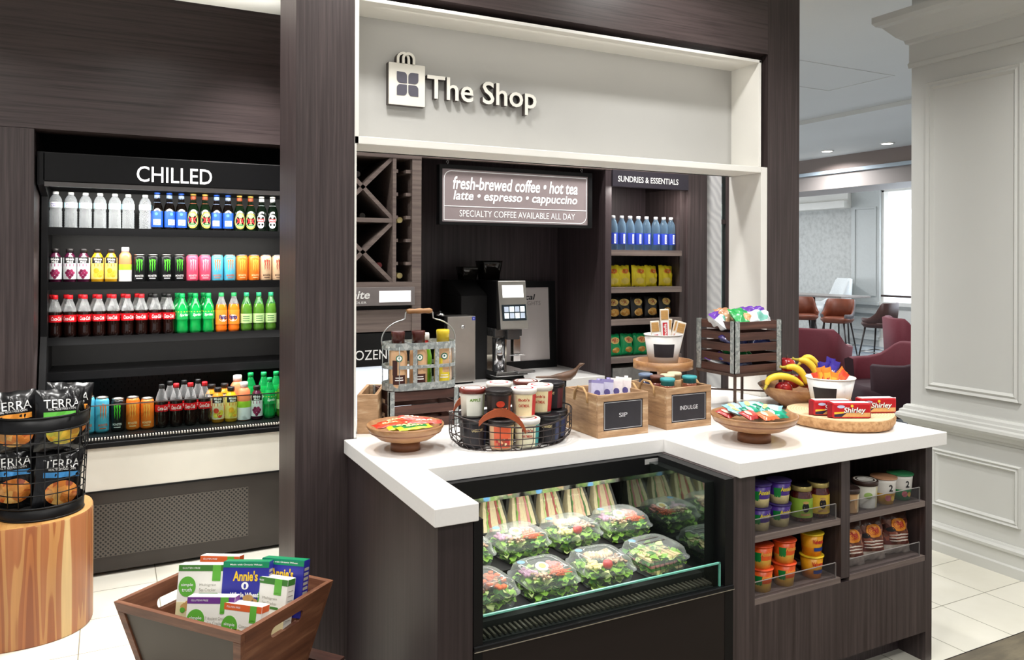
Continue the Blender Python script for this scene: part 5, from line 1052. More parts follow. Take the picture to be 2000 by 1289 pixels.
def k_cookie():
    t = thing('cookie_pack', '', 'cookie pack'); w, d, h = 0.155, 0.052, 0.062
    m = MB(); m.box(-w / 2, w / 2, 0, d, 0.001, h, 0); m.build('pack_body', P('pack_red', '#b8141e', 0.3, var=0.05), t, 0.006)
    for s in (-1, 1): m = MB(); m.loft([[(s * w / 2 * 0.98, 0.008, 0.004), (s * w / 2 * 0.98, d - 0.008, 0.004), (s * w / 2 * 0.98, d - 0.008, h - 0.004), (s * w / 2 * 0.98, 0.008, h - 0.004)], [(s * (w / 2 + 0.012), d / 2 - 0.002, 0.0), (s * (w / 2 + 0.012), d / 2 + 0.002, 0.0), (s * (w / 2 + 0.012), d / 2 + 0.002, h), (s * (w / 2 + 0.012), d / 2 - 0.002, h)]], 0, False); m.build('crimped_end', P('pack_crimson', '#8f0f1c', 0.3, var=0.08), t)
    m = MB(); e = -0.0006; q = w / 2 - 0.005
    m.add([(-q + 0.03, e, 0.007), (q, e, 0.007), (q, e, 0.024), (-q + 0.05, e, 0.024)], [(0, 1, 2, 3)], 0); m.add([(-q, e, 0.007), (-q + 0.03, e, 0.007), (-q + 0.05, e, 0.022), (-q, e, 0.016)], [(0, 1, 2, 3)], 1); m.add([(-q, e, 0.018), (-q + 0.05, e, 0.023), (-q + 0.045, e, 0.028), (-q, e, 0.026)], [(0, 1, 2, 3)], 2)
    m.text('Shirley', (0.012, e, 0.030), 0.088, 0.028, 4, bold=0.03, shear=0.15, off=0.0004); m.text('Shirley', (0.0105, e, 0.0315), 0.088, 0.028, 3, bold=0.02, shear=0.15, off=0.0010)
    m.prism(circ(0.016, 16, cx=-0.045, cy=0.048, ry=0.006), (0, e, 0), X, Z, 0.0005, 5); m.prism(circ(0.006, 10, cx=0.0, cy=0.051), (0, e, 0), X, Z, 0.0005, 2)
    m.box(-q, q, 0.006, d - 0.006, h + 0.0005, h + 0.001, 6)
    m.build('front_print', [P('biscuit_tan', '#d9a86a', 0.4, var=0.1, vscale=80), P('pack_navy', '#1e2440', 0.35, var=0), P('pack_yellow', '#f0c63a', 0.35, var=0), INKW, INKB, P('pack_blue_white', '#b9c4e0', 0.4, var=0.05), P('pack_white_top', '#eadfe0', 0.35, var=0.05)], t); return Kind(t)
kck = k_cookie(); g = 'cookie packs on the tree slice board'; zb2 = T + 0.0505
kck.put((2.678, 2.200, zb2), 'red cookie pack lying frontmost on the tree slice board', g, -0.45); kck.put((2.655, 2.275, zb2), 'red cookie pack at the left of the board, half hidden behind another', g, -0.45); kck.put((2.872, 2.225, zb2), 'red cookie pack at the right of the tree slice board', g, -0.38)
bkx, bky = 2.838, 2.445
BGAL = spots('whitewashed_metal', ['#b9bbbb', '#dddcda', '#eceae7', '#c9cac9'], 30, 0.5, False)
bucket('whitewashed metal bucket with dark label on the tree slice board, holding chocolate bars', (bkx, bky, zb2), 0.076, 0.102, 0.125, BGAL, -1.15, 0.56, 0.012, 0.088)
kor = bar_kind('chocolate_bar', 0.155, 0.042, 0.016, '#e8872a', '#f2b13a', "BAR", '#c3202c', None, 'chocolate bar'); kvi = bar_kind('chocolate_bar', 0.155, 0.042, 0.016, '#3f2f96', '#4a3aac', 'BAR', '#f0ecf6', None, 'chocolate bar'); krd = bar_kind('chocolate_bar', 0.155, 0.040, 0.016, '#d8452a', '#e8672f', 'BAR', '#f6e0c0', None, 'chocolate bar')
g = 'chocolate bars in the whitewashed bucket'
for k, dx, dy, dz, lean, az, lab in ((krd, -0.078, 0.0, 0.13, 0.30, pi, 'red chocolate bar at the left rim of the bucket'), (kor, -0.05, -0.02, 0.150, 0.22, pi, 'orange chocolate bar standing upright left in the bucket'), (kor, -0.028, -0.045, 0.145, 0.10, pi, 'orange and white chocolate bar beside the upright one'), (kvi, -0.012, 0.02, 0.160, 0.08, 0, 'violet chocolate bar left of the bucket middle'), (kor, 0.0, -0.05, 0.118, 0.25, 0, 'orange chocolate bar low at the bucket front'), (kvi, 0.035, -0.01, 0.165, 0.42, 0, 'violet chocolate bar leaning right in the bucket'), (kvi, 0.045, 0.03, 0.175, 0.30, 0, 'tallest violet chocolate bar at the right of the bucket'), (krd, 0.05, -0.045, 0.125, 0.75, 0, 'red and orange chocolate bar leaning far right at the bucket front'), (kor, 0.07, 0.0, 0.135, 0.85, 0, 'orange chocolate bar leaning over the right rim'), (kvi, 0.005, 0.05, 0.155, 0.05, 0, 'violet chocolate bar at the back of the bucket')):
    o = k.put((0, 0, 0), lab, g); side = 1 if az == 0 else -1
    Rm = Matrix.Rotation(-0.45, 4, 'Z') @ Matrix.Rotation(side * lean, 4, 'Y') @ Matrix.Rotation(-pi / 2, 4, 'Y')
    o.rotation_euler = Rm.to_euler(); d = Rm @ Vector((0, 0, 0.02)); o.location = Vector((bkx + dx * 0.45, bky + dy * 0.5, zb2 + dz - 0.046))

# fruit bowl
fx, fy = 2.925, 2.66
fb = thing('fruit_bowl', 'large wooden bowl of bananas and red apples behind the bucket of chocolate bars', 'bowl', (fx - 0.02, fy, T))
m = MB(); m.lathe([(0.085, 0), (0.10, 0.010), (0.170, 0.060), (0.205, 0.104), (0.200, 0.107), (0.160, 0.064), (0.09, 0.018), (0.002, 0.014)], 0, 44, cap1=False); m.build('bowl_body', BOWLW, fb)
def apple(x, y, z, col, lab, r=0.042):
    t = thing('apple', lab, 'apple', (x, y, z), random.uniform(0, 6), 'apples in the fruit bowl'); pr = []
    for j in range(15):
        a = pi * j / 14; pr.append((r * math.sin(a) * (1 + 0.06 * math.cos(a)), -r * 0.92 * math.cos(a) * (1 - 0.28 * math.exp(-((a - pi) / 0.55) ** 2) - 0.12 * math.exp(-(a / 0.5) ** 2))))
    lt(t, 'apple_body', pr, spots('apple_skin_' + col[1:], [col, '#8e1520', '#c23a34', '#a81e28'], 25, 0.2, False), 0, 22, False, False)
    m = MB(); m.tube([(0, 0, r * 0.6), (0.002, 0.001, r * 0.85), (0.006, 0.002, r * 1.1)], 0.0018, 0, 6); m.build('stem', P('brown_stem', '#4a3220', 0.7, var=0.1), t)
def fl(x, y): return fx - 0.02 + x * math.cos(TH) + y * math.sin(TH), fy - x * math.sin(TH) + y * math.cos(TH)
for x, y, z, c, lab, r in ((-0.058, 0.06, 0.195, '#b01c28', 'red apple on top of the fruit behind the bananas', 0.042), (0.030, -0.085, 0.112, '#9c1a2c', 'dark red apple at the front of the fruit bowl beside the bucket', 0.040), (0.012, 0.0, 0.128, '#a8b83a', 'yellow-green apple under the bananas beside the bucket', 0.042),
        (-0.095, -0.01, 0.092, '#a02430', 'red apple at the left of the bowl under the lowest banana', 0.040), (0.09, 0.01, 0.112, '#b01c28', 'red apple at the right of the fruit bowl', 0.042), (-0.02, 0.09, 0.112, '#a81e28', 'red apple at the very back of the fruit bowl', 0.042)):
    q = fl(x, y); apple(q[0], q[1], T + z, c, lab, r)
BAN = P('banana_yellow', '#ecc93a', 0.4, var=0.08, vscale=14); BANT = P('banana_tip', '#6b5a22', 0.6, var=0.1); 
def smooth(pts, n=5):
    P_ = [Vector(p) for p in pts]; P_ = [P_[0] * 2 - P_[1]] + P_ + [P_[-1] * 2 - P_[-2]]; out = []
    for i in range(1, len(P_) - 2):
        for k in range(n):
            t = k / n; a, b_, c, d = P_[i - 1:i + 3]; out.append(0.5 * ((2 * b_) + (c - a) * t + (2 * a - 5 * b_ + 4 * c - d) * t * t + (3 * b_ - a - 3 * c + d) * t ** 3))
    return out + [P_[-2]]
def banana(pts, lab, flip=False, r0=0.0195):
    q = fl(0, 0); t = thing('banana', lab, 'banana', (q[0], q[1], T), -TH, 'bananas in the fruit bowl'); c = smooth(pts, 5); n = len(c) - 1
    m = MB(); m.tube(c, [r0 * (math.sin(pi * min(1, max(0, 0.07 + 0.87 * i / n))) ** 0.42) for i in range(n + 1)], 0, 6); o = m.build('fruit', BAN, t); sm = o.modifiers.new('soft', 'SUBSURF'); sm.levels = 1; sm.render_levels = 1
    e, f = (c[0], c[1]) if flip else (c[-1], c[-2]); d = (e - f).normalized(); g_, h_ = (c[-1], c[-2]) if flip else (c[0], c[1]); d2 = (g_ - h_).normalized()
    m = MB(); m.tube([e - d * 0.004, e + d * 0.014, e + d * 0.026 + Vector((0, 0, 0.004))], [0.009, 0.006, 0.0075], 0, 6); m.tube([g_ - d2 * 0.002, g_ + d2 * 0.006], [0.006, 0.003], 1, 6); m.build('stalk', [P('banana_stalk', '#b9a83a', 0.5, var=0.1), BANT], t)
banana([(-0.200, -0.085, 0.118), (-0.186, -0.085, 0.146), (-0.139, -0.085, 0.160), (-0.080, -0.085, 0.148), (-0.030, -0.085, 0.116)], 'lowest banana arching over the left rim of the fruit bowl', True)
banana([(-0.100, -0.050, 0.196), (-0.060, -0.055, 0.196), (-0.026, -0.060, 0.168), (-0.006, -0.065, 0.118)], 'long middle banana curving down beside the lowest one', True)
banana([(-0.030, -0.015, 0.226), (0.006, -0.020, 0.220), (0.036, -0.025, 0.192), (0.050, -0.03, 0.150)], 'upper banana curving down behind the bucket', True)
banana([(0.000, 0.035, 0.205), (0.022, 0.03, 0.228), (0.048, 0.025, 0.226), (0.085, 0.02, 0.190)], 'topmost banana with its stalk showing beside the bucket', True)

# bird figure and a small box beside the column
bi = thing('bird_figure', 'carved brown wooden bird figure with long tail behind the SIP box', 'figure', (1.80, 3.0, T))
BRD = wood('carved_brown_wood', '#3f2c20', '#6b4c37', 'x', 0.5, 30, 0.1)
m = MB(); m.M = Matrix.Translation((0, 0, 0.168)) @ Matrix.Rotation(-0.5, 4, 'Z')
sec = [(-0.125, 0.0, 0.007, 0.003), (-0.10, 0.0, 0.010, 0.005), (-0.06, 0.001, 0.010, 0.006), (-0.03, 0.004, 0.016, 0.012), (0.0, 0.004, 0.024, 0.020), (0.03, 0.010, 0.023, 0.022), (0.052, 0.026, 0.016, 0.017), (0.062, 0.042, 0.013, 0.013), (0.070, 0.054, 0.013, 0.011), (0.080, 0.058, 0.009, 0.007), (0.092, 0.062, 0.003, 0.002)]
m.loft([[(x, ry * math.cos(a), z + rz_ * math.sin(a)) for a in [2 * pi * j / 14 for j in range(14)]] for x, z, ry, rz_ in sec], 0, True); m.build('bird_body', BRD, bi)
m = MB(); m.lathe([(0.04, 0), (0.04, 0.01), (0.012, 0.02), (0.010, 0.10), (0.012, 0.156)], 0, 18); m.build('stand_post', BLACKM, bi)
bx = thing('wooden_box', 'weathered wooden rope-handled box half hidden behind the left column', 'box', (0.872, 3.035, T), -0.43)
m = MB(); m.box(0.0, 0.080, 0, 0.014, 0, 0.155); m.build('front_board', PALEW, bx, 0.002)
m = MB(); m.box(0, 0.014, 0.014, 0.27, 0, 0.155); m.build('side_board', wood('weathered_pale_wood_side', '', ''), bx, 0.002)
m = MB(); m.box(0.066, 0.080, 0.014, 0.27, 0, 0.155); m.build('side_board', wood('weathered_pale_wood_side', '', ''), bx, 0.002)
m = MB(); m.box(0.014, 0.066, 0.256, 0.27, 0, 0.155); m.box(0.014, 0.066, 0.014, 0.256, 0, 0.012); m.build('back_board', PALEW, bx, 0.002)
# ------------------------------------------------------------------ food in the refrigerated case
LID = clear('clamshell_plastic', '#d4dad8', 0.05, 0.45, 0.06, '#fbfdfc')
LEAFA = P('lettuce_bright', '#7fae35', 0.5, var=0.15, vscale=60); LEAFB = P('lettuce_dark', '#3f7a24', 0.5, var=0.2, vscale=60); LEAFC = P('lettuce_pale', '#c3d68a', 0.5, var=0.12, vscale=60)
EGGW = P('egg_white', '#f5f1e2', 0.4, var=0.02); YOLK = P('egg_yolk', '#eec54a', 0.45, var=0.06)
CARR = P('carrot_orange', '#ec6a24', 0.45, var=0.12, vscale=60); TOM = P('tomato_red', '#c8271f', 0.25, var=0.08); NUT = spots('toasted_nuts', ['#6d3f26', '#c9a279', '#8c5a3a', '#e3cba6'], 120, 0.6)
CHK = spots('grilled_chicken', ['#e6cba0', '#c99a62', '#f0dfc0', '#a87444'], 70, 0.5); HAM = P('ham_pink', '#d98a86', 0.45, var=0.1, vscale=50); ONI = P('red_onion', '#b98aa6', 0.4, var=0.15, vscale=60); STK = P('sticker_blue', '#3f93cf', 0.4, var=0.02)
def leaf_heap(mb, hx, hy, z0, z1, n, rnd, s0=0.014, s1=0.026):
    for _ in range(n):
        c = Vector((rnd.uniform(-hx, hx), rnd.uniform(-hy, hy), rnd.uniform(z0, z1))); a = rnd.uniform(0, 6.3); t = rnd.uniform(-0.9, 0.9); s = rnd.uniform(s0, s1)
        u = Vector((math.cos(a), math.sin(a), t * 0.5)).normalized(); v = u.cross(Vector((rnd.uniform(-.5, .5), rnd.uniform(-.5, .5), 1))).normalized(); n_ = u.cross(v)
        vs = [c - u * s + v * 0, c - u * s * .4 + v * s * .7 + n_ * s * .35, c + u * s * .5 + v * s * .6 - n_ * s * .2, c + u * s, c + u * s * .5 - v * s * .6 + n_ * s * .3, c - u * s * .4 - v * s * .7 - n_ * s * .25, c + n_ * s * .15]
        for p in vs: p.x = max(-hx, min(hx, p.x)); p.y = max(-hy, min(hy, p.y)); p.z = max(0.004, p.z)
        mb.add(vs, [(6, 0, 1), (6, 1, 2), (6, 2, 3), (6, 3, 4), (6, 4, 5), (6, 5, 0)], rnd.choice((0, 0, 1, 2)), True)
def chunk(mb, c, s, m, rnd):
    c = (max(-.07, min(.07, c[0])), max(-.07, min(.07, c[1])), c[2])
    vs = []
    for dx in (-1, 1):
        for dy in (-1, 1):
            for dz in (-1, 1): vs.append((c[0] + dx * s * rnd.uniform(.6, 1.1), c[1] + dy * s * rnd.uniform(.6, 1.1), c[2] + dz * s * rnd.uniform(.4, .8)))
    mb.add(vs, [(0, 1, 3, 2), (4, 6, 7, 5), (0, 4, 5, 1), (2, 3, 7, 6), (0, 2, 6, 4), (1, 5, 7, 3)], m, True)
def k_salad(kind, seed):
    rnd = random.Random(seed); t = thing('salad_box', '', 'salad')
    H = 0.093
    m = MB(); m.loft([superloop(.076, .076, 0.001, 6, 40), superloop(.080, .080, 0.006, 6, 40)] + [superloop((.080 + .010 * k / 5) * (1 + 0.006 * (k % 2)), (.080 + .010 * k / 5) * (1 + 0.006 * (k % 2)), 0.006 + 0.008 * k, 6, 40) for k in range(1, 6)] + [superloop(.096, .096, 0.048, 6, 40)], 0, True, True, False); m.build('tray', LID, t)
    m = MB(); m.loft([superloop(.097, .097, 0.048, 6, 40), superloop(.097, .097, 0.052, 6, 40), superloop(.090, .090, 0.054, 6, 40), superloop(.084, .084, 0.080, 5, 40), superloop(.074, .074, 0.089, 4, 40), superloop(.05, .05, 0.091, 4, 40), superloop(.046, .046, 0.088, 4, 40)], 0, True, False, True); m.build('lid', LID, t)
    m = MB(); leaf_heap(m, .080, .080, .008, .060, 200, rnd); m.build('greens', [LEAFA, LEAFB, LEAFC], t)['kind'] = 'stuff'
    zt = 0.066
    def discs(cx, cy, r, z, tilt, mm, mats, nm):
        q = MB(); q.M = Matrix.Translation((cx, cy, z)) @ Matrix.Rotation(tilt, 4, 'X'); q.lathe([(r * 0.9, 0), (r, 0.003), (r * 0.92, 0.007)], 0, 18); q.lathe([(r * 0.52, 0.0072), (r * 0.5, 0.0084)], 1, 16); q.build(nm, mats, t)
    if kind == 'A':
        discs(0.01, 0.028, 0.024, zt, 0.25, 0, [EGGW, YOLK], 'egg_slice')
        m = MB()
        for _ in range(70): a = rnd.uniform(0, 6.3); c = Vector((0.042 + rnd.gauss(0, .014), -0.022 + rnd.gauss(0, .014), zt - .004 + rnd.uniform(0, .012))); d = Vector((math.cos(a), math.sin(a), rnd.uniform(-.3, .3))) * 0.013; m.bar(c - d, c + d, 0.0026, 0.0026)
        m.build('carrot_shreds', CARR, t)
        m = MB(); [chunk(m, (-0.024 + rnd.gauss(0, .013), -0.034 + rnd.gauss(0, .011), zt - .003 + rnd.uniform(0, .010)), 0.0048, 0, rnd) for _ in range(50)]; m.build('nut_topping', NUT, t)
        m = MB(); [chunk(m, (-0.048 + rnd.gauss(0, .011), 0.010 + rnd.gauss(0, .016), zt - .003 + rnd.uniform(0, .008)), 0.007, 0, rnd) for _ in range(22)]; m.build('onion_topping', ONI, t)
        m = MB(); [chunk(m, (0.050 + rnd.gauss(0, .010), 0.030 + rnd.gauss(0, .012), zt - .003 + rnd.uniform(0, .010)), 0.008, 0, rnd) for _ in range(18)]; m.build('ham_topping', HAM, t)
    elif kind == 'B':
        m = MB()
        for k in range(9): x = -0.045 + 0.011 * k; m.M = Matrix.Translation((x, 0.022 + 0.006 * math.sin(k), zt + 0.002)) @ Matrix.Rotation(0.6, 4, 'Y'); m.loft([superloop(.005, .022, 0, 3, 12), superloop(.006, .026, 0.008, 3, 12), superloop(.004, .020, 0.016, 3, 12)], 0, True)
        m.M = None; m.build('chicken_slices', CHK, t)
        m = MB(); m.M = Matrix.Translation((0.0, -0.046, zt + .001)); m.lathe([(0.004, -0.016), (0.014, -0.010), (0.018, 0), (0.014, 0.011), (0.004, 0.016)], 0, 18); m.build('cherry_tomato', TOM, t)
        m = MB(); [chunk(m, (0.040 + rnd.gauss(0, .014), -0.018 + rnd.gauss(0, .014), zt - .002 + rnd.uniform(0, .010)), 0.0055, 0, rnd) for _ in range(36)]; m.build('nut_topping', NUT, t)
        m = MB(); [chunk(m, (-0.045 + rnd.gauss(0, .012), -0.03 + rnd.gauss(0, .014), zt - .004 + rnd.uniform(0, .010)), 0.007, 0, rnd) for _ in range(20)]; m.build('cheese_topping', P('cheese_pale', '#efdf9f', 0.5, var=0.08), t)
    elif kind == 'C':
        m = MB()
        for k in range(7):
            for b in range(5): x = -0.06 + 0.02 * k; m.box(x - .008, x + .008, -0.07 + 0.002 * b, 0.05, 0.012 + .009 * b, 0.020 + .009 * b, (0, 1, 2, 1, 0)[b])
        m.build('wrap_pieces', [P('tortilla', '#e2c896', 0.5, var=0.1), LEAFB, HAM], t)
        m = MB(); m.box(-.05, .05, .0, .006, .0885, .0905); m.box(-.05, .05, .032, .038, .0885, .0905); m.build('lid_ridges', P('dark_ridge', '#5f5a58', 0.3, var=0.1), t)
    else:
        m = MB(); [chunk(m, (rnd.gauss(0, .034), rnd.gauss(0, .030), zt - .004 + rnd.uniform(0, .014)), 0.008, rnd.choice((0, 0, 1)), rnd) for _ in range(60)]; m.build('meat_topping', [spots('browned_meat', ['#7d4a30', '#b5713f', '#d9a06a', '#5c3522'], 90, 0.5), CARR], t)
    m = MB(); m.prism(circ(0.013, 16, cx=-0.055, cy=0.052), (0, 0, 0.0865 if kind == 'C' else 0.0868), X, Y, 0.0008); m.build('round_sticker', STK, t)
    return Kind(t)
kA_, kB_, kC_, kD_ = k_salad('A', 1), k_salad('B', 2), k_salad('C', 3), k_salad('D', 5)
g = 'salad boxes in the food case'
for k, x, y, z, rz, lab in ((kD_, 1.030, 2.205, 0.534, 0.1, 'meat salad box at the far left of the case front row'), (kA_, 1.250, 2.205, 0.534, 0.04, 'egg and carrot salad box in the front row, second from left'), (kB_, 1.468, 2.205, 0.534, -0.05, 'chicken salad box with tomato in the front row'), (kC_, 1.690, 2.205, 0.534, 0.06, 'flat lidded wrap box at the right of the front row'),
        (kB_, 1.058, 2.425, 0.578, 0.0, 'salad box at the back left, mostly hidden by the post'), (kA_, 1.268, 2.425, 0.578, 0.1, 'egg and carrot salad box at the left of the back row'), (kB_, 1.482, 2.425, 0.578, 0.08, 'chicken salad box with tomato in the back row'), (kA_, 1.702, 2.425, 0.578, -0.06, 'egg and carrot salad box at the right of the back row')):
    k.put((x, y, z), lab, g, rz)
BRD_ = P('white_bread', '#ecdcb2', 0.7, var=0.08, vscale=80); CRU = P('bread_crust', '#b98a4a', 0.7, var=0.1)
def k_sandwich(f, seed):
    rnd = random.Random(seed); t = thing('sandwich_pack', '', 'sandwich'); m = MB(); mats = [BRD_, f[0], f[1], CRU]
    seq = [(0, .011), (1, .004), (2, .007), (0, .010), (0, .010), (2, .007), (1, .004), (0, .011)]; tot = sum(w for _, w in seq); x = -tot / 2
    Hh = 0.135
    for c, w in seq:
        n = 9; L = []
        for j in range(n):
            z = 0.006 + Hh * j / (n - 1); sq = 1 - 0.42 * (j / (n - 1)) ** 1.5; jig = (0.003 if c == 1 else 0.0012) * rnd.uniform(-1, 1); fr = -0.004 * rnd.uniform(0, 1) if c else 0
            L.append([(x * 1.5 * sq + jig, fr, z), ((x + w) * 1.5 * sq + jig, fr, z), ((x + w) * 1.5 * sq + jig, 0.05 * (1 - j / (n - 1)) + 0.012, z), (x * 1.5 * sq + jig, 0.05 * (1 - j / (n - 1)) + 0.012, z)])
        m.loft(L, c, False); x += w
    m.build('sandwich_halves', mats, t)
    m = MB(); m.loft([[(-.058, -.006, 0), (.058, -.006, 0), (.058, .07, 0), (-.058, .07, 0)], [(-.036, -.006, .152), (.036, -.006, .152), (.036, .022, .152), (-.036, .022, .152)]], 0, False); m.build('clear_wedge', LID, t)
    m = MB(); m.box(-.036, .036, -.008, -.005, .143, .165); m.build('top_tab', BLACK, t)
    m = MB(); m.prism(circ(0.013, 16, cx=-0.018, cy=0.152), (0, -.0082, 0), X, Z, 0.0008); m.build('round_sticker', STK, t)
    return Kind(t)
SAL = P('salami_red', '#b0483a', 0.5, var=0.15, vscale=60); TUR = P('turkey_pink', '#e2b394', 0.5, var=0.08)
ks = [k_sandwich((LEAFA, SAL), 1), k_sandwich((LEAFA, HAM), 2), k_sandwich((LEAFC, SAL), 3), k_sandwich((LEAFB, TUR), 4)]
ds = ['salami and lettuce', 'ham and lettuce', 'salami and pale lettuce', 'turkey and lettuce']
xs = (1.000, 1.125, 1.255, 1.375, 1.495, 1.615, 1.735)
for i, x in enumerate(xs):
    j = (3, 0, 0, 1, 2, 3, 1)[i]
    ks[j].put((x, 2.565, 0.611), '%s sandwich pack, %s from left at the case back' % (ds[j], ORD[i]), 'sandwich packs in the food case', 0, (math.radians(-22), 0, 0))

# ------------------------------------------------------------------ goods in the snack cabinet
def ncup(body, band, foot, lid, word, ink, h=0.082, r=0.042, gc_=None):
    t = thing('noodle_cup', '', 'cup')
    lt(t, 'cup_body', [(r * 0.78, 0), (r * 0.86, h * 0.38), (r * 0.97, h * 0.93)], [P('cup_' + foot[1:], foot, 0.35, var=0.08, vscale=60), P('cup_' + body[1:], body, 0.35, var=0.06, vscale=40)], [0, 1], 26)
    lt(t, 'peel_lid', [(r * 0.98, h * 0.93), (r * 1.05, h * 0.95), (r * 1.05, h * 0.985), (r * 0.98, h), (0.001, h * 0.995)], P('cuplid_' + lid[1:], lid, 0.35, var=0.12, vscale=40), 0, 26)
    m = MB(); r0 = r * 0.87 + .0008; r1 = r * 0.95 + .0008
    if gc_: m.patch(r0 - .002, h * 0.30, h * 0.72, -0.95, -0.30, 1, 6, r1 - .001)
    if band: m.patch(r0, h * 0.24, h * 0.40, -0.2, 0.9, 2, 8, r0 + .0008)
    m.wraptext(word, r1 + .0008, h * 0.68, 0.046, 0.016, 0, a0=0.22, bold=0.03, shear=0.1)
    m.build('label', [P('ink_' + ink[1:], ink, 0.4, var=0), P('cup_green_panel', '#0c8a3e', 0.4, var=0), P('cup_band_' + (band or '#ffffff')[1:], band or '#ffffff', 0.4, var=0)], t); return Kind(t)
kp_ = ncup('#4b2c8c', None, '#e2d49a', '#3e2f72', "Annie's", '#f2dd3a', gc_=1); ko_ = ncup('#ee5f1e', None, '#e8b84a', '#e2522a', "Annie's", '#f7b04a', gc_=1); kv_ = ncup('#f2a81e', '#1d3f8c', '#ee8f1c', '#e6c42c', 'Velveeta', '#c3202c')
ZA, ZB = 0.6445, 0.4255
g = 'cups in the snack cabinet'
for k, x, y, z, rz, lab in ((kp_, 2.075, 2.10, ZA, 0.2, 'purple noodle cup at the upper left, lower of the left stack'), (kp_, 2.075, 2.10, ZA + .083, 0.1, 'purple noodle cup at the upper left, top of the left stack'), (kp_, 2.172, 2.10, ZA, 0.2, 'purple noodle cup, lower of the right stack in the upper left cubby'), (kp_, 2.172, 2.10, ZA + .083, 0.25, 'purple noodle cup, top of the right stack in the upper left cubby'),
        (ko_, 2.085, 2.10, ZB, 0.2, 'orange noodle cup at the lower left, lower of the left stack'), (ko_, 2.085, 2.10, ZB + .083, 0.1, 'orange noodle cup at the lower left, top of the left stack'), (ko_, 2.198, 2.10, ZB, 0.2, 'orange noodle cup, lower of the middle stack in the lower left cubby'), (ko_, 2.198, 2.10, ZB + .083, 0.25, 'orange noodle cup, top of the middle stack in the lower left cubby'),
        (kv_, 2.345, 2.105, ZB, 0.1, 'yellow cup with blue band, lower of its stack'), (kv_, 2.345, 2.105, ZB + .083, 0.15, 'yellow cup with blue band, top of its stack')):
    k.put((x, y, z), lab, g, rz - 0.55, None, (1.02, 1.02, 1))
def k_salsa(lab):
    t = thing('salsa_jar', '', 'jar'); lt(t, 'jar_body', [(0.034, 0), (0.0405, 0.006), (0.0405, 0.092), (0.035, 0.108), (0.0345, 0.116)], P('red_salsa', '#4d1416', 0.12, var=0.3, vscale=120, coat=0.8), 0, 24)
    lt(t, 'lid', [(0.037, 0.112), (0.0385, 0.115), (0.0385, 0.128), (0.036, 0.1305), (0.001, 0.130)], [P('lid_gold_rim', '#b9a868', 0.3, 0.6, var=0.05)] * 1 + [BLACK], [0, 0, 0, 1], 24)
    m = MB(); m.lathe([(0.0409, 0.018), (0.0409, 0.088)], 0, 28, cap0=False, cap1=False); m.disc(0.0413, 0.056, 0.013, 0.018, 0.35, 1); m.disc(0.0415, 0.074, 0.012, 0.005, 0.35, 2); m.patch(0.0413, 0.026, 0.034, -0.1, 0.8, 2)
    m.build('label', [P('salsa_' + lab[1:], lab, 0.4, var=0.06), INKB, P('label_tan', '#c9a060', 0.4, var=0.05)], t); return Kind(t)
k_salsa('#8fb43a').put((2.285, 2.10, ZA), 'salsa jar with green label in the upper left cubby', 'salsa jars', -0.75); k_salsa('#e0bd3e').put((2.379, 2.105, ZA), 'salsa jar with yellow label in the upper left cubby', 'salsa jars', -0.75)
k1 = tub('#e4e2d6', '#3a2620', ('#e6e6da', '#d8cfa6'), None, '#6f9a2e', None, '#9fbf6a', h=0.108, rtop=0.048, lidtop='#2e201c')
k1.put((2.630, 2.10, ZA), 'white tub with maroon lid in the upper right cubby', 'tubs in the upper right cubby', -0.6)
k2 = tub('#b98a5a', '#3a2a28', ('#c9a070', '#e2d0a8'), None, '#ffffff', None, None, h=0.095, rtop=0.040, rbot=0.034)
k2.put((2.520, 2.085, ZA), 'tan tub with dark lid half hidden by the divider', 'tubs in the upper right cubby', -0.6)
def k_yog(col, lab):
    t = thing('yogurt_cup', '', 'cup'); lt(t, 'cup_body', [(0.035, 0), (0.043, 0.045), (0.046, 0.085), (0.047, 0.098)], [P('yog_' + col[1:], col, 0.35, var=0.12, vscale=50), P('yogurt_white', '#e9e6e0', 0.35, var=0.03), P('yogurt_white', '')], [0, 1, 1], 26)
    lt(t, 'peel_lid', [(0.047, 0.098), (0.051, 0.1), (0.050, 0.104), (0.001, 0.103)], P('yoglid_' + lab[1:], lab, 0.35, var=0.1, vscale=40), 0, 26)
    m = MB(); m.wraptext('2', 0.0468, 0.068, 0.016, 0.026, 0, a0=0.3, bold=0.02); m.disc(0.0418, 0.028, 0.012, 0.012, 0.1, 1); m.disc(0.0418, 0.026, 0.010, 0.010, 0.6, 2); m.build('label', [INKB, P('fruit_rose', '#d4707a', 0.4, var=0.1), P('fruit_gold', '#e8c04a', 0.4, var=0.1)], t); return Kind(t)
k_yog('#f2b733', '#b98a6a').put((2.745, 2.105, ZA), 'white and yellow yogurt cup in the upper right cubby', 'yogurt cups', -0.6); k_yog('#2f9c58', '#2f7a4e').put((2.853, 2.112, ZA), 'white and green yogurt cup in the upper right cubby', 'yogurt cups', -0.6)
t = thing('pork_rind_bag', '', 'bag'); mb = bag_mesh(0.125, 0.16, 0.05, lambda u, v: 0 if v > 0.86 else (2 if v < 0.22 else 1), 14, 18, 0.004, 12)
mb.oval(0.52, 0.70, 0.32, 0.16, 3); mb.oval(0.52, 0.70, 0.22, 0.10, 4); mb.oval(0.2, 0.6, 0.14, 0.06, 5)
for kk_ in range(3): mb.oval(0.5, 0.46 - 0.07 * kk_, 0.36, 0.018, 6)
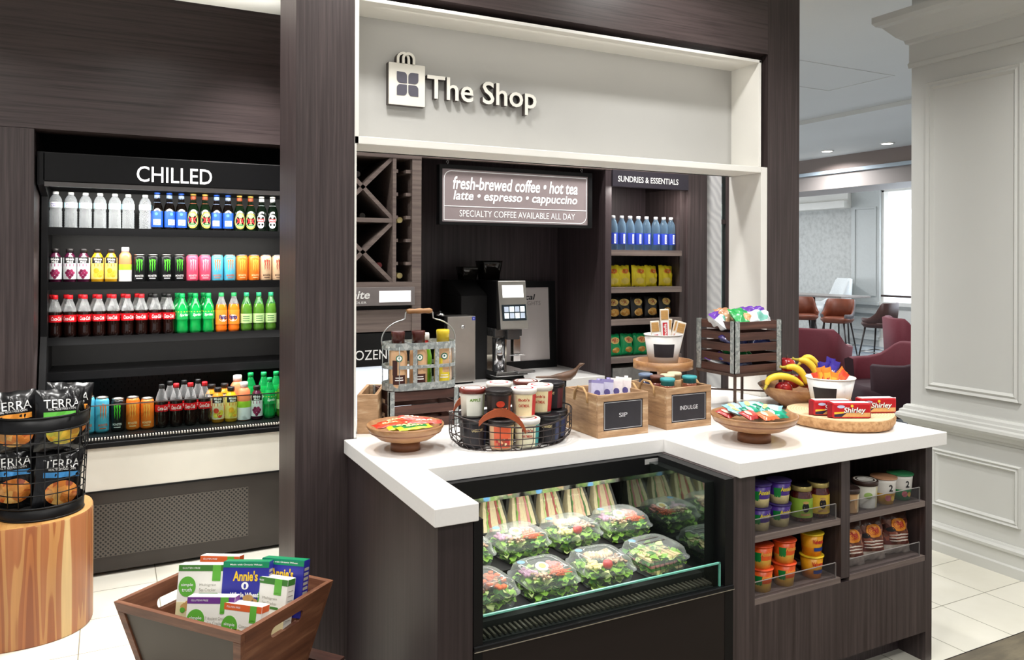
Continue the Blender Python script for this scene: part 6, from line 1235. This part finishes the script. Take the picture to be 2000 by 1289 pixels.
mb.build('bag_body', [P('bag_brown', '#4b332c', 0.25, var=0.15, vscale=30), spots('rind_print', ['#5d2a22', '#8c4a34', '#3d2420', '#a8705a'], 60, 0.3), P('clear_bag_foot', '#b5aba0', 0.2, var=0.25, vscale=40), P('bag_amber', '#e8902c', 0.35, var=0.05), P('bag_crimson', '#b3262c', 0.35, var=0.05), INKB, P('bag_pale_print', '#e6d8cc', 0.4, var=0.2, vscale=90)], t)
kr = Kind(t); g = 'brown snack bags in the lower right cubby'
for x, y, lab in ((2.555, 2.10, 'brown snack bag at the left of the lower right cubby'), (2.680, 2.105, 'brown snack bag in the middle of the lower right cubby'), (2.835, 2.11, 'brown snack bag at the right of the lower right cubby')): kr.put((x, y, ZB + 0.001), lab, g, 0, (math.radians(-10), 0.02, -0.2))

# ------------------------------------------------------------------ wood stump with the basket of chips
def stumpmat():
    m, nt, b, out = nodes('striped_stump_wood'); tc = nt.nodes.new('ShaderNodeTexCoord'); mp = nt.nodes.new('ShaderNodeMapping'); mp.inputs['Scale'].default_value = (1, 1, 0.045)
    n = nt.nodes.new('ShaderNodeTexNoise'); n.inputs['Scale'].default_value = 12; n.inputs['Detail'].default_value = 1.6; n.inputs['Distortion'].default_value = 0.08
    r = nt.nodes.new('ShaderNodeValToRGB'); e = r.color_ramp.elements; e[0].position = 0.0; e[0].color = lin('#94532e'); e[1].position = 0.66; e[1].color = lin('#dcb982')
    for p, c in ((0.39, '#94532e'), (0.40, '#ae6a3c'), (0.455, '#b3703f'), (0.46, '#9c5a33'), (0.515, '#a36138'), (0.52, '#c08850'), (0.57, '#c28c55'), (0.575, '#ab6a40'), (0.645, '#b3744a'), (0.655, '#d9b57c')): k = e.new(p); k.color = lin(c)
    n2 = nt.nodes.new('ShaderNodeTexNoise'); n2.inputs['Scale'].default_value = 60; n2.inputs['Detail'].default_value = 5
    mx = nt.nodes.new('ShaderNodeMix'); mx.data_type = 'RGBA'; mx.blend_type = 'MULTIPLY'; mx.inputs['Factor'].default_value = 0.35
    nt.links.new(tc.outputs['Object'], mp.inputs[0]); nt.links.new(mp.outputs[0], n.inputs['Vector']); nt.links.new(mp.outputs[0], n2.inputs['Vector']); nt.links.new(n.outputs['Fac'], r.inputs['Fac']); nt.links.new(r.outputs['Color'], mx.inputs['A']); nt.links.new(n2.outputs['Fac'], mx.inputs['B']); nt.links.new(mx.outputs['Result'], b.inputs['Base Color'])
    b.inputs['Roughness'].default_value = 0.4; return m
SX, SY = -0.345, 4.035
su = thing('wood_stump', 'smooth striped wood stump stool beside the drinks chiller', 'stump', (SX, SY, 0))
def sl(z, f=1.0): return [(0.285 * f * math.copysign(abs(math.cos(a)) ** 0.85, math.cos(a)), 0.262 * f * math.copysign(abs(math.sin(a)) ** 0.85, math.sin(a)), z) for a in [2 * pi * j / 56 for j in range(56)]]
m = MB(); m.loft([sl(0.0, 0.985), sl(0.006), sl(0.494), sl(0.5, 0.99)], 0, True, True, False); m.build('stump_body', stumpmat(), su)
m = MB(); m.loft([sl(0.499, 0.99), sl(0.501, 0.988)], 0, False); m.build('stump_top', wood('stump_top_wood', '#a8733f', '#dcb27a', 'y', 0.4, 14, 0.12, '#c99758'), su)
kx, ky, kz = -0.262, 3.99, 0.502
cb = thing('wire_bin', 'round black wire bin with solid bands, holding vegetable chip bags on the stump', 'bin', (kx, ky, kz))
BR = 0.185
def band(nm, z0, z1, r0, r1):
    m = MB(); m.lathe([(r0, z0), (r1, z1), (r1 - 0.004, z1), (r0 - 0.004, z0), (r0, z0)], 0, 44, cap0=False, cap1=False)
    for z, r in ((z0, r0), (z1, r1)): m.tube([(r * math.cos(a), r * math.sin(a), z) for a in [2 * pi * j / 44 for j in range(44)]], 0.004, 0, 6, True)
    m.build(nm, BLACK, cb)
rb = lambda z: 0.165 + (BR - 0.165) * z / 0.44
band('base_band', 0.004, 0.055, rb(0.0), rb(0.055)); band('rim_band', 0.375, 0.435, rb(0.375), rb(0.435))
m = MB(); m.lathe([(0.164, 0.002), (0.164, 0.006)], 0, 40); m.build('bottom_plate', BLACK, cb)
m = MB()
for z in (0.11, 0.165, 0.22, 0.275, 0.33): m.tube([(rb(z) * math.cos(a), rb(z) * math.sin(a), z) for a in [2 * pi * j / 44 for j in range(44)]], 0.0024, 0, 6, True)
for j in range(22): a = 2 * pi * j / 22; m.tube([(rb(z) * math.cos(a), rb(z) * math.sin(a), z) for z in (0.05, 0.38)], 0.0024, 0, 6)
m.build('wire_mesh', BLACK, cb)
for sg_, nm in ((-1, 'ring_handle'), (1, 'ring_handle')):
    m = MB(); c = sg_ * BR; m.tube([(c * math.cos(.6) + 0.05 * math.cos(a) * sg_ * 0.2, -abs(c) * math.sin(.6) + 0.045 * math.cos(a), 0.435 + 0.045 * math.sin(a)) for a in [pi * j / 12 for j in range(13)]], 0.006, 0, 8); m.build(nm, BLACK, cb)
def k_terra(stripe, food, seed):
    t = thing('chip_bag', '', 'bag'); mb = bag_mesh(0.19, 0.26, 0.075, lambda u, v: 0, 16, 20, 0.006, seed)
    mb.oval(0.55, 0.30, 0.36, 0.20, 2, 22)
    q = [(u, v) for u in (0.12, 0.9) for v in (0.55, 0.635)]
    n = 8; vs = [mb.pt(0.14 + 0.76 * i / n, v, 1) + Vector((0, -0.0018, 0)) for v in (0.55, 0.635) for i in range(n + 1)]; mb.add(vs, [(i, i + 1, n + 2 + i, n + 1 + i) for i in range(n)], 1)
    mb.txt('TERRA', 0.52, 0.77, 0.145, 0.036, 3, 0.0); mb.txt('REAL VEGETABLE CHIPS', 0.52, 0.68, 0.11, 0.009, 3, 0.0)
    mb.build('bag_body', [P('bag_gloss_black', '#121214', 0.22, var=0.1), P('stripe_' + stripe[1:], stripe, 0.4, var=0.03), food, P('silver_print', '#e6e6e4', 0.4, var=0)], t); return Kind(t)
VEG = spots('vegetable_chip_print', ['#c9762e', '#e09a4a', '#8c3a2a', '#e8b868', '#b3521f'], 40, 0.45); PLT = spots('plantain_print', ['#d8b03a', '#eacb62', '#a8b040', '#c98f2a'], 36, 0.45)
ko, kg, kbl = k_terra('#e8973a', VEG, 1), k_terra('#66c24a', PLT, 2), k_terra('#3f8fd0', VEG, 3)
g = 'vegetable chip bags in the wire bin'
for k, dx, dy, z, ry, rz, lab in ((kg, 0.070, -0.075, 0.275, 0.04, 0.25, 'chip bag with green stripe at the front of the wire bin'), (ko, -0.095, -0.055, 0.275, -0.05, 0.12, 'chip bag with orange stripe at the left of the wire bin'), (ko, 0.090, 0.05, 0.285, 0.10, 0.2, 'chip bag with orange stripe at the back of the wire bin'),
        (kbl, 0.060, -0.078, 0.015, 0.10, 0.28, 'chip bag with blue stripe low in the bin at the right'), (kbl, -0.105, -0.065, 0.04, 0.0, 0.1, 'chip bag with blue stripe low in the bin at the left'), (kbl, 0.0, 0.07, 0.02, 0.0, 0.1, 'chip bag hidden low at the back of the bin')):
    k.put((kx + dx, ky + dy, kz + z), lab, g, 0, (math.radians(-6), ry, rz))
# ------------------------------------------------------------------ flared crate of cracker boxes on a slatted crate
CZ = 0.58; Hc = 0.27
A_ = Vector((0.014, 2.626)); B_ = Vector((0.322, 2.237)); C_ = Vector((0.626, 2.508))
ax = (B_ - A_).normalized(); ay = Vector((-ax.y, ax.x)); LX = (B_ - A_).length; LY = (C_ - B_).dot(ay)
ang = math.atan2(ax.y, ax.x)
fc_ = thing('flared_crate', 'flared reddish-brown wooden crate with slate front, full of cracker boxes', 'crate', (A_.x, A_.y, CZ - Hc), ang)
CRW = wood('crate_brown_wood', '#54301f', '#96694c', 'x', 0.5, 26, 0.10, '#764a33', bump=0.25); CRY = wood('crate_brown_wood_side', '#54301f', '#96694c', 'y', 0.5, 26, 0.10, '#764a33', bump=0.25)
IN = 0.062; th = 0.016
def P3(x, y, z):      # flared box: narrower at the bottom
    f = 1 - z / Hc; cx, cy = LX / 2, LY / 2
    return Vector((cx + (x - cx) * (1 - f * IN * 2 / LX), cy + (y - cy) * (1 - f * IN * 2 / LY), z))
def wallp(mb, pts, inward, m=0):
    pts = [Vector(p) for p in pts]; mb.add(pts + [p + inward for p in pts], [tuple(range(len(pts)))[::-1], tuple(range(len(pts), 2 * len(pts)))] + [(j, (j + 1) % len(pts), len(pts) + (j + 1) % len(pts), len(pts) + j) for j in range(len(pts))], m)
m = MB(); fw = 0.030
for a, b, c, d in (((0, 0), (LX, 0), (LX, fw), (0, fw)),): pass
inw = Vector((0, th, 0))
wallp(m, [P3(0, 0, Hc - fw), P3(LX, 0, Hc - fw), P3(LX, 0, Hc), P3(0, 0, Hc)], inw)
wallp(m, [P3(0, 0, 0), P3(LX, 0, 0), P3(LX, 0, fw), P3(0, 0, fw)], inw)
wallp(m, [P3(0, 0, fw), P3(fw, 0, fw), P3(fw, 0, Hc - fw), P3(0, 0, Hc - fw)], inw)
wallp(m, [P3(LX - fw, 0, fw), P3(LX, 0, fw), P3(LX, 0, Hc - fw), P3(LX - fw, 0, Hc - fw)], inw)
m.build('front_frame', CRW, fc_, 0.0015)
m = MB(); o6 = Vector((0, 0.006, 0)); wallp(m, [P3(fw, 0, fw) + o6, P3(LX - fw, 0, fw) + o6, P3(LX - fw, 0, Hc - fw) + o6, P3(fw, 0, Hc - fw) + o6], Vector((0, 0.006, 0))); m.build('slate_panel', P('brown_slate', '#4a4037', 0.5, var=0.08, vscale=4), fc_)
m = MB(); wallp(m, [P3(LX, LY, 0), P3(0, LY, 0), P3(0, LY, Hc), P3(LX, LY, Hc)], Vector((0, -th, 0))); m.build('back_board', CRW, fc_, 0.0015)
for x, s in ((0, 1), (LX, -1)):
    m = MB(); inw = Vector((s * th, 0, 0)); h0, h1 = Hc - 0.075, Hc - 0.040; y0, y1 = LY * 0.36, LY * 0.64
    wallp(m, [P3(x, th, 0), P3(x, LY - th, 0), P3(x, LY - th, h0), P3(x, th, h0)], inw); wallp(m, [P3(x, th, h1), P3(x, LY - th, h1), P3(x, LY - th, Hc), P3(x, th, Hc)], inw)
    for q in (-1, 1):
        pl = []
        ye = y0 if q < 0 else y1; yo = th if q < 0 else LY - th; r_ = (h1 - h0) / 2
        arc = [(ye + q * (-r_ * math.cos(a)) * -1 * -1, (h0 + h1) / 2 + r_ * math.sin(a)) for a in [-pi / 2 + pi * k / 8 for k in range(9)]]
        pts = [P3(x, yo, h0)] + [P3(x, ye + q * r_ - q * r_ * 0 - q * r_ * (1 - math.cos(a)) * 0 + q * (r_ * math.cos(a) - r_), (h0 + h1) / 2 + r_ * math.sin(a)) for a in [-pi / 2 + pi * k / 8 for k in range(9)]] + [P3(x, yo, h1)]
        wallp(m, pts, inw)
    m.build('handle_side', CRY, fc_)
m = MB(); wallp(m, [P3(th, th, 0.004), P3(LX - th, th, 0.004), P3(LX - th, LY - th, 0.004), P3(th, LY - th, 0.004)], Vector((0, 0, 0.01))); m.build('bottom_board', CRW, fc_)
def k_box(w, h, d, style, band='#3f7a2e'):
    t = thing('cracker_box', '', 'box'); m = MB(); m.box(-w / 2, w / 2, 0, d, 0, h, 0)
    e = -0.0005; F = (0, e, 0)
    if style == 'st':
        m.box(-w / 2, w / 2, e, 0, h - 0.018, h, 1); m.text('GLUTEN FREE', (-w * 0.24, e, h - 0.009), w * 0.36, 0.005, 6, off=0.0004)
        m.box(w * 0.20, w * 0.37, e * 2, 0, h - 0.042, h, 2); m.prism([(w * 0.20, h - 0.042), (w * 0.285, h - 0.038), (w * 0.37, h - 0.042), (w * 0.37, h - 0.046), (w * 0.20, h - 0.046)], (0, e, 0), X, Z, 0.0005, 2)
        m.prism(circ(0.026, 24, cx=-w * 0.30, cy=h - 0.062, ry=0.029), (0, e, 0), X, Z, 0.0004, 2); m.text('simple', (-w * 0.30, e, h - 0.058), 0.036, 0.011, 3, off=0.0010, bold=0.01); m.text('truth', (-w * 0.30, e, h - 0.071), 0.030, 0.011, 3, off=0.0010, bold=0.01)
        m.text({'#6a2f86': '7 Ancient Grains', '#d8602c': 'Cinnamon'}.get(band, 'Multigrain'), (w * 0.12, e, h - 0.058), w * (0.44 if band == '#6a2f86' else 0.34), 0.009, 4, off=0.0004); m.text('Sea Cracker', (w * 0.12, e, h - 0.071), w * 0.34, 0.009, 4, off=0.0004)
        m.prism(rrect(-w * 0.06, w * 0.34, h - 0.087, h - 0.080, 0.003, 3), (0, e, 0), X, Z, 0.0004, 1)
        m.box(-w / 2, w / 2, e, 0, 0.0, h * 0.36, 5)
        m.prism(circ(0.03, 14, cx=-w * 0.12, cy=h * 0.34, ry=0.012), (0, e, 0), X, Z, 0.0004, 7); m.prism(circ(0.022, 14, cx=-w * 0.26, cy=h * 0.28, ry=0.012), (0, e, 0), X, Z, 0.0006, 7); m.prism(circ(0.008, 10, cx=-w * 0.36, cy=h * 0.22, ry=0.008), (0, e, 0), X, Z, 0.0007, 2)
        m.box(w / 2, w / 2 + 0.0005, 0.002, d - 0.002, h - 0.018, h, 1)
        for k in range(7): m.box(w / 2, w / 2 + 0.0005, 0.008, d - 0.008, h - 0.035 - 0.014 * k, h - 0.033 - 0.014 * k, 4)
        mats = [P('carton_white', '#f0eee6', 0.4, var=0.02), P('band_' + band[1:], band, 0.4, var=0.02), P('print_leaf_green', '#5fae3a', 0.4, var=0.03), INKW, P('print_soft_grey', '#a9a59a', 0.5, var=0), P('print_straw', '#e9dcae', 0.4, var=0.06, vscale=20), INKW, P('cracker_tan', '#c69a5c')]
    else:
        m.box(-w / 2, w / 2, e, 0, h - 0.016, h, 1); m.text('Made with Organic Wheat', (0, e, h - 0.008), w * 0.7, 0.006, 3, off=0.0004, bold=0.02)
        m.text("Annie's", (0, e, h - 0.040), w * 0.54, 0.030, 2, off=0.0006, bold=0.03); m.prism(circ(0.011, 16, cx=0, cy=h - 0.068), (0, e, 0), X, Z, 0.0004, 3); m.prism(circ(0.004, 10, cx=0, cy=h - 0.069, ry=0.007), (0, e, 0), X, Z, 0.0007, 0)
        m.text('Whole Wheat', (0, e, h - 0.094), w * 0.62, 0.014, 3, off=0.0006, bold=0.04); m.text('Bunnies', (0, e, h - 0.110), w * 0.40, 0.013, 3, off=0.0006, bold=0.04); m.box(-w * 0.25, w * 0.3, e, 0, h - 0.123, h - 0.120, 3)
        for k, (x, z) in enumerate(((0.0, 0.045), (0.025, 0.052), (-0.02, 0.03), (0.03, 0.03), (0.012, 0.062))): m.prism(circ(0.016, 14, cx=x, cy=z, ry=0.010), (0, e - 0.0003 * k, 0), X, Z, 0.0003, 4)
        for k in range(9): m.box(w / 2, w / 2 + 0.0005, 0.006, d - 0.006, h - 0.03 - 0.014 * k, h - 0.022 - 0.014 * k, 5)
        mats = [P('carton_royal_blue', '#2b2c96', 0.4, var=0.03), P('band_teal_green', '#12885a', 0.4, var=0.02), P('print_sun_yellow', '#f0c62e', 0.4, var=0), INKW, P('cracker_tan', '#c69a5c'), P('print_soft_grey', '#a9a59a')]
    m.build('carton', mats, t)
    m = MB(); m.box(-w / 2 + .001, w / 2 - .001, 0.001, d - 0.001, h, h + 0.0012); m.build('top_flap', mats[1] if style != 'st' else mats[0], t); return Kind(t)
kst = k_box(0.148, 0.165, 0.042, 'st'); ksp = k_box(0.140, 0.13, 0.042, 'st', '#6a2f86'); kso = k_box(0.125, 0.12, 0.042, 'st', '#d8602c'); kan = k_box(0.140, 0.165, 0.042, 'an')
def inbox(k, x, y, z, lean, yaw, lab, roll=0.0):
    o = k.put((x, y, z), lab, 'cracker boxes in the flared crate'); yaw = math.radians(yaw)
    o.rotation_euler = (Matrix.Rotation(yaw, 4, 'Z') @ Matrix.Rotation(roll, 4, 'Y') @ Matrix.Rotation(-lean, 4, 'X')).to_euler(); return o
inbox(kst, 0.244, 2.531, 0.508, 0.2, -27, 'white cracker box with green band at the left of the flared crate')
inbox(kan, 0.360, 2.469, 0.518, 0.2, -28, 'royal blue cracker box in the middle of the flared crate')
inbox(kan, 0.462, 2.458, 0.512, 0.2, -38, 'royal blue cracker box at the right of the flared crate')
inbox(kst, 0.405, 2.430, 0.478, 0.2, -45, 'white cracker box with green band in front of the right blue box')
inbox(ksp, 0.258, 2.432, 0.482, 0.2, -28, 'white cracker box with purple band at the crate front')
inbox(kso, 0.334, 2.374, 0.478, 0.2, -42, 'white cracker box with orange band at the crate front right corner')
inbox(kso, 0.303, 2.615, 0.544, 0.2, -30, 'white cracker box with orange band at the very back of the flared crate')
# upturned slatted crate below
lc = thing('slatted_crate', 'low reddish slatted crate on the floor under the flared crate', 'crate', (A_.x, A_.y, 0), ang)
Lw, Ld, Lh = LX + 0.0, LY + 0.06, CZ - Hc - 0.001; lo = Vector((0.0, 0.0, 0))
m = MB(); n = 7; w_ = (Ld - 0.012 * (n - 1)) / n
for k in range(n): m.box(0, Lw, k * (w_ + 0.012), k * (w_ + 0.012) + w_, Lh - 0.012, Lh)
m.build('top_slats', SLATW, lc, 0.0015)
for i in range(2):
    y = (0.0, Ld - 0.01)[i]; m = MB()
    for j in range(4): m.box(0.002, Lw - 0.002, y, y + 0.01, 0.002 + 0.072 * j, 0.060 + 0.072 * j)
    m.build('slatted_side', SLATW, lc, 0.0015)
    x = (0.0, Lw - 0.01)[i]; m = MB()
    for j in range(4): m.box(x, x + 0.01, 0.010, Ld - 0.010, 0.002 + 0.072 * j, 0.060 + 0.072 * j)
    m.build('slatted_side', wood('red_brown_slat_side', ''*1, ''), lc, 0.0015)
for x in (0, Lw):
    for y in (0, Ld):
        m = MB(); sx_ = 1 if x == 0 else -1; sy_ = 1 if y == 0 else -1
        xs = sorted((x - sx_ * .002, x + sx_ * .03)); ys = sorted((y - sy_ * .002, y + sy_ * .002)); m.box(xs[0], xs[1], ys[0], ys[1], 0, Lh - .013)
        xs = sorted((x - sx_ * .002, x + sx_ * .002)); ys = sorted((y + sy_ * .002, y + sy_ * .03)); m.box(xs[0], xs[1], ys[0], ys[1], 0, Lh - .013); m.build('corner_bracket', GALV, lc)

# ------------------------------------------------------------------ the dining room beyond
RED = P('burgundy_fabric', '#6d2732', 0.75, var=0.06, vscale=60); REDD = P('shaded_burgundy_fabric', '#34151d', 0.75, var=0.08, vscale=60); LEAB = P('brown_leather', '#7a3f28', 0.45, var=0.15, vscale=9); GREYF = P('grey_fabric', '#6f6a6c', 0.8, var=0.1, vscale=50); DLEG = P('dark_leg', '#241a18', 0.4, var=0.1)  # REDD is the burgundy fabric with shade put into its colour
def shell(mb, w, d, zb, zback, zarm, t, open_=0.62, m_out=0, m_in=1, n=30):
    """wrap-round chair shell, open towards -Y"""
    L = []
    for j in range(n + 1):
        a = -pi / 2 + open_ + (2 * pi - 2 * open_) * j / n; c, s_ = math.cos(a), math.sin(a)
        x = w * math.copysign(abs(c) ** 0.7, c); y = d * math.copysign(abs(s_) ** 0.7, s_)
        k = max(0.0, min(1.0, (s_ + 0.15) / 0.75)); k = k * k * (3 - 2 * k); zt = zarm + (zback - zarm) * k; fl = 1.0 + 0.05
        L.append([Vector((x * 0.93, y * 0.93, zb)), Vector((x * 1.0, y * 1.0, (zb + zt) / 2)), Vector((x * fl, y * fl, zt)), Vector((x * (fl - t / w * .5), y * (fl - t / w * .5), zt + t * 0.25)), Vector((x * (fl - t / w), y * (fl - t / w), zt)), Vector((x * (1 - t / w), y * (1 - t / w), (zb + zt) / 2)), Vector((x * (0.93 - t / w), y * (0.93 - t / w), zb))])
    o = len(mb.v); mb.loft(L, m_out, True, True, True)
    k = len(L[0]); f0 = len(mb.f) - (n * k) - 2
    for i in range(n):
        for j in range(k):
            if j in (3, 4, 5): mb.m[f0 + i * k + j] = m_in
def tub_chair(loc, rz, lab, fab, infab, back=0.80, arm=0.62, sc=1.0):
    t = thing('tub_chair', lab, 'armchair', loc, rz, 'burgundy armchairs in the dining room')
    m = MB(); shell(m, 0.36, 0.34, 0.20, back, arm, 0.07); m.build('shell', [fab, infab], t)
    m = MB(); m.loft([superloop(.30, .30, .24, 4, 28, 0, -.03), superloop(.32, .32, .30, 4, 28, 0, -.03), superloop(.32, .32, .40, 4, 28, 0, -.03), superloop(.29, .29, .44, 4, 28, 0, -.03)], 0, True); m.build('seat_cushion', fab, t)
    for x in (-.24, .24):
        for y in (-.22, .24): m = MB(); m.tube([(x, y, .22), (x * 1.12, y * 1.12, 0)], [.02, .012], 0, 8); m.build('leg', DLEG, t)
    t.scale = (sc,) * 3; return t
def stool(loc, rz, lab, out_, in_, z=0.64):
    t = thing('counter_stool', lab, 'stool', loc, rz, 'counter stools in the dining room')
    m = MB(); shell(m, 0.25, 0.23, z, z + 0.33, z + 0.09, 0.035, 0.75); m.build('back_shell', [out_, in_], t)
    m = MB(); m.loft([superloop(.20, .20, z - .05, 3.5, 26), superloop(.24, .225, z, 3.5, 26, 0, -.01), superloop(.235, .22, z + .03, 3.5, 26, 0, -.01), superloop(.20, .19, z + .045, 3.5, 26, 0, -.01)], 0, True); m.build('seat', in_, t)
    for x in (-.16, .16):
        for y in (-.15, .15): m = MB(); m.tube([(x, y, z - .04), (x * 1.55, y * 1.55, 0)], [.016, .010], 0, 8); m.build('leg', DLEG, t)
    m = MB(); q = [(x * 1.36, y * 1.36, .22) for x, y in ((-.16, -.15), (.16, -.15), (.16, .15), (-.16, .15))]
    for i in range(4): m.tube([q[i], q[(i + 1) % 4]], .008, 0, 6)
    m.build('footrest', STEEL, t); return t
def table(name, loc, w, d, h, rz, lab, top, pede=0.045):
    t = thing(name, lab, 'table', loc, rz)
    m = MB(); m.box(-w / 2, w / 2, -d / 2, d / 2, h - 0.035, h); m.build('tabletop', top, t, 0.004)
    m = MB(); m.lathe([(pede, 0.02), (pede, h - 0.035)], 0, 16); m.build('pedestal', DLEG, t)
    m = MB(); m.lathe([(0.26, 0), (0.26, 0.012), (0.06, 0.03)], 0, 24); m.build('foot_plate', DLEG, t); return t
DTOP = P('dark_table_top', '#3a2c28', 0.25, var=0.08); GTOP = P('grey_table_top', '#8a837e', 0.3, var=0.08)
tub_chair((7.05, 6.30, 0), math.radians(108), 'burgundy armchair seen from behind between the portal column and the bucket', RED, RED, 0.86, 0.66)
tub_chair((6.46, 4.86, 0), math.radians(-118), 'burgundy armchair with shade-darkened fabric nearest the white wall end', REDD, RED, 0.76, 0.62, 1.08)
tub_chair((8.9, 6.38, 0), math.radians(52), 'plum armchair seen from the side behind the dark armchair', RED, P('plum_fabric', '#7a3a48', 0.7, var=0.06), 0.90, 0.66)
stool((10.78, 9.15, 0), math.radians(-70), 'brown leather counter stool with grey back in front of the grey table', GREYF, LEAB)
stool((10.85, 9.95, 0), math.radians(-30), 'brown leather counter stool cut off by the portal column', LEAB, LEAB)
stool((10.6, 8.20, 0), math.radians(190), 'dark brown counter stool beside the white wall end', P('dark_brown_leather', '#4a2c26', 0.5, var=0.1), P('dark_brown_leather', '#4a2c26'))
stool((11.65, 7.75, 0), math.radians(150), 'black counter stool at the far right under the dark table', P('black_leather', '#1c1618', 0.5, var=0.1), P('black_leather', '#1c1618'))
table('counter_table', (11.62, 10.42, 0), 0.75, 1.9, 1.0, 0, 'grey topped counter table beside the portal column', GTOP)
table('counter_table', (12.35, 8.3, 0), 0.75, 1.9, 1.03, 0, 'thin dark counter table in front of the bright windows', DTOP)
wc = thing('wing_chair', 'white wingback chair by the grey wallpapered wall', 'armchair', (12.5, 10.75, 0), math.radians(-120))
WF = P('white_fabric', '#dfe3e4', 0.8, var=0.03, vscale=40)
m = MB(); shell(m, 0.36, 0.33, 0.55, 1.27, 0.80, 0.06, 0.8); m.build('shell', [WF, WF], wc)
m = MB(); m.loft([superloop(.31, .30, .55, 4, 26), superloop(.33, .31, .70, 4, 26), superloop(.29, .27, .74, 4, 26)], 0, True); m.build('seat', WF, wc)
for x in (-.24, .24):
    for y in (-.22, .22): m = MB(); m.tube([(x, y, .56), (x * 1.1, y * 1.1, 0)], [.02, .012], 0, 8); m.build('leg', DLEG, wc)
table('coffee_table', (6.95, 5.50, 0), 0.5, 0.55, 0.42, 0.4, 'low wooden side table between the burgundy armchairs', wood('oak_top', '#7d5a3c', '#a87e56', 'x', 0.5, 20, 0.1), 0.05)
SC.render.film_transparent = False
